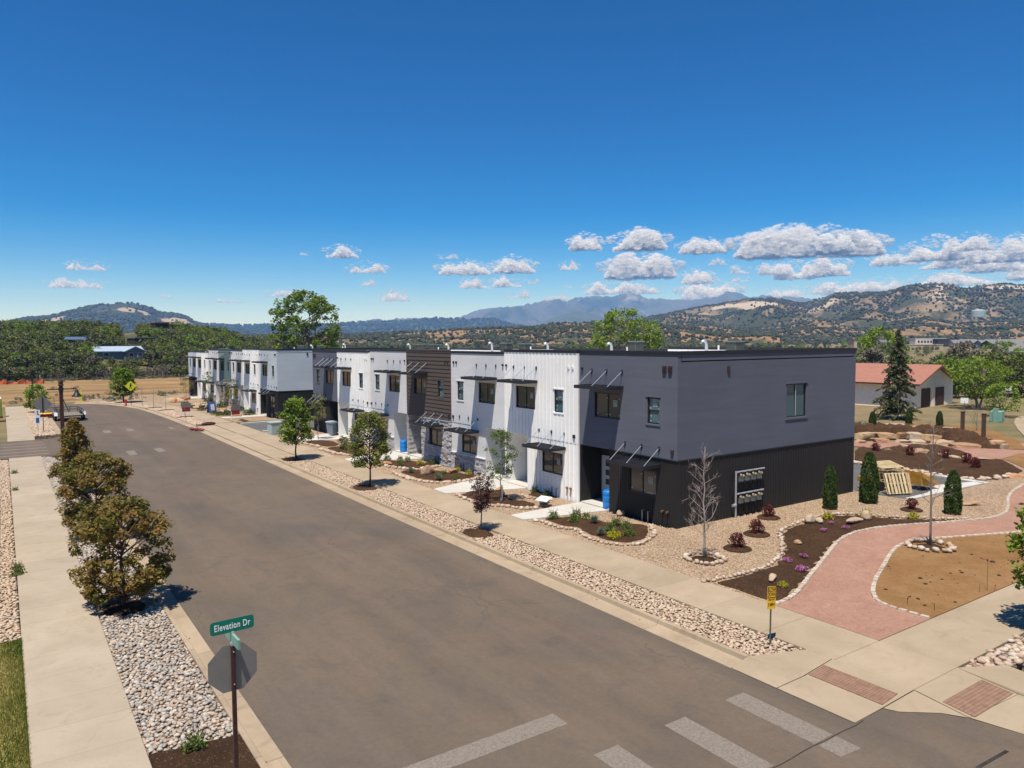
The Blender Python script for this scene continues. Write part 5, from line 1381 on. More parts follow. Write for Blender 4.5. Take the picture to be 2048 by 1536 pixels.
kind(mesh_link('grass', np_mesh('grass', V, np.arange(n*3).reshape(-1, 3), M['grass'], np.clip(.5-patch*1.1+rs.normal(0, .18, n), 0, 1))), 'stuff')

# boulders
def boulder_mesh(seed, flat=.5):
    v, f = ico_data(2); r = np.random.RandomState(seed)
    q = np.array([r.uniform(.8, 1.2), r.uniform(.55, .9), flat]); o = []
    pl = [(r.standard_normal(3)) for _ in range(7)]; pl = [p/np.linalg.norm(p) for p in pl]
    for p in v:
        p = np.array(p)
        for n_ in pl:
            d = p@n_-.72
            if d > 0: p = p-n_*d*.85
        o.append(p*q*(1+.10*mnoise.noise(tuple(p*2.1+seed))))
    return np_mesh('boulder', np.array(o)*.5, f, M['boulder'], smooth=False)
def block_mesh(seed):
    v, f = ico_data(2); r = np.random.RandomState(seed); o = []
    sk = r.uniform(-.25, .25, 3)
    for p in v:
        p = np.array(p); q = np.sign(p)*np.abs(p)**.38
        q = q*np.array([1, 1-.2*r.random_sample()*0, 1]); q[0] += sk[0]*q[2]; q[1] += sk[1]*q[2]
        o.append(q*(1+.13*mnoise.noise(tuple(p*1.6+seed))+.05*mnoise.noise(tuple(p*5+seed))))
    return np_mesh('boulder', np.array(o)*.5, f, M['boulder'], smooth=False)
BK = [block_mesh(150+i) for i in range(5)]
BM = [boulder_mesh(100+i, (.45, .6, .75, .4, .55)[i]) for i in range(5)]
PALE = []
M['tan_stone'] = mat_stone('pale_tan_stone', [(0.36, 0.25, 0.155), (0.42, 0.31, 0.21), (0.39, 0.27, 0.19)], True, 3.0)
for m_ in BM:
    c_ = m_.copy(); c_.materials.clear(); c_.materials.append(M['tan_stone']); PALE.append(c_)
def boulder(loc, sx, sy, sz, rot, label, group='sandstone boulders', k=0):
    o = mesh_link('boulder', BM[k % 5], None, loc); o.scale = (sx, sy, sz); o.rotation_euler = (rnd.uniform(-.1, .1), rnd.uniform(-.1, .1), rot); tag(o, label, 'boulder', group)
    if ' pale ' in label: o.data = PALE[k % 5]
small_b = [((20.43,14.9), .9, .42, .38, .5, 'long pale boulder in the mulch just behind the yellow speed sign', 4), ((24.86,17.03), .5, .42, .3, .8, 'small flat tan boulder alone in the middle of the curved mulch bed', 1),
 ((28.28,18.74), .8, .6, .6, .2, 'brown boulder on the gravel edge of the curved mulch bed', 2), ((28.4,18.44), .6, .5, .5, 1.0, 'dark lumpy boulder right of the brown one on the bed edge', 4), ((29.71,17.61), 1.4, .6, .55, .1, 'long pale boulder below the yellow bush in the curved bed', 0),
 ((30.61,17.62), .6, .6, .7, .5, 'pinkish upright boulder at the end of the long pale one', 2), ((37.28,16.31), 1.1, .5, .5, -.5, 'orange slab lying on the gravel right of the evergreen', 3), ((22.5,24.39), .5, .4, .5, 0, 'smooth pale boulder against the black front wall', 1),
 ((20.43,38.68), 1.0, .8, .9, .3, 'brown boulder in the oval bed before the brown house', 2), ((19.86,43.19), .9, .7, .6, -.4, 'orange sandstone block at the street side of the rear bed', 3), ((21.87,38.14), .9, .7, .6, .4, 'dark boulder beside the yellow-green bush at the stone base', 4),
 ((21.3,32.33), .7, .45, .4, .4, 'orange stone by the porch walk behind the purple tree', 3), ((21.29,28.39), .75, .55, .6, .4, 'brown boulder carrying a white board before the white house', 2)]
for p, a, b_, c, r_, lb, k in small_b: boulder((p[0], p[1], .16+.2*c), a, b_, c, r_, lb, k=k)
o = MB().box(-.42, .42, -.28, .28, 0, .03).build('board', M['roofwhite'], None, (*(20.85,27.85), .5)); o.rotation_euler = (.08, -.05, .6); tag(o, 'white board lying on a brown boulder before the white house', 'board')
reds = [(19.71,95.75),(19.9,97.77),(18.7,93.24),(19.36,86.68),(19.96,88.4),(20.2,86.74),(19.42,88.82),(19.77,92.4),(20.46,81.08),(20.03,80.77),(20.8,99.31)]
for i, p in enumerate(reds): boulder((p[0], p[1], .25), 1.3, .9, .6, i, 'reddish sandstone rock in the beds of the far row', 'reddish rocks of the far row', i)
for i, p in enumerate([(18.58,107.52),(18.43,104.64),(19.34,106.92),(20.47,109.82),(20.58,108.44),(19.11,104.1),(17.93,105.03)]): boulder((p[0], p[1], .3), 1.6, 1.2, 1.1, i, 'pale boulder in the heap before the field end of the far row', 'pale boulder heap at the field end', i+1)

# ------------------------------------------------------------------ signs, lamps, bins, pallets, trailer
M['rust'] = m_plain('rusty_brown_post', (0.060, 0.027, 0.022), 0.7, 0.3, 0.2, .25, 12)
M['alu'] = m_plain('aluminium_back', (0.22, 0.205, 0.19), 0.55, 0.4, 0.35, .08, 4)
M['sign_green'] = m_plain('sign_green', (0.0, 0.155, 0.105), 0.45, 0.4, 0, .04)
M['sign_white'] = m_plain('sign_white', (0.78, 0.80, 0.78), 0.5, 0.3, 0, .03)
M['sign_yellow'] = m_plain('sign_yellow', (0.70, 0.40, 0.02), 0.5, 0.3, 0, .05)
M['sign_lime'] = m_plain('sign_fluorescent_yellow', (0.66, 0.66, 0.02), 0.5, 0.3, 0, .05)
M['ink'] = m_plain('black_ink', (0.015, 0.014, 0.013), 0.6, 0.2, 0, .05)
M['post_grey'] = m_plain('galvanised_post', (0.10, 0.11, 0.085), 0.6, 0.4, 0.3, .2, 12)
M['bluebin'] = m_plain('blue_plastic', (0.010, 0.19, 0.55), 0.4, 0.4, 0, .05)
M['greybin'] = m_plain('grey_plastic', (0.17, 0.20, 0.24), 0.5, 0.35, 0, .06)
M['lid'] = m_plain('pale_lid', (0.48, 0.50, 0.53), 0.5, 0.35, 0, .05)
M['pallet'] = mat_stone('pallet_wood', [(0.50, 0.38, 0.20), (0.58, 0.46, 0.27), (0.42, 0.31, 0.16), (0.54, 0.44, 0.28)], True, 6)
M['machine'] = m_plain('yellow_machine_paint', (0.45, 0.23, 0.03), 0.5, 0.35, 0, .2, 4)
M['rubber'] = m_plain('black_rubber', (0.02, 0.02, 0.02), 0.8, 0.2, 0, .1)
M['tred'] = m_plain('maroon_paint', (0.24, 0.025, 0.035), 0.5, 0.3, 0, .08)
M['redpaint'] = m_plain('red_paint', (0.42, 0.045, 0.03), 0.5, 0.3, 0, .1)
M['orange'] = m_plain('orange_mesh', (0.46, 0.105, 0.04), 0.7, 0.2, 0, .1)
M['pottygreen'] = m_plain('green_plastic', (0.22, 0.30, 0.05), 0.5, 0.3, 0, .06)
M['txgreen'] = m_plain('pale_green_box', (0.19, 0.33, 0.27), 0.6, 0.3, 0, .08)
M['greybox'] = m_plain('grey_green_box', (0.33, 0.40, 0.38), 0.6, 0.3, 0, .08)
M['navy'] = m_plain('blue_print', (0.05, 0.10, 0.26), 0.6, 0.2, 0, .2, 7)
M['woodrail'] = m_plain('deck_board', (0.20, 0.17, 0.13), 0.8, 0.2, 0, .2, 8)

def lettering(text, size, mat, parent, loc, rot, name='lettering', sx=1.0, depth=0.0015, sp=1.0):
    cu = bpy.data.curves.new(name, 'FONT'); cu.body = text; cu.size = size; cu.align_x = 'CENTER'; cu.align_y = 'CENTER'; cu.extrude = depth; cu.space_character = sp; cu.offset = size*.012
    tmp = bpy.data.objects.new(name, cu); COL.objects.link(tmp)
    dg = bpy.context.evaluated_depsgraph_get(); me = bpy.data.meshes.new_from_object(tmp.evaluated_get(dg))
    COL.objects.unlink(tmp); bpy.data.objects.remove(tmp)
    me.materials.clear(); me.materials.append(mat)
    o = mesh_link(name, me, parent, loc); o.rotation_euler = rot; o.scale = (sx, 1, 1); o['kind'] = 'stuff'
    return o
def rrect(w, h, r, n=4):
    P = []
    for cx, cy, a0 in ((w/2-r, h/2-r, 0), (-w/2+r, h/2-r, 90), (-w/2+r, -h/2+r, 180), (w/2-r, -h/2+r, 270)):
        for i in range(n+1):
            a = math.radians(a0+90*i/n); P.append((cx+r*math.cos(a), cy+r*math.sin(a)))
    return P
def plate_xz(mb, poly, y0, y1, cx=0, cz=0, mat=0): mb.extr_y([(cx+p[0], cz+p[1]) for p in poly], y0, y1, mat)

sp = thing('street_sign', 'green Elevation Dr street sign above the grey back of a stop sign', 'street sign', (2.88, 12.16, 0.1))
mb = MB(); mb.box(-.03, .03, -.03, .03, -.3, 3.06)
for i in range(40): mb.box(-.006, .006, -.032, -.03, .2+.07*i, .212+.07*i)
mb.build('post', M['rust'], sp)
mb = MB(); plate_xz(mb, [(.44*math.cos(math.radians(22.5+45*i))*.94, .44*math.sin(math.radians(22.5+45*i))*.94) for i in range(8)], .034, .038, 0, 2.67); o8 = mb.build('stop_plate', M['alu'], sp)
mb = MB(); mb.tube([(0, -.045, 2.95), (0, .05, 2.95)], .012, 6); mb.tube([(0, -.045, 2.42), (0, .05, 2.42)], .012, 6); mb.build('bolt', M['steel'], o8)
mb = MB(); plate_xz(mb, rrect(.68, .215, .045), -.004, .004, 0, 3.375); bl = mb.build('name_plate', M['sign_green'], sp)
lettering('Elevation Dr', .148, M['sign_white'], bl, (0, -.0055, 3.372), (math.pi/2, 0, 0), sx=.66, sp=1.12)
mb = MB(); mb.box(-.02, .02, -.35, .35, 3.09, 3.245); b2_ = mb.build('cross_plate', M['txgreen'], sp)
mb = MB(); mb.box(-.035, .035, -.035, .035, 3.05, 3.10); mb.box(-.02, .02, -.03, .03, 3.245, 3.275); mb.build('bracket', M['steel'], sp)
sp.rotation_euler = (0, 0, math.radians(2))

def speed_sign():
    s = thing('speed_sign', 'small yellow 5 MPH speed sign on a leaning post in the rock verge', 'speed sign', (16.05, 11.75, .1)); s.rotation_euler = (math.radians(-5), math.radians(6), math.radians(-8))
    mb = MB(); mb.box(-.018, .018, -.012, .012, -.2, 1.2); mb.box(-.028, .028, -.002, .002, -.2, 1.2); mb.build('post', M['post_grey'], s)
    mb = MB(); plate_xz(mb, rrect(.30, .58, .03), -.016, -.013, 0, 1.22); pl = mb.build('plate', M['sign_yellow'], s)
    mb = MB()
    fr = rrect(.28, .56, .025)
    plate_xz(mb, [(-.135, .272), (.135, .272), (.135, .26), (-.135, .26)], -.0185, -.0165, 0, 1.22); plate_xz(mb, [(-.135, .01), (.135, .01), (.135, -.012), (-.135, -.012)], -.0185, -.0165, 0, 1.22)
    plate_xz(mb, [(-.135, .15), (.135, .15), (.135, .142), (-.135, .142)], -.0185, -.0165, 0, 1.22)
    plate_xz(mb, [(-.135, .26), (-.123, .26), (-.123, .01), (-.135, .01)], -.0185, -.0165, 0, 1.22); plate_xz(mb, [(.123, .26), (.135, .26), (.135, .01), (.123, .01)], -.0185, -.0165, 0, 1.22)
    mb.build('frame_line', M['ink'], pl)
    r = (math.pi/2, 0, 0)
    lettering('SLOW', .125, M['ink'], pl, (0, -.0175, 1.42), r, sx=.72); lettering('DOWN', .125, M['ink'], pl, (0, -.0175, 1.295), r, sx=.66)
    lettering('SPEED LIMIT', .05, M['ink'], pl, (0, -.0175, 1.165), r, sx=.78); lettering('5 MPH', .12, M['ink'], pl, (0, -.0175, 1.04), r, sx=.70)
speed_sign()

def lamp_post(label, loc, H, k=1.0):
    s = thing('street_lamp', label, 'street lamp', loc, 0, 'brown street lamps on the left')
    mb = MB(); mb.box(-.1, .1, -.1, .1, -.2, H-.45); mb.build('post', M['rust'], s)
    mb = MB(); mb.lathe([(.15, H-.45), (.16, H-.40), (.12, H-.36), (.13, H-.2), (.07, H-.1), (.03, H), (.01, H+.04)], 10); mb.build('finial', M['rust'], s)
    mb = MB(); mb.tube([(-.72, 0, H-.66), (.86, 0, H-.66)], .035, 8); mb.box(-.13, .13, -.13, .13, H-.76, H-.56); mb.build('arm', M['trim'], s)
    mb = MB(); mb.lathe([(.04, -.02), (.05, -.07), (.09, -.10), (.10, -.22), (.13, -.26), (.18, -.36), (.28, -.48), (.29, -.51), (.04, -.50)], 18, (.82, 0, H-.64)); ld = mb.build('lamp_shade', M['trim'], s, smooth=True)
    MB().lathe([(.16, -.505), (.14, -.53), (.06, -.56), (.01, -.57)], 14, (.82, 0, H-.64)).build('lens', M['lid'], ld)
lamp_post('tall brown lamp post with a bell shade behind the left trees', (2.9, 52.6, .1), 5.75)
lamp_post('brown lamp post farthest away before the dirt field', (2.9, 104.5, .1), 5.0)

def diamond(mb, r, y0, y1, cz, mat=0): plate_xz(mb, [(r, 0), (0, r), (-r, 0), (0, -r)], y0, y1, 0, cz, mat)
s = thing('diamond_sign', 'grey back of a diamond sign on a dark post by the left pavement', 'road sign', (2.85, 78.0, .1))
MB().tube([(0,0,-.2), (0,0,3.1)], .035, 6).build('post', M['trim'], s); mb = MB(); diamond(mb, .78, .04, .045, 2.45); mb.build('plate', M['alu'], s)
s = thing('parking_sign', 'white accessible parking sign with a black symbol on the left verge', 'parking sign', (2.42, 77.6, .1))
MB().tube([(0,0,-.2), (0,0,1.0)], .03, 6).build('post', M['steel'], s); mb = MB(); mb.box(-.2, .2, -.03, -.02, .75, 2.0); pl = mb.build('plate', M['sign_white'], s)
mb = MB(); mb.tube([(0,-.035,1.85), (0,-.03,1.85)], .06, 10); mb.box(-.03, .03, -.036, -.031, 1.62, 1.80); mb.box(-.03, .12, -.036, -.031, 1.58, 1.64); mb.box(.08, .12, -.036, -.031, 1.5, 1.6); mb.build('symbol', M['ink'], pl)
MB().box(-.12, .12, -.036, -.031, .85, 1.3).build('panel', M['navy'], pl)
s = thing('crossing_sign', 'yellow diamond pedestrian crossing sign at the end of the street', 'crossing sign', (13.15, 103.4, .1))
MB().tube([(0,0,-.2), (0,0,2.2)], .035, 6).build('post', M['post_grey'], s); mb = MB(); diamond(mb, .66, -.05, -.04, 2.45); pl = mb.build('plate', M['sign_lime'], s)
mb = MB(); mb.tube([(.03,-.056,2.78), (.03,-.051,2.78)], .075, 10)
for a, b, w in (((.02,2.70),(-.01,2.42),.14), ((-.01,2.44),(.14,2.08),.07), ((-.01,2.44),(-.15,2.10),.07), ((.03,2.66),(.17,2.48),.05), ((.0,2.66),(-.13,2.46),.05)):
    d = Vector((b[0]-a[0], 0, b[1]-a[1])); L = d.length; d.normalize(); nn = Vector((-d.z, 0, d.x)); mb.obox(((a[0]+b[0])/2, -.0535, (a[1]+b[1])/2), d*L/2, nn*w/2, (0, .0025, 0))
mb.build('symbol', M['ink'], pl)
s = thing('fire_hydrant', 'red fire hydrant beside the pedestrian crossing sign', 'fire hydrant', (12.7, 104.6, .1))
mb = MB(); mb.lathe([(.17, -.1), (.17, .05), (.12, .07), (.12, .6), (.15, .62), (.15, .67), (.12, .72), (.05, .82), (.03, .86)], 12); mb.build('body', M['redpaint'], s, smooth=True)
mb = MB(); mb.tube([(-.22, 0, .48), (.22, 0, .48)], .06, 8); mb.tube([(0, -.22, .42), (0, 0, .42)], .075, 8); mb.build('outlet', M['redpaint'], s)
for (x, y, lb, h) in ((15.9, 84.2, 'estate sign with a grey domed top and maroon panel in the far verge', 1.55), (19.3, 77.6, 'estate sign with a grey domed top and maroon panel nearest the alley', 1.5)):
    s = thing('estate_sign', lb, 'estate sign', (x, y, .15), .15, 'estate signs')
    mb = MB(); mb.box(-.47, -.42, -.03, .03, -.2, h*.55); mb.box(.42, .47, -.03, .03, -.2, h*.55); mb.build('leg', M['sign_white'], s)
    mb = MB(); plate_xz(mb, [(-.48, .95), (.48, .95), (.48, 1.2)] + [(.48*math.cos(math.radians(a)), 1.2+.32*math.sin(math.radians(a))) for a in range(15, 166, 15)] + [(-.48, 1.2)], -.02, .02, 0, 0); mb.build('top_panel', M['alu'], s)
    MB().box(-.47, .47, -.022, .022, .5, .945).build('lower_panel', M['tred'], s)
s = thing('sandwich_board', 'blue and white sandwich board on the far front walk', 'sandwich board', (18.9, 86.2, .17), .2)
for sg, nm in ((-1, 'panel'), (1, 'panel')):
    mb = MB(); mb.obox((0, sg*.22, .62), (.42, 0, 0), (0, .015, 0), (0, -sg*.14, .6)); p_ = mb.build(nm, M['navy'], s)
mb = MB(); mb.obox((0, -.235, .62), (.2, 0, 0), (0, .012, 0), (0, .08, .35)); mb.build('print', M['lid'], s)

# bins
def barrel(label, loc):
    o = thing('blue_bin', label, 'bin', loc, 0, 'blue barrels by the porches'); o.scale = (.92, .92, .86)
    mb = MB(); mb.lathe([(.24, 0), (.26, .03), (.27, .3), (.255, .33), (.27, .36), (.27, .66), (.255, .69), (.27, .72), (.26, .92), (.22, .96)], 16); mb.build('body', M['bluebin'], o, smooth=True)
    mb = MB(); mb.lathe([(.18, .958), (.18, .99), (.05, 1.0)], 12); mb.tube([(-.12, 0, .98), (-.12, 0, 1.06), (.12, 0, 1.06), (.12, 0, .98)], .02, 6); mb.build('lid', M['bluebin'], o)
barrel('blue barrel standing at the porch of the slate blue corner house', (22.98, 25.72, .19))
barrel('blue barrel at the porch between the brown house and the light grey one beyond', (23.05, 47.2, .19))
def cart(label, loc, lid):
    o = thing('wheelie_bin', label, 'bin', loc, .3, 'grey bins in the alley end porch')
    mb = MB(); vs = [(-.22,-.24,.06),(.22,-.24,.06),(.22,.24,.06),(-.22,.24,.06),(-.31,-.33,1.0),(.31,-.33,1.0),(.31,.33,1.0),(-.31,.33,1.0)]
    mb.add(vs, [(0,3,2,1),(4,5,6,7),(0,1,5,4),(1,2,6,5),(2,3,7,6),(3,0,4,7)]); mb.build('body', M['greybin'], o)
    mb = MB(); mb.box(-.35, .33, -.36, .36, 1.003, 1.07); mb.box(-.25, .25, -.3, .3, 1.07, 1.10); mb.build('lid', lid, o)
    for sg in (-1, 1): MB().tube([(.26, sg*.24, .1), (.26, sg*.30, .1)], .1, 10).build('wheel', M['rubber'], o)
cart('grey bin with a pale lid in the porch at the alley end', (22.65, 60.0, .19), M['lid']); cart('grey bin with a grey lid in front of the pale-lidded one', (22.5, 59.2, .19), M['greybin'])

# pallets and machine
def pallet_parts(o):
    for i in range(3): MB().box(-.6, .6, -.5+.48*i-.0, -.46+.48*i, .022, .11).build('stringer', M['pallet'], o)
    for i in range(7): MB().box(-.6+.1835*i, -.6+.1835*i+.1, -.51, .51, .111, .132).build('top_board', M['pallet'], o)
    for i in range(3): MB().box(-.6+.54*i, -.6+.54*i+.12, -.51, .51, .0, .0215).build('bottom_board', M['pallet'], o)
pal0 = thing('pallet', 'wooden pallet at the bottom of the stack in the paved yard', 'pallet', (38.0, 20.75, .13), .75, 'wooden pallets'); pallet_parts(pal0); pal0.scale = (1.1, 1.1, 1.1)
nmz = ['second pallet up in the stack in the paved yard', 'third pallet up in the stack in the paved yard', 'fourth pallet up in the stack in the paved yard', 'fifth pallet up in the stack in the paved yard', 'sixth pallet up in the stack in the paved yard', 'seventh pallet up, just below the crooked top one']
nmx = ['second pallet up in the stack in the paved yard', 'third pallet up in the stack in the paved yard', 'fourth pallet up in the stack in the paved yard', 'fifth pallet up, just below the crooked top one']
for i in range(6):
    c = copy_tree(pal0); place(c, (38.0+rnd.uniform(-.03, .03), 20.75+rnd.uniform(-.03, .03), .13+.15*(i+1)), .75+rnd.uniform(-.05, .05), 1.1, nmz[i])
c = copy_tree(pal0); place(c, (37.85, 20.8, 1.27), .95, 1.15, 'topmost pallet, skewed over the stack'); c.rotation_euler = (-.06, -.08, 1.0)
c = copy_tree(pal0); place(c, (36.95, 19.75, .66), 0, 1.05, 'pallet leaning steeply against the stack, in front'); c.rotation_euler = (math.radians(68), 0, math.radians(-25))
c = copy_tree(pal0); place(c, (37.28, 19.80, .62), 0, 1.0, 'second leaning pallet half behind the front one'); c.rotation_euler = (math.radians(74), 0, math.radians(-22))
mc = thing('loader', 'small yellow machine parked behind the pallets', 'machine', (38.35, 20.0, .13), -.3)
mb = MB(); mb.box(-1.9, .6, .3, 1.3, .35, .62); mb.box(.5, 1.3, -.5, .5, .25, .75); mb.add([(.5,-.6,.7),(1.5,-.6,.25),(1.5,.6,.25),(.5,.6,.7),(.5,-.6,.95),(1.6,-.6,.35),(1.6,.6,.35),(.5,.6,.95)], [(0,3,2,1),(4,5,6,7),(0,1,5,4),(1,2,6,5),(2,3,7,6),(3,0,4,7)]); mb.build('body', M['machine'], mc)
for x, y in ((-1.4, .3), (-1.4, 1.3), (.3, .3), (.3, 1.3)): MB().tube([(x, y-.1, .25), (x, y+.1, .25)], .25, 12).build('wheel', M['rubber'], mc)
mb = MB(); mb.bar((.3, .5, .6), (1.0, 0, .9), .1); mb.build('boom', M['machine'], mc)

# trailer and rack on the left
tr = thing('utility_trailer', 'flat open utility trailer with silver mudguards parked on the left', 'trailer', (5.55, 89.5, 0), math.radians(3))
mb = MB(); mb.box(-1.05, 1.05, -2.2, 2.2, .52, .60); mb.build('frame', M['trim'], tr)
for i in range(7): MB().box(-1.0+.29*i, -1.0+.29*i+.27, -2.15, 2.15, .602, .635).build('deck_board', M['woodrail'], tr)
mb = MB()
for z in (.95, 1.2):
    mb.bar((-1.03, 2.15, z), (1.03, 2.15, z), .05); 
    for sg in (-1, 1): mb.bar((sg*1.03, -2.15, z), (sg*1.03, 2.15, z), .05)
for x in (-1.03, 1.03):
    for y in (-2.15, -.7, .7, 2.15): mb.bar((x, y, .6), (x, y, 1.22), .05)
for x in (-.35, .35): mb.bar((x, 2.15, .6), (x, 2.15, 1.22), .05)
mb.build('rail', M['trim'], tr)
for sg in (-1, 1):
    for y in (-.5, .4): MB().tube([(sg*1.16, y, .33), (sg*1.36, y, .33)], .33, 14).build('wheel', M['rubber'], tr)
    mb = MB(); P = [(-1.05, .55), (-.85, .85), (.75, .85), (.95, .55), (.90, .55), (.72, .80), (-.82, .80), (-1.0, .55)]
    x0, x1 = (1.1, 1.42) if sg > 0 else (-1.42, -1.1)
    vs = [(x0, p[0], p[1]) for p in P]+[(x1, p[0], p[1]) for p in P]; n = len(P)
    mb.add(vs, [tuple(range(n)), tuple(range(2*n-1, n-1, -1))]+[(i, n+i, n+(i+1)%n, (i+1)%n) for i in range(n)]); mb.build('mudguard', M['steel'], tr)
mb = MB(); mb.bar((-.8, 2.2, .52), (0, 3.6, .5), .08); mb.bar((.8, 2.2, .52), (0, 3.6, .5), .08); mb.build('drawbar', M['trim'], tr)
rk = thing('ramp_rack', 'black steel ramp frame leaning beyond the trailer', 'ramp', (4.75, 97.0, 0), 0)
mb = MB()
for x in (-.9, -.1, .7): mb.bar((x, -1.0, .1), (x+.0, .5, 1.9), .07)
for t_ in (.15, .4, .65, .95): mb.bar((-.9, -1+1.5*t_, .1+1.8*t_), (.7, -1+1.5*t_, .1+1.8*t_), .06)
mb.bar((.7, .5, 1.9), (1.3, -1.1, .05), .07); mb.bar((-.9, .5, 1.9), (-1.1, 1.1, 0), .07); mb.build('frame', M['trim'], rk)
cn = thing('canoe', 'red boat-shaped tub with a yellow top on the left verge', 'tub', (3.9, 93.4, .1), .1)
mb = MB(); mb.lathe([(.5, 0), (.75, .3), (.78, .34)], 16); c1 = mb.build('hull', M['tred'], cn); c1.scale = (1.5, .7, 1); mb = MB(); mb.lathe([(.7, .345), (.6, .42), (.1, .45)], 16); c2 = mb.build('cover', M['sign_yellow'], cn); c2.scale = (1.3, .6, 1)
for i, (x, lb) in enumerate(((-.75, 'green portable toilet with a white roof at the left edge, nearer'), (-1.9, 'second green portable toilet cut by the left edge'))):
    s = thing('portable_toilet', lb, 'portable toilet', (x, 96.0-.6*i, .1), .05, 'portable toilets')
    mb = MB(); mb.box(-.58, .58, -.58, .58, .14, 2.0); b_ = mb.build('cabin', M['pottygreen'], s)
    mb = MB()
    for q in range(5): mb.box(-.5+.235*q, -.44+.235*q, -.60, -.58, .2, 1.55)
    kind(mb.build('rib', M['pottygreen'], b_), 'stuff'); MB().box(-.35, .35, -.595, -.582, 1.6, 1.9).build('vent', M['sign_white'], b_)
    mb = MB(); mb.lathe([(.80, 2.0), (.78, 2.1), (.55, 2.3), (.2, 2.36)], 4); r_ = mb.build('roof', M['sign_white'], s); r_.rotation_euler = (0, 0, math.pi/4)
    MB().box(-.62, .62, -.62, .62, -.05, .14).build('base', M['tred'], s)
# sacks, logs, boxes, lids, flags, posts
for i, (x, y, a) in enumerate(((14.05, 71.9, .2), (14.3, 71.2, -.1), (14.55, 70.5, .3))):
    o = mesh_link('sand_sack', BM[0], None, (x, y, .16)); o.scale = (.5, .95, .55); o.rotation_euler = (0, 0, a); o.data = BM[0].copy(); o.data.materials.clear(); o.data.materials.append(M['tred']); tag(o, ('dull red sack on the kerb farthest from the camera', 'dull red sack in the middle of the kerb row', 'dull red sack on the kerb nearest the alley')[i], 'sack', 'red sacks at the alley kerb')
o = MB().tube([(-.6, 0, .1), (-.2, .04, .14), (.3, -.03, .13), (.65, .02, .1)], [.12, .17, .16, .1], 8).build('log', M['bark_red'], None, (16.0, 74.5, .1)); o.rotation_euler = (0, 0, .2); tag(o, 'dark brown log on the verge edge by the alley apron', 'log')
o = thing('utility_box', 'pale grey-green utility box behind the first street tree', 'utility box', (18.9, 63.2, .12), .1); MB().box(-.5, .5, -.45, .45, 0, 1.0).build('body', M['greybox'], o, bevel=.03); MB().box(-.54, .54, -.49, .49, 1.003, 1.08).build('lid', M['greybox'], o)
o = thing('transformer', 'pale green transformer box beyond the terraced garden', 'utility box', (76.8, 31.7, .1), .2); MB().box(-.6, .6, -.5, .5, 0, 1.0).build('body', M['txgreen'], o, bevel=.04); MB().box(-.75, -.55, -.2, .2, 0, 1.3).build('riser', M['txgreen'], o)
for (u, v), lb in zip([(15.91,33.21),(16.02,27.77),(19.67,42.51)], ('round valve lid in the verge below the second street tree', 'round valve lid in the verge left of the purple tree', 'round valve lid in the verge above the second street tree')):
    o = MB().lathe([(.26, -.1), (.26, .035), (.24, .045), (.02, .045)], 18).build('valve_lid', M['walk'], None, (15.9, v, .09)); tag(o, lb, 'valve lid', 'valve lids in the rock verge')
for (x, y), m_, h, lb in zip([(21.72,11.19),(21.82,10.47),(24.59,10.48),(24.93,10.41),(25.13,10.27)], ('redpaint', 'sign_lime', 'sign_lime', 'redpaint', 'redpaint'), (.22, .25, .25, 1.0, .2),
        ('small red pin flag on the bare soil nearest the red path', 'small yellow pin flag on the bare soil edge', 'yellow pin flag by the tall red stake', 'tall thin stake with red and orange tape on the bare soil', 'tiny red pin flag beside the tall stake')):
    s = thing('pin_flag', lb, 'pin flag', (x, y, .15), rnd.uniform(0, 1), 'marker flags on the bare soil'); MB().tube([(0,0,-.05), (0,0,h)], .006, 5).build('stake', M['rust'], s)
    MB().add([(0,0,h), (.14,.02,h-.05), (0,0,h-.11), (0,.004,h-.05)], [(0,1,2,3)]).build('flag', M[m_], s)
for (x, y), h, lb in (((66.36, 29.99), 1.6, 'dark wooden post on the far terrace, left of the pair'), ((63.71, 27.22), 1.8, 'dark wooden post on the far terrace, right of the pair')):
    o = MB().box(-.12, .12, -.12, .12, -.2, h).box(-.14, .14, -.14, .14, h, h+.05).build('wooden_post', M['bark'], None, (x, y, .15)); tag(o, lb, 'post', 'dark posts on the terrace')
o = MB().box(-.08, .08, -.08, .08, -.1, 1.6).build('marker_post', M['sign_lime'], None, (8.6, 115.0, .1)); tag(o, 'pale yellow marker post at the end of the street', 'post')
for (x, y), lb in (((80.68, 36.35), 'small white notice on a stake beside the red-roofed house'), ((104.2, 41.8), 'white board among the shrubs right of the house')):
    s = thing('notice', lb, 'notice', (x, y, .1), -.9, 'white notices'); MB().tube([(0,0,-.1), (0,0,1.4)], .03, 5).build('stake', M['post_grey'], s); MB().box(-.35, .35, -.02, .02, 1.2, 1.75).build('board', M['sign_white'], s)
fe = thing('shade_fence', 'low dark metal fence added out of view to shade the left rock strip', 'fence', (-.62, 36, .08)); mb = MB(); mb.box(-.02, .02, -9, 9, .04, .95); mb.build('panel', M['trim'], fe)  # unseen fence, added so its shadow darkens the edge of the rock strip
for i in range(7): MB().box(-.05, .05, -9.05+3*i, -8.95+3*i, -.2, 1.0).build('post', M['trim'], fe)
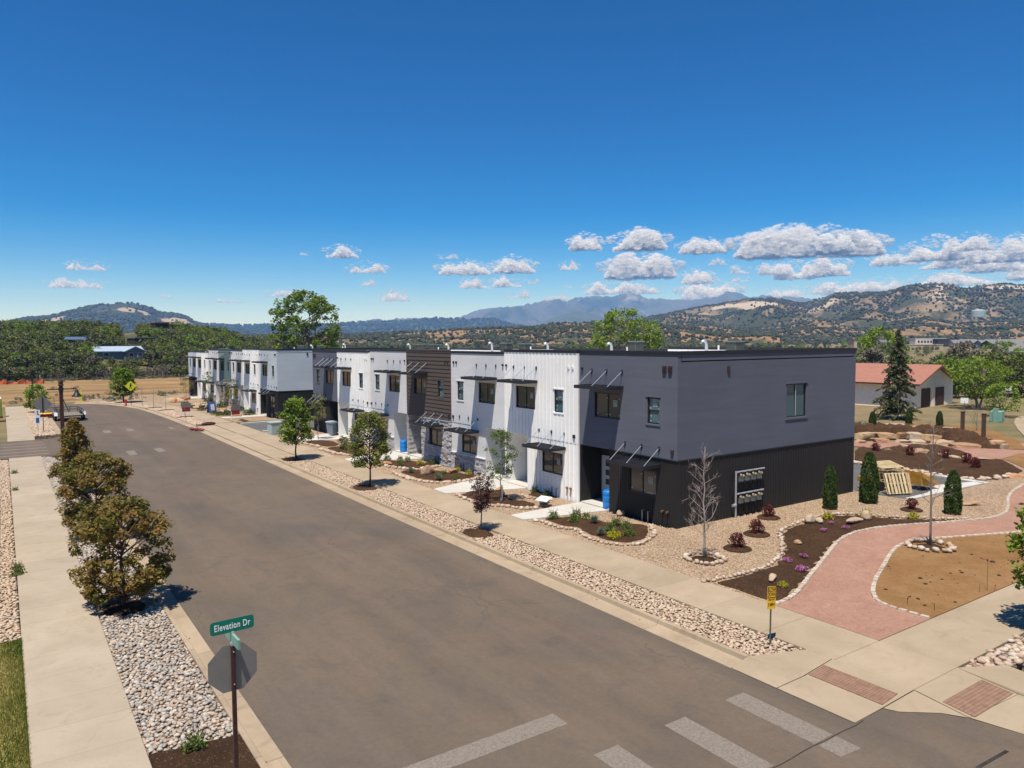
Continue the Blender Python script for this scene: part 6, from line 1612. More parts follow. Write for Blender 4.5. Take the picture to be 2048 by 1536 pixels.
# rocks of the terraced garden
terr = [(55.15, 32.08, 1.38, 0.49, 'large orange block at the left end of the garden rock wall'), (56.92, 31.45, 1.85, 0.43, 'long brown block second in the garden rock wall'), (58.13, 30.75, 0.76, 0.41, 'short orange block in the middle of the garden rock wall'), (58.14, 29.73, 1.18, 0.51, 'tilted orange block in the garden rock wall'), (58.18, 28.54, 1.28, 0.46, 'dark slab at the right end of the garden rock wall'), (52.89, 31.06, 0.76, 0.22, 'low stone under the large orange block'), (54.69, 30.5, 1.28, 0.27, 'low stone under the long brown block'), (55.68, 29.35, 0.89, 0.2, 'low stone under the short orange block'), (56.02, 28.45, 1.07, 0.25, 'low stone under the tilted orange block'), (56.46, 27.05, 1.17, 0.32, 'low stone under the dark slab'), (57.25, 26.65, 0.43, 0.28, 'squat stone at the path side of the rock wall'), (64.61, 34.46, 1.92, 0.31, 'long brown boulder on the upper terrace, left'), (65.11, 31.78, 3.8, 0.32, 'very long brown boulder on the upper terrace'), (63.48, 28.76, 0.81, 0.27, 'orange boulder on the upper terrace near the posts'), (60.23, 25.87, 0.88, 0.25, 'tan boulder below the right post'), (58.45, 24.14, 1.02, 0.48, 'dark flat boulder with shade under it'), (58.21, 24.46, 0.54, 0.27, 'tan boulder left of the dark flat one'), (58.02, 23.42, 0.47, 0.36, 'tan boulder right of the dark flat one'), (56.49, 25.34, 2.04, 0.3, 'layered orange flagstone pile beside the upper path'), (51.46, 26.06, 1.15, 0.23, 'orange slab in the island bed'), (51.67, 24.49, 0.67, 0.22, 'tan stone in the island bed'), (51.13, 23.65, 0.88, 0.14, 'flat pink stones at the edge of the island bed'), (51.68, 22.09, 0.7, 0.15, 'orange flat stone at the edge of the upper path'), (52.91, 27.76, 0.48, 0.24, 'pinkish stone in the island bed near the wall'), (46.65, 18.33, 0.85, 0.19, 'orange slab at the corner of the far mulch')]
for i, (x, y, w, h, lb) in enumerate(terr):
    o = mesh_link('boulder', BK[(i*3) % 5], None, (x, y, .12+h*.5)); o.scale = (w*.92, min(w, 1.5)*.8, h*1.15); o.rotation_euler = (rnd.uniform(-.06, .06), rnd.uniform(-.06, .06), -.60+rnd.uniform(-.12, .12)); tag(o, lb, 'boulder', 'sandstone boulders')

# ------------------------------------------------------------------ hills, woods, far houses, clouds, haze
def gn_scatter(name, pts, scales, variants, parent=None):
    """one object: many copies of a few plants standing on the points"""
    rs = np.random.RandomState(len(pts)); n = len(pts)
    me = bpy.data.meshes.new(name); me.vertices.add(n); me.vertices.foreach_set('co', np.asarray(pts, dtype=np.float32).ravel())
    for nm, arr, ty in (('sc', scales, 'FLOAT'), ('rz', rs.uniform(0, 6.283, n), 'FLOAT')):
        at = me.attributes.new(nm, ty, 'POINT'); at.data.foreach_set('value', np.asarray(arr, dtype=np.float32))
    at = me.attributes.new('vi', 'INT', 'POINT'); at.data.foreach_set('value', rs.randint(0, len(variants), n).astype(np.int32))
    o = mesh_link(name, me, parent)
    coll = bpy.data.collections.new(name+'_kinds')
    for i, v in enumerate(variants):
        coll.objects.link(bpy.data.objects.new('%s_kind_%02d' % (name, i), v))
    g = bpy.data.node_groups.new(name, 'GeometryNodeTree')
    g.interface.new_socket('Geometry', in_out='INPUT', socket_type='NodeSocketGeometry'); g.interface.new_socket('Geometry', in_out='OUTPUT', socket_type='NodeSocketGeometry')
    N = g.nodes; gi = N.new('NodeGroupInput'); go = N.new('NodeGroupOutput')
    iop = N.new('GeometryNodeInstanceOnPoints'); ci = N.new('GeometryNodeCollectionInfo'); ci.inputs['Collection'].default_value = coll
    ci.inputs['Separate Children'].default_value = True; ci.inputs['Reset Children'].default_value = True
    def at_(nm, dt):
        a = N.new('GeometryNodeInputNamedAttribute'); a.data_type = dt; a.inputs['Name'].default_value = nm; return a.outputs['Attribute']
    cx = N.new('ShaderNodeCombineXYZ'); g.links.new(at_('rz', 'FLOAT'), cx.inputs['Z'])
    iop.inputs['Pick Instance'].default_value = True
    g.links.new(gi.outputs[0], iop.inputs['Points']); g.links.new(ci.outputs[0], iop.inputs['Instance']); g.links.new(at_('vi', 'INT'), iop.inputs['Instance Index'])
    g.links.new(cx.outputs[0], iop.inputs['Rotation']); g.links.new(at_('sc', 'FLOAT'), iop.inputs['Scale']); g.links.new(iop.outputs[0], go.inputs[0])
    md = o.modifiers.new('scatter', 'NODES'); md.node_group = g
    return kind(o, 'stuff')

def scrub_mesh(seed, mat, R, H, n_cl, per, leaf, sig, trunk=None, low=.05):
    rs = np.random.RandomState(seed); cl = []
    while len(cl) < n_cl:
        d = rs.standard_normal(3); d /= np.linalg.norm(d); q = rs.uniform(.3, 1)**.5
        p = d*q*np.array([R, R, H*.5]); p[2] += H*(.5+low)
        if p[2] > 0.1: cl.append((*p, rs.uniform(.7, 1.3)))
    return crown_mesh('crown', cl, per, sig, leaf, mat, seed+5)
M['leaf_juniper'] = m_leaf('juniper_leaf', [(0.0351, 0.0486, 0.0187), (0.0743, 0.0891, 0.0338), (0.124, 0.135, 0.0525)], .15)
M['leaf_oak'] = m_leaf('scrub_oak_leaf', [(0.0585, 0.0775, 0.0192), (0.111, 0.131, 0.0312), (0.169, 0.188, 0.048)], .25)
M['leaf_dry'] = m_leaf('bare_brush', [(0.0715, 0.0585, 0.0455), (0.13, 0.111, 0.0858), (0.195, 0.169, 0.137)], .1)
M['leaf_sage'] = m_leaf('sagebrush', [(0.09, 0.10, 0.065), (0.14, 0.15, 0.10), (0.19, 0.195, 0.14)], .15)
JUN = [scrub_mesh(300+i, M['leaf_juniper'], 2.0, 3.6, 34, 20, .42, .62) for i in range(3)]
OAK = [scrub_mesh(310+i, M['leaf_oak'], 2.3, 3.6, 34, 18, .42, .66) for i in range(3)]
DRY = [scrub_mesh(320+i, M['leaf_dry'], 2.2, 2.6, 30, 18, .30, .7) for i in range(2)]
SAG = [scrub_mesh(330+i, M['leaf_sage'], .75, .8, 14, 16, .16, .25) for i in range(2)]
LIM = [scrub_mesh(340+i, M['leaf_lime'], 2.0, 4.2, 34, 20, .36, .62) for i in range(2)]

class Ridge:
    def __init__(s, sil, D, d0, d1, amp=0.0, wl=300.0, tree=0.0, base=-1.0, p=1.25, jag=0.0):
        s.jag = jag
        s.az = [a for a, t in sil]; s.tn = [t for a, t in sil]; s.D, s.d0, s.d1, s.amp, s.wl, s.tree, s.base, s.p = D, d0, d1, amp, wl, tree, base, p
    def z(s, az, d):
        tn = np.interp(az, s.az, s.tn)
        if s.jag: tn += s.jag/s.D*(mnoise.noise((az*1.1, 0, 2.0))+.6*mnoise.noise((az*3.3, 0, 5.0)))
        cr = 8+tn*s.D-s.tree
        x, y = d*math.sin(math.radians(az)), d*math.cos(math.radians(az))
        if d <= s.D:
            q = max(0.0, (d-s.d0)/(s.D-s.d0)); z = s.base+(cr-s.base)*q**s.p
            n = mnoise.fractal((x/s.wl, y/s.wl, 1.3), 1.0, 2.1, 5)
            rid = abs(mnoise.noise((x/s.wl*1.3, y/s.wl*1.3, 7.7)))
            z += (s.amp*(n-.35*rid))*math.sin(math.pi*min(1, q))**.8
            return min(z, 8+tn*d*.985-s.tree) if q < .96 and tn > 0 else z
        q = (d-s.D)/(s.d1-s.D); return cr-(cr-s.base)*.85*q*q-(cr-s.base)*.1*q
    def build(s, name, mat, na=260, nd=46):
        A = np.linspace(s.az[0], s.az[-1], na); q = np.linspace(0, 1, nd)
        Dd = np.concatenate([s.d0+(s.D-s.d0)*q, s.D+(s.d1-s.D)*np.linspace(0, 1, 9)[1:]])
        V = [(d*math.sin(math.radians(a)), d*math.cos(math.radians(a)), s.z(a, d)) for d in Dd for a in A]
        m = len(A); F = [(j*m+i, j*m+i+1, (j+1)*m+i+1, (j+1)*m+i) for j in range(len(Dd)-1) for i in range(m-1)]
        s.o = kind(mesh_link(name, np_mesh(name, V, F, mat, smooth=True)), 'structure'); return s
    def scrub(s, name, n, size, mat, dens=None, q0=.02, q1=1.06, seed=1, flat=.8):
        rs = np.random.RandomState(seed); P = []; 
        while len(P) < n:
            a = rs.uniform(s.az[0], s.az[-1]); d = s.d0+(s.D-s.d0)*rs.uniform(q0, q1)
            x, y = d*math.sin(math.radians(a)), d*math.cos(math.radians(a))
            if dens and rs.random_sample() > dens(x, y, a, d): continue
            P.append((x, y, s.z(a, d)))
        P = np.array(P); n = len(P); S = size*rs.uniform(.55, 1.35, n)
        oct_ = ico0*np.array([.5, .5, .5*flat/.8]); V = oct_[None]*(1+.22*rs.standard_normal((n, 12, 1)).clip(-1, 1))*S[:, None, None]
        V[:, :, 2] += S[:, None]*.28; V += P[:, None, :]
        F = (ico0f[None]+(np.arange(n)*12)[:, None, None]).reshape(-1, 3)
        return kind(mesh_link(name, np_mesh(name, V.reshape(-1, 3), F, mat, np.repeat(rs.random_sample(n), 20))), 'stuff')

def mat_hill(name, soil, soil2, forest, rock, fscale, fthr, rthr=.62, wl=1.0, bare=()):
    t = NT(name)
    c = t.ramp(t.noise(.006*wl, 6, .65, None, .8), [(.35, soil), (.65, soil2)])
    c = t.mix(t.ramp(t.noise(.004*wl, 7, .72, None, 1.2), [(rthr, 0.0), (rthr+.07, 0.85)]), c, rock)
    f = t.ramp(t.noise(fscale, 8, .72, None, .3), [(fthr, 0.0), (fthr+.08, 1.0)])
    c = t.mix(f, c, forest)
    for (bx, by, r) in bare:                     # bare rock faces at their own places on the hill
        xyz = t.sep(); dx = t.math('DIVIDE', t.math('SUBTRACT', xyz[0], bx), r); dy = t.math('DIVIDE', t.math('SUBTRACT', xyz[1], by), r)
        dd = t.math('SQRT', t.math('ADD', t.math('MULTIPLY', dx, dx), t.math('MULTIPLY', dy, dy)))
        dd = t.math('ADD', dd, t.math('MULTIPLY', t.math('SUBTRACT', t.noise(2.2/r, 7, .75, None, .8), .5), 1.6))
        tex = t.ramp(t.noise(9.0/r, 6, .75), [(.35, tuple(x*.62 for x in rock)), (.62, rock)])
        c = t.mix(t.ramp(dd, [(.70, .9), (.95, 0.0)]), c, tex)
    return t.bsdf(c, .95, .05)
BARE_M = [(p[0], p[1], r) for p, r in zip([(605.99,3274.4,109.42),(177.51,3325.27,116.89),(128.88,3327.51,104.98),(417.72,3303.7,96.06),(470.34,3296.62,90.45)], (85, 65, 50, 42, 34))]
BARE_R = [(p[0], p[1], r) for p, r in zip([(1960.82,1518.42,124.74),(1987.93,1482.74,120.65),(2245.48,1052.72,154.35),(2273,991.91,143.15),(2295.83,937.85,137.96),(2310.72,900.54,129.47),(1908.73,1583.39,112.18)] + [(1757.49,1149.44,70.67),(1656.74,1290.43,71.03)], (75, 60, 80, 75, 85, 70, 55, 45, 45))]
def off_bare(p, B):
    return all(math.hypot(p[0]-b[0], p[1]-b[1]) > b[2]*(.75+.45*mnoise.noise((p[0]*.03, p[1]*.03, 1.0))) for b in B)
M['hill_right'] = mat_hill('scrub_hill', (0.15, 0.11, 0.07), (0.23, 0.165, 0.10), (0.050, 0.056, 0.034), (0.46, 0.38, 0.29), .009, .46, .57, 1.0, BARE_R)
M['hill_mid'] = mat_hill('orange_bluff', (0.26, 0.155, 0.075), (0.21, 0.135, 0.075), (0.06, 0.065, 0.036), (0.36, 0.22, 0.10), .02, .50, .58, 2.0)
M['hill_left'] = mat_hill('wooded_mesa', (0.10, 0.085, 0.055), (0.13, 0.10, 0.065), (0.042, 0.050, 0.034), (0.40, 0.31, 0.22), .006, .38, .64, 1.0, BARE_M)
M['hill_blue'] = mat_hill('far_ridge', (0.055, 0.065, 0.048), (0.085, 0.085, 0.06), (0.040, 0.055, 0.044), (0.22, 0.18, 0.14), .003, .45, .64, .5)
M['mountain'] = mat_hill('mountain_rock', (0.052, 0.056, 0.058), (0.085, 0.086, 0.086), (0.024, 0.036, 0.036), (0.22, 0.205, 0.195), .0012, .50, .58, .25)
M['wood_floor'] = mat_hill('wood_floor', (0.12, 0.10, 0.055), (0.19, 0.14, 0.075), (0.07, 0.075, 0.033), (0.30, 0.19, 0.09), .05, .45, .66, 6.0)
def mat_blob(name, cols):
    t = NT(name); c = t.ramp(t.attr(), [(i/(len(cols)-1), x) for i, x in enumerate(cols)]); return t.bsdf(c, .95, .05)
M['blob_dark'] = mat_blob('pinyon_dots', [(0.028, 0.034, 0.02), (0.05, 0.056, 0.032), (0.075, 0.08, 0.045)])
M['blob_blue'] = mat_blob('forest_dots', [(0.026, 0.036, 0.028), (0.045, 0.055, 0.04)])

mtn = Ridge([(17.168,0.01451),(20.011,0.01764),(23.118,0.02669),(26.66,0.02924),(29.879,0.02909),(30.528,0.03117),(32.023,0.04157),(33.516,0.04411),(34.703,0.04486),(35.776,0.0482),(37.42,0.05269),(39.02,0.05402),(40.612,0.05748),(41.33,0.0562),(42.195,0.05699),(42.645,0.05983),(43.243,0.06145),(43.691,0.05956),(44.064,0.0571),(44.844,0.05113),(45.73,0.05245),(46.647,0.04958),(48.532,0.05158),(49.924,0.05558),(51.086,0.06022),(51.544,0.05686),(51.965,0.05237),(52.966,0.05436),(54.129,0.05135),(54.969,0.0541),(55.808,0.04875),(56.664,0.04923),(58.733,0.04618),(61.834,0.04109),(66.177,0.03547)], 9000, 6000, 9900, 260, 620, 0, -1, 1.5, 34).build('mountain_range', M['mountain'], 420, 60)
hump = Ridge([(35.037,0.01063),(36.381,0.01849),(37.416,0.02836),(38.6,0.03485),(39.247,0.03674),(40.348,0.03656),(41.03,0.03049),(42.086,0.02568),(43.4,0.02151),(46,0.01518)], 6400, 5200, 7000, 30, 400).build('hill', M['hill_blue'], 120, 30)
blue = Ridge([(11.107,0.01767),(11.763,0.02138),(14.084,0.0199),(16.48,0.02056),(18.585,0.02024),(21.464,0.02215),(23.781,0.02472),(26.018,0.02557),(28.814,0.02915),(29.879,0.02842),(31.748,0.02762),(33.356,0.02781),(34.159,0.0214),(35.806,0.01656),(39.246,0.00949)], 5000, 3600, 5700, 22, 350, 0).build('ridge', M['hill_blue'], 240, 36)
blue.scrub('far_forest', 5000, 17, M['blob_blue'], seed=3)
mesa = Ridge([(-6.258,0.01397),(-3.017,0.01684),(0.01,0.02261),(0.38,0.02399),(1.401,0.02806),(2.662,0.03034),(3.852,0.0366),(4.866,0.04195),(5.925,0.0453),(6.973,0.0471),(7.457,0.04695),(8.034,0.04533),(8.676,0.04191),(9.322,0.03616),(9.856,0.03492),(10.205,0.0348),(10.872,0.03173),(11.443,0.02505),(12.482,0.01955),(13.574,0.01583),(15.773,0.00948)], 3500, 2500, 4100, 26, 260, 3).build('mesa', M['hill_left'], 260, 40)
def dens_rock(thr, wl):
    return lambda x, y, a, d: (1.0 if off_bare((x, y), BARE_M) else .07) if mnoise.fractal((x/wl, y/wl, 2.2), 1.0, 2.1, 4) < thr else .06
mesa.scrub('mesa_forest', 9000, 10.5, M['blob_dark'], dens_rock(.22, 260), seed=4)
right = Ridge([(40.386,0.00737),(42.651,0.01767),(44.887,0.03044),(46.872,0.03652),(48.86,0.0431),(50.813,0.04823),(52.208,0.05228),(53.721,0.05165),(54.841,0.04793),(55.812,0.04442),(56.794,0.05027),(57.73,0.05605),(58.722,0.05587),(59.917,0.0558),(60.813,0.05527),(61.51,0.0584),(62.139,0.06152),(62.996,0.06384),(63.842,0.06455),(64.708,0.06177),(65.533,0.057),(66.142,0.05865),(66.825,0.06014),(67.821,0.06012),(68.771,0.05797),(71.351,0.05236),(74.853,0.04436),(79.018,0.03384)], 2600, 1250, 3200, 62, 230, 3, -1, 1.5, 3).build('scrub_hill', M['hill_right'], 320, 56)
right.scrub('hill_pinyons', 30000, 5.2, M['blob_dark'], lambda x, y, a, d: min(1.0, max(.05, .50+2.2*mnoise.fractal((x/170, y/170, 5.1), .8, 2.1, 5)))*(1.0 if off_bare((x, y), BARE_R) else .25), seed=5)
foot = Ridge([(43.028,0.00705),(46,0.01518),(47.572,0.01817),(49.267,0.01915),(51.397,0.01426),(54.159,0.01562),(55.831,0.02359),(57.048,0.02503),(58.443,0.01895),(60.026,0.01553),(62.186,0.02443),(63.281,0.02668),(64.335,0.02137),(65.367,0.01645),(67.026,0.0182),(68.836,0.01871),(72.615,0.01735),(77.062,0.01075)], 1650, 950, 1900, 9, 140, 2).build('foothill', M['hill_mid'], 260, 34)
foot.scrub('foothill_brush', 8000, 4.6, M['blob_dark'], lambda x, y, a, d: min(1.0, max(.08, .42+1.6*mnoise.fractal((x/120, y/120, 8.1), 1.0, 2.1, 4))), seed=6)
midr = Ridge([(11.086,0.00479),(12.727,0.00715),(15.085,0.00826),(18.571,0.00868),(21.45,0.00849),(24.027,0.01059),(27.402,0.01332),(30.672,0.01592),(33.506,0.01746),(36.075,0.01853),(37.415,0.02237),(38.751,0.02353),(40.083,0.02308),(41.936,0.02571),(43.773,0.0254),(45.998,0.01976),(48.551,0.01476),(51.401,0.00851),(54.168,0.0043)], 1150, 640, 1400, 9, 110, 2).build('bluff', M['hill_mid'], 260, 34)
midr.scrub('bluff_brush', 9000, 4.2, M['blob_dark'], lambda x, y, a, d: min(1.0, max(.10, .50+1.5*mnoise.fractal((x/90, y/90, 3.1), 1.0, 2.1, 4))), seed=7)
near = Ridge([(-9.582,0.0233),(-4.883,0.0244),(-1.522,0.024),(0.012,0.02316),(0.931,0.02163),(2.839,0.02243),(4.858,0.02359),(6.296,0.02163),(6.8,0.0193),(7.438,0.02053),(9.076,0.02081),(10.755,0.0195),(12.476,0.01553),(13.632,0.01021),(14.807,0.0045),(16.454,0.00182),(19.27,-0.00234)], 275, 188, 420, 1.0, 30, 2.6, 0.0, .62).build('wooded_hill', M['wood_floor'], 160, 30)

# the wood on the left hill: its front row is made of single trees, the mass behind is one wood
rs = np.random.RandomState(21); P = []; S = []
az0, az1 = near.az[3]-6, near.az[-2]
clear = [(5.343,-0.01235),(8.268,-0.01303),(3.496,0.00073),(4.959,0.00057),(7.372,0.00089),(9.639,0.00065),(7.179,0.01161)]
def clearing(a, d):
    if clear[0][0]-.3 < a < clear[1][0]+.3 and 197 < d < 212: return True
    if clear[2][0]-.2 < a < clear[3][0]+.2 and 224 < d < 236: return True
    if clear[4][0]-.2 < a < clear[5][0]+.2 and 227 < d < 240: return True
    if abs(a-clear[6][0]) < .7 and d > 226: return True
    return False
while len(P) < 1500:
    a = rs.uniform(az0, az1); d = rs.uniform(194, 300)
    if clearing(a, d): continue
    x, y = d*math.sin(math.radians(a)), d*math.cos(math.radians(a))
    if mnoise.noise((x*.05, y*.05, 6)) > .33: continue
    low = (clear[0][0]-.3 < a < clear[1][0]+.3 and d < 198) or (clear[2][0]-.2 < a < clear[3][0]+.2 and 210 < d < 225)
    P.append((x, y, near.z(a, d)-.2)); S.append(rs.uniform(.6, 1.15)*(.55 if low else 1))
gn_scatter('scrub_woodland', P, S, JUN+OAK+OAK+DRY+LIM[:1])
tk = MB(); tk.tube([(0,0,-.3), (.05,.02,1.0), (0,.05,1.9)], [.16, .12, .04], 6); tk.tube([(.03,.02,.7), (.6,.3,1.7)], [.08, .03], 5); tk.tube([(.03,.02,.8), (-.5,-.3,1.8)], [.08, .03], 5)
tk_o = None
def wood_tree(nm, me, loc, s, label, group, cat='tree'):
    global tk_o
    o = thing(nm, label, cat, loc, rnd.uniform(0, 6.28), group); o.scale = (s, s, s*rnd.uniform(.85, 1.15)); mesh_link('crown', me, o)
    if tk_o is None: q = tk.build('trunk', M['bark_grey'], o); tk_o = q.data
    else: mesh_link('trunk', tk_o, o)
i = 0
for u in range(-10, 400, 9):
    (a, tn) = (np.interp(u, (-10, 400), (near.az[3]-.35, [(11.712,-0.01008),(11.745,-0.01008)][0][0])), 0)
    for k in range(2):
        d = 186+8*k+rnd.uniform(-2.5, 3); a2 = a+rnd.uniform(-.25, .25)
        if 195-12 < u < 300 and k == 1: continue
        x, y = d*math.sin(math.radians(a2)), d*math.cos(math.radians(a2)); r_ = rnd.random()
        z = near.z(a2, d)-.1
        if r_ < .36: wood_tree('juniper_tree', rnd.choice(JUN), (x, y, z), rnd.uniform(.6, 1.0), 'dark juniper in the front of the wood behind the dirt field', 'junipers at the front of the wood')
        elif r_ < .70: wood_tree('oak_tree', rnd.choice(OAK), (x, y, z), rnd.uniform(.6, 1.0), 'green scrub oak in the front of the wood behind the dirt field', 'scrub oaks at the front of the wood')
        else: wood_tree('brush_bush', rnd.choice(DRY), (x, y, z), rnd.uniform(.6, 1.0), 'grey-brown leafless brush in the front of the wood behind the field', 'bare brush at the front of the wood', 'bush')
# sage and tufts in the dirt field and along the end of the street
P = []; S = []
while len(P) < 420:
    x, y = rs.uniform(-12, 75), rs.uniform(112.5, 186)
    k = 1.0 if (112 < y < 120 and x > 8) or y > 176 else (.5 if y < 125 and x < 2 else .05)
    if rs.random_sample() < k: P.append((x, y, .05)); S.append(rs.uniform(.35, 1.0))
gn_scatter('sagebrush', P, S, SAG)
# the valley on the right
P = []; S = []
while len(P) < 1150:
    a = rs.uniform(3, 66); d = 110*(1180/110.)**(rs.random_sample()**.75)
    x, y = d*math.sin(math.radians(a)), d*math.cos(math.radians(a))
    if y < 30 and x < 72: continue
    if 20 < x < 60 and 15 < y < 125: continue
    if x < 70 and y < 190 and x > -80 and y > 110: continue
    if 76 < x < 125 and 22 < y < 62: continue
    nz = mnoise.noise((x*.011, y*.011, 3.3)); band = 1.0 if 150 < d < 420 else .5
    if nz+rs.uniform(-.45, .45) < .14-.3*(band > .9): continue
    P.append((x, y, .0)); S.append(rs.uniform(.45, 1.25)*(1.2 if d > 400 else 1))
gn_scatter('valley_scrub', P, S, JUN+OAK+LIM[:1]+DRY[:1])
P = []; S = []
while len(P) < 900:
    a = rs.uniform(48, 62); d = rs.uniform(62, 240); x, y = d*math.sin(math.radians(a)), d*math.cos(math.radians(a))
    if inside((x, y), far_mulch) or x < 62 or (76 < x < 96 and 36 < y < 62): continue
    if mnoise.noise((x*.06, y*.06, 1)) < -.05: continue
    P.append((x, y, .05)); S.append(rs.uniform(.18, .55))
gn_scatter('dry_tufts', P, S, SAG)

AZT = [p[0] for p in [(58.792,-0.00853),(61.897,-0.00865),(64.836,-0.00875),(67.609,-0.00882),(69.193,-0.00886)]]
# single trees on the right and behind the roofs
def cotton(label, u_loc, H, R, leaf, seed, hb=2.0, n=150, per=46, sz=.42, sig=.95, multi=3, prof='round', nm='cottonwood_tree', mt='leaf_cotton', ry=1.0):
    return make_tree(nm, label, 'tree', u_loc, H, hb, R, (M[mt], M['bark_grey']), seed, n, per, sz, sig, prof, None, trunk_r=R*.045, multi=multi, ry=ry)
c_ = (43.09,124.77,7.35); cotton('tall leafy cottonwood rising behind the alley end of the roofs', (c_[0], c_[1], .0), 16.3, 6.2, 0, 401, 4.5, 165, 58, .46, .92)
c_ = (76.43,81.87,7.16); cotton('broad yellow-green willow behind the roof of the white corner neighbour', (c_[0], c_[1], .0), 12.2, 5.6, 0, 402, 3.0, 190, 46, .34, .80, 3, 'round', 'willow_tree', 'leaf_lime')
c_ = (88.68,38.47); cotton('yellow-green many-stemmed tree right of the red-roofed house', (c_[0], c_[1], .0), 5.6, 3.4, 0, 403, 1.5, 110, 36, .26, .55, 4, 'round', 'shade_tree', 'leaf_lime')
c_ = (81.5,33.23); cotton('small green tree at the right edge beyond the terrace posts', (c_[0], c_[1], .0), 3.4, 1.6, 0, 404, .8, 60, 28, .2, .4, 2, 'oval', 'shade_tree', 'leaf_lime')
for (u, v, D_, H, R, mt, sd, lb) in ((1905, 0, 112, 5.2, 2.9, 'leaf_cotton', 405, 'green tree close behind the right end of the red-roofed house'), (1990, 0, 120, 5.8, 3.6, 'leaf_oak', 406, 'olive tree second in the tall row beyond the house'), (2050, 0, 118, 5.6, 3.6, 'leaf_oak', 407, 'olive tree at the right edge in the tall row beyond the house'),
        (1765, 0, 128, 9.5, 3.8, 'leaf_lime', 408, 'light green tree behind the house left of the spruce'), (1745, 0, 118, 6.2, 2.2, 'leaf_dry', 409, 'bare grey tree behind the house left of the spruce'), (1930, 0, 150, 7.0, 3.0, 'leaf_dry', 410, 'bare grey-brown tree in the row beyond the house'), (1728, 0, 170, 8.2, 3.0, 'leaf_lime', 411, 'light green tree just right of the slate blue roof corner'), (2000, 0, 205, 6.8, 5.0, 'leaf_cotton', 412, 'round dark green tree beside the grey-roofed house at the right edge')):
    az = np.interp(u, (1700, 1800, 1900, 2000, 2060), AZT)
    cotton(lb, (D_*math.sin(math.radians(az)), D_*math.cos(math.radians(az)), 0), H, R, 0, sd, .8, 90, 34, .36, .75, 2, 'round', 'valley_tree', mt)
# blue-grey spruce in front of the house
def spruce(label, loc, H, R, seed):
    rs = np.random.RandomState(seed); t = thing('spruce_tree', label, 'tree', loc)
    MB().tube([(0,0,-.2), (.05,0,H*.5), (.12,.05,H*.98)], [.2, .11, .02], 8).build('trunk', M['bark'], t)
    C_ = []; fl = []; br = MB(); z = .75
    while z < H*.985:
        u = (z-.75)/(H-.75); r0 = R*(1-u)**.85*rs.uniform(.75, 1.12)+.08
        for k in range(int(9-4*u)):
            a = rs.uniform(0, 6.283); r = r0*rs.uniform(.7, 1.15); n = int(26*r/R*2)+8
            br.tube([(0.05*u, 0, z), (r*.55*math.cos(a), r*.55*math.sin(a), z-.02*r), (r*math.cos(a), r*math.sin(a), z-.22*r)], [.03, .02, .008], 4, cap=False)
            s = rs.uniform(.12, 1.02, n); w = (1-s*.75)*.30*r+.05; lat = rs.uniform(-1, 1, n)*w
            x = r*s*math.cos(a)-lat*math.sin(a); y = r*s*math.sin(a)+lat*math.cos(a); zz = z-.24*r*s*s-rs.uniform(0, .16, n)
            C_.append(np.stack([x, y, zz], 1)); fl.append(np.tile([math.cos(a)*.8, math.sin(a)*.8, -.45], (n, 1)))
        z += .17+.10*(1-u)
    br.build('branches', M['bark'], t)
    C_ = np.concatenate(C_); fl = np.concatenate(fl); tt = np.clip(rs.normal(.5, .28, len(C_)), 0, 1)
    V, F, tt = leaves(C_, .30, rs, tt, .1, .42, flat=fl); mesh_link('needles', np_mesh('needles', V, F, M['leaf_spruce'], tt), t)
spruce('tall blue-green spruce in front of the red-roofed house', (*(71.67,38.44), .1), 8.9, 2.3, 420)
bare_tree('thin leafless tree before the house wall below the spruce', (*(70.48,37.65), .1), 3.0, 71, M['bark_grey'], .5, 1.2, .04, 12)
bare_tree('spreading many-branched shrub in a stone ring between the dark posts', (*(67.67,29.46), .1), 2.3, 72, M['bark_grey'], 1.5, .15, .03, 22)

# houses
def far_house(nm, label, loc, rot, w, d, h, wall, roof, rh, wins=(), ov=.4, flat=False, cat='house', group=None):
    """w along local x (the front, facing -y), gable roof with its ridge along x"""
    t = thing(nm, label, cat, loc, rot, group)
    mb = MB(); mb.box(-w/2, w/2, 0, d, -2.5, h)
    if not flat: mb.add([(-w/2,0,h),(-w/2,d,h),(-w/2,d/2,h+rh),(w/2,0,h),(w/2,d,h),(w/2,d/2,h+rh)], [(0,2,1),(3,4,5)])
    mb.build('wall', wall, t)
    mb = MB()
    if flat: mb.box(-w/2-.2, w/2+.2, -.2, d+.2, h, h+.35)
    else:
        k = rh/(d/2)
        for sg in (0, 1):
            y0, y1 = (-ov, d/2) if sg == 0 else (d+ov, d/2); z0 = h-ov*k
            mb.add([(-w/2-ov,y0,z0+.02),(w/2+ov,y0,z0+.02),(w/2+ov,y1,h+rh+.02),(-w/2-ov,y1,h+rh+.02),(-w/2-ov,y0,z0+.2),(w/2+ov,y0,z0+.2),(w/2+ov,y1,h+rh+.2),(-w/2-ov,y1,h+rh+.2)],
                   [(0,3,2,1),(4,5,6,7),(0,1,5,4),(1,2,6,5),(2,3,7,6),(3,0,4,7)])
    mb.build('roof', roof, t)
    for (x0, x1, z0, z1, m_) in wins:
        f = MB(); f.box(x0-.08, x1+.08, -.05, -.002, z0-.08, z1+.08); fo = f.build('window' if z0 > .3 else 'door', M['sign_white'] if m_ == 'glass' else m_, t)
        MB().box(x0, x1, -.07, -.052, z0, z1).build('pane', M['glass'] if m_ == 'glass' else m_, fo)
    return t
M['cream'] = m_plain('cream_wall', (0.86, 0.78, 0.64), .85, .1, 0, .08); M['redroof'] = m_plain('red_roof', (0.32, 0.145, 0.10), .6, .25, 0, .10, 2)
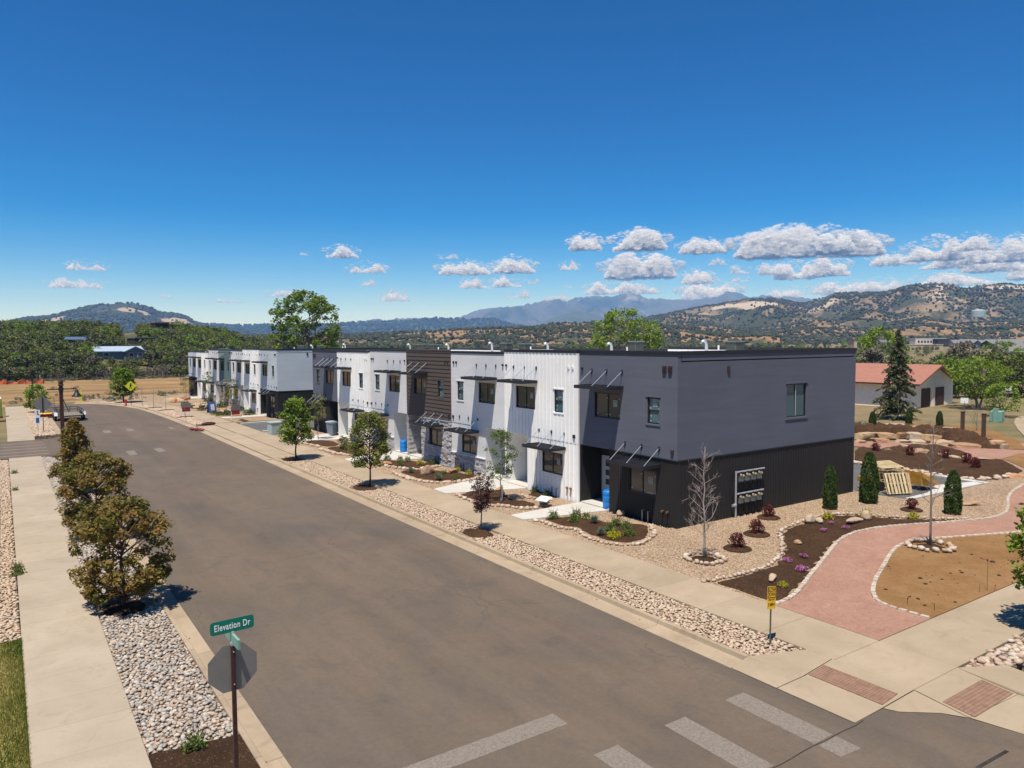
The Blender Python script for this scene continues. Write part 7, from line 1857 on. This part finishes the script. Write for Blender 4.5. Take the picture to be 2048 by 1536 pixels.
M['slate'] = m_plain('grey_blue_wall', (0.14, 0.17, 0.20), .8, .1); M['blueroof'] = m_plain('blue_metal_roof', (0.42, 0.50, 0.58), .4, .4, .2, .1)
M['tan'] = m_plain('tan_wall', (0.42, 0.34, 0.25), .8, .1); M['paleb'] = m_plain('pale_wall', (0.62, 0.56, 0.48), .8, .1); M['greyroof'] = m_plain('grey_roof', (0.17, 0.165, 0.16), .7, .2)
M['darkwall'] = m_plain('dark_wall', (0.05, 0.045, 0.042), .8, .1); M['browndoor'] = m_plain('brown_door', (0.07, 0.03, 0.02), .6, .2); M['solar'] = m_plain('solar_blue', (0.09, 0.125, 0.19), .3, .5)
hh = far_house('house', 'low cream house with a red roof behind the spruce', (83.0, 51.9, .1), -math.pi/2+.06, 18.5, 9.5, 2.85, M['cream'], M['redroof'], 1.75,
   [(-6.0, -4.9, .0, 2.2, M['browndoor']), (-3.6, -2.6, 1.0, 2.2, 'glass'), (-8.4, -7.2, 1.0, 2.2, 'glass'), (1.2, 2.2, 1.0, 2.1, 'glass'), (-.9, -.1, 1.0, 2.1, 'glass')], .7)
MB().box(-6.9, -6.7, -.55, -.35, -.2, 2.62).build('porch_post', M['cream'], hh); MB().box(-3.2, -3.0, -.55, -.35, -.2, 2.62).build('porch_post', M['cream'], hh)
MB().box(9.252, 9.30, 1.2, 3.4, -.1, 2.2).build('garage_door', M['browndoor'], hh); MB().box(9.252, 9.30, 4.8, 7.0, -.1, 2.2).build('garage_door', M['browndoor'], hh)
mb = MB(); mb.box(9.252, 9.36, 3.6, 4.4, -.1, 2.5); mb.build('pillar', M['cream'], hh)
mb = MB(); mb.bar((-5.2, -.72, 2.70), (-3.5, 4.6, 4.72), .14, .06); mb.bar((-9.9, -.74, 2.70), (9.9, -.74, 2.70), .12, .16); mb.build('gutter', M['browndoor'], hh)
h2 = far_house('house', 'grey-blue house with a blue and white roof at the foot of the wooded hill', (23.56,201.63,3.86), .10, 10.2, 6, 2.0, M['slate'], M['blueroof'], 1.0, [(-3.4, -2.4, .8, 1.7, 'glass')], .4)
mb = MB(); mb.box(.9, 5.0, -2.2, -.01, -2.5, 2.0); mb.add([(.9,-2.2,2.0),(5.0,-2.2,2.0),(2.95,-2.2,3.0),(.9,3,2.0),(5.0,3,2.0),(2.95,3,3.0)], [(0,1,2)]); mb.build('wing', M['slate'], h2)
mb = MB(); mb.add([(.5,-2.6,1.85),(2.95,-2.6,3.06),(2.95,3,3.06),(.5,3,1.85),(.5,-2.6,2.0),(2.95,-2.6,3.2),(2.95,3,3.2),(.5,3,2.0)], [(0,1,5,4),(4,5,6,7),(0,4,7,3),(0,3,2,1)]); mb.add([(5.4,-2.6,1.85),(2.95,-2.6,3.06),(2.95,3,3.06),(5.4,3,1.85),(5.4,-2.6,2.0),(2.95,-2.6,3.2),(2.95,3,3.2),(5.4,3,2.0)], [(0,4,5,1),(4,7,6,5),(0,3,7,4),(0,1,2,3)]); mb.build('wing_roof', M['blueroof'], h2)
for x in (1.5, 3.4):
    fr = MB().box(x, x+1.1, -2.26, -2.201, .6, 1.6).build('window', M['sign_white'], h2); MB().box(x+.08, x+1.02, -2.29, -2.261, .68, 1.52).build('pane', M['glass'], fr)
far_house('solar_roof', 'blue solar panel roof half hidden in the wood', (16.77,228.38,7.35), -.3, 5.6, 3.6, 1.4, M['darkwall'], M['solar'], .6, (), .3)
far_house('house', 'dark flat-roofed house on the wooded slope', (34.19,229.47,7.48), .3, 7.5, 5, 1.6, M['darkwall'], M['greyroof'], .4, (), .3, True)
far_house('house', 'small house with a pinkish roof on the crest of the wooded hill', (42.57,258.52,12.46), .2, 4.2, 4, 1.6, M['darkwall'], M['redroof'], .5, (), .3, True)
far_house('building', 'long white two-level building in the valley with a row of dark windows', (681.56,336.27,1.15), -.75, 26, 14, 6.0, M['paleb'], M['paleb'], 1, [(-11+2.6*i, -9.6+2.6*i, 2.2, 4.2, M['darkwall']) for i in range(8)], .3, True, 'building')
far_house('building', 'dark annex at the right end of the white valley building', (674.93,322.44,1.03), -.75, 10, 10, 5.2, M['darkwall'], M['darkwall'], 1, (), .3, True, 'building')
far_house('building', 'long tan building with a row of small windows in front of the white one', (464.12,234.51,-1.1), -.8, 24, 9, 4.6, M['tan'], M['tan'], 1, [(-10+2.2*i, -9+2.2*i, 1.8, 3.0, M['darkwall']) for i in range(9)], .3, True, 'building')
far_house('building', 'grey and tan building at the right end of the slate blue roof', (285.17,166.07,1.58), -.7, 9, 7, 5.6, M['tan'], M['greyroof'], 1, [(-3.2+1.9*i, -2.2+1.9*i, 2.8, 4.6, M['darkwall']) for i in range(4)], .3, True, 'building')
far_house('house', 'grey-roofed house at the right edge of the valley', (233.17,90.17,1.37), -.9, 10, 8, 2.6, M['darkwall'], M['greyroof'], 2.2, (), .5)
for i, (u, v, D_) in enumerate(((1965, 690, 700), (1985, 694, 640), (2005, 697, 600), (2028, 694, 640), (1990, 682, 900), (2015, 684, 880), (2040, 680, 930), (1900, 672, 1100), (1935, 674, 1080), (1775, 676, 900), (1810, 673, 1100), (1848, 671, 1250), (1925, 684, 720), (1740, 679, 800), (1948, 678, 960))):
    az = np.interp(u, (1700, 1800, 1900, 2000, 2060), AZT)
    far_house('house', 'grey-roofed house in the cluster of valley houses at the right', (D_*math.sin(math.radians(az)), D_*math.cos(math.radians(az)), .1), -.7+.2*(i % 3), 13+2*(i % 3), 9, 3.2, (M['tan'], M['slate'], M['darkwall'])[i % 3], M['greyroof'], 2.4, (), .5, False, 'house', 'cluster of valley houses')
o = MB().lathe([(12, -3), (12, 9), (11, 10.5), (.5, 12)], 24).build('water_tank', M['greybox'], None, (1557.66,680.96,49.87)); tag(o, 'pale round water tank on the scrub hill', 'water tank')
wr = (1557.66,680.96,49.87)
# construction ground beyond the street end
bf = thing('barrier_fence', 'sagging orange mesh barrier in the dirt field', 'barrier', (2.5, 172, .1)); mb = MB()
xs_ = np.linspace(-5, 4.2, 20)
for a, b in zip(xs_[:-1], xs_[1:]):
    ha, hb_ = .55+.3*math.sin(a*2.1)+.2*math.sin(a*5), .55+.3*math.sin(b*2.1)+.2*math.sin(b*5); mb.add([(a, -.3*a+.15*math.sin(a*3), 0), (b, -.3*b+.15*math.sin(b*3), 0), (b, -.3*b, hb_), (a, -.3*a, ha)], [(0,1,2,3)])
mb.build('mesh_panel', M['orange'], bf)
for x in (-4.9, -1.8, 1.2, 4.1): MB().tube([(x, -.3*x, -.2), (x, -.3*x, 1.75)], .07, 6).build('post', M['rust'], bf)
o = MB().tube([(-4.5, 20, .2), (0, 8, .25), (3.5, -1.5, .2), (4.0, -4.5, .2), (3.0, -8.5, .2)], .22, 8).build('pipe', M['sign_white'], None, (4.6, 195, .1)); tag(o, 'long white pipe lying across the dirt field', 'pipe')
kind(sheet('track', [(60.78,21.03),(67.18,25.72),(71.88,28.04),(77.12,30.39),(81.57,31.98),(86.45,33.18),(110.48,36.83)], -.2, .12, M['walk']), 'structure')

# clouds
def mat_cloud():
    t = NT('cloud_vapour')
    d = t.n('ShaderNodeBsdfDiffuse'); d.inputs['Color'].default_value = (.99, .99, .99, 1)
    tr = t.n('ShaderNodeBsdfTranslucent'); tr.inputs['Color'].default_value = (.99, .99, .99, 1)
    m1 = t.n('ShaderNodeMixShader'); m1.inputs[0].default_value = .8; t.l(d.outputs[0], m1.inputs[1]); t.l(tr.outputs[0], m1.inputs[2])
    lw = t.n('ShaderNodeLayerWeight'); lw.inputs['Blend'].default_value = .5
    nz = t.noise(.006, 7, .72, None, .6)
    f = t.ramp(t.math('ADD', lw.outputs['Facing'], t.math('MULTIPLY', t.math('SUBTRACT', nz, .5), 2.2)), [(.0, .56), (.75, 1.0)])
    tp = t.n('ShaderNodeBsdfTransparent'); m2 = t.n('ShaderNodeMixShader'); t.l(f, m2.inputs[0]); t.l(m1.outputs[0], m2.inputs[1]); t.l(tp.outputs[0], m2.inputs[2])
    t.l(m2.outputs[0], t.out.inputs['Surface']); return t.m
M['cloud'] = mat_cloud()
cl_c = [(1444.06,16938.6,1532.3),(1262.01,16953.1,1173.93),(6289.07,15793.9,1990.49),(6793.49,15583.6,1636.71),(6808.37,15577.1,1305.28),(5253.81,16167.8,1057.68),(7334.4,15336.4,986.27),(7386.45,15311.4,1142.65),(8722.29,14591.8,1639.06),(8403.8,14777.5,1918.44),(9654.86,13992.3,1703.09),(8912.88,14476.2,1312.94),(9531.43,14076.6,1332.68),(9717.07,13949.1,1049.42),(10929.1,13021.4,2199.11),(11834.9,12203.9,2215.01),(10651.2,13249.6,1690.84),(11836.7,12202.2,1629.02),(11393.1,12617.3,1172.93),(11916.9,12123.8,1138.77),(12767.1,11225,2039.76),(12976.4,10982.4,1692.39),(13853.3,9853.2,2038.9),(14519.5,8842.24,1942.47),(13276.2,10618,1514.79),(13277.6,10616.3,1320.97),(12700.4,11300.5,1378.49),(12877.4,11098.3,1066.28),(13681.4,10090.5,1502.22),(13944.2,9724.16,1453.55),(14322.7,9157.47,1509.01),(13833.5,9880.97,974),(14478.9,8908.51,1063.92),(14853.2,8269.29,1108.31),(14913.8,8159.56,1584.92),(15255.9,7500.49,1748.81),(15521.9,6933.29,1840.95),(15606.3,6741.1,1597.95),(15369.1,7265.77,1518.68),(15788.3,6303.2,1668.55),(15443.8,7105.67,1160.81),(15655.5,6626.17,1438.44),(4053.89,16509.6,891.86),(10419.9,13432.3,974.88),(10580.2,13306.4,1220.53),(10022.8,13731.1,1339.83),(15916.5,5971.91,1339.13),(14291.7,9205.86,2049.18),(5520.01,16078.9,1917.53),(2828.02,16763.1,954.86)]
cl_s = [(62,20),(82,20),(62,28),(70,24),(30,15),(90,18),(60,20),(40,12),(105,30),(40,14),(85,36),(62,26),(60,24),(50,20),(65,36),(105,44),(35,22),(140,52),(112,30),(60,24),(90,32),(36,15),(190,58),(115,48),(36,20),(32,16),(60,32),(112,40),(52,26),(76,38),(68,40),(76,28),(112,28),(70,28),(76,24),(92,44),(62,32),(82,34),(92,32),(64,46),(130,30),(92,36),(52,12),(52,16),(30,9),(26,12),(80,50),(90,52),(14,8),(22,9)]
ico1, ico1f = ico_data(1)
for ci_, (c, (w, h)) in enumerate(zip(cl_c, cl_s)):
    fd = 1+.75*max(0.0, min(1.0, (2150-(c[2]-8))/1400.0))          # lower clouds stand farther off
    c = (c[0]*fd, c[1]*fd, 8+(c[2]-8)*fd)
    rs = np.random.RandomState(600+ci_); k = 17000/1490.0*fd; W, H = w*k*.97, h*k*.86; az = math.atan2(c[0], c[1]); rx, ry_ = math.cos(az), -math.sin(az); fx, fy = math.sin(az), math.cos(az)
    n = int(40+w*h/5.5); Vs = []; 
    bumps = [(rs.uniform(-.42, .42), rs.uniform(.5, 1.0), rs.uniform(.15, .36)) for _ in range(max(3, int(w/18)))]
    while len(Vs) < n:
        a = rs.uniform(-.5, .5); env = max([b[1]*math.exp(-((a-b[0])/b[2])**2) for b in bumps])*(1-(2*a)**4); zz = rs.uniform(0, 1)**1.3*env
        r = H*rs.uniform(.06, .24)*(.45+.65*env)
        b = rs.uniform(-.3, .3)*min(W, H*2)
        v = ico1*np.array([1.15, 1.15, .85])*(1+.09*rs.standard_normal((len(ico1), 1)).clip(-1.3, 1.3))*r
        px, py, pz = a*W*rx+b*fx, a*W*ry_+b*fy, (zz-.45)*H
        Vs.append(v+np.array([px, py, pz]))
    for _ in range(int(n*.35)):                      # torn shreds round the edge
        a = rs.uniform(-.62, .62); r = H*rs.uniform(.03, .09); zz = rs.uniform(-.5, .75)*(1-abs(a)*1.2)*H
        v = ico1*np.array([rs.uniform(1.2, 2.6), 1.6, .6])*(1+.12*rs.standard_normal((len(ico1), 1)).clip(-1.3, 1.3))*r
        Vs.append(v+np.array([a*W*rx, a*W*ry_, zz])); 
    V = np.concatenate(Vs); F = np.concatenate([ico1f+i*len(ico1) for i in range(len(Vs))])
    kind(mesh_link('cloud', np_mesh('cloud', V, F, M['cloud'], smooth=True), None, c), 'structure')

# the air: one closed box of thin haze over the whole landscape
hz = MB().box(-10900, 10900, -10900, 10900, -2.0, 640).build('haze', bpy.data.materials.new('haze_air'))
hm = hz.data.materials[0]; hm.use_nodes = True; hm.node_tree.nodes.clear()
pv = hm.node_tree.nodes.new('ShaderNodeVolumePrincipled'); ho = hm.node_tree.nodes.new('ShaderNodeOutputMaterial')
pv.inputs['Color'].default_value = (0.22, 0.48, 1.0, 1); pv.inputs['Absorption Color'].default_value = (1, 1, 1, 1); pv.inputs['Density'].default_value = 1.0e-4; pv.inputs['Anisotropy'].default_value = 0.0
hm.node_tree.links.new(pv.outputs[0], ho.inputs['Volume']); kind(hz, 'stuff')
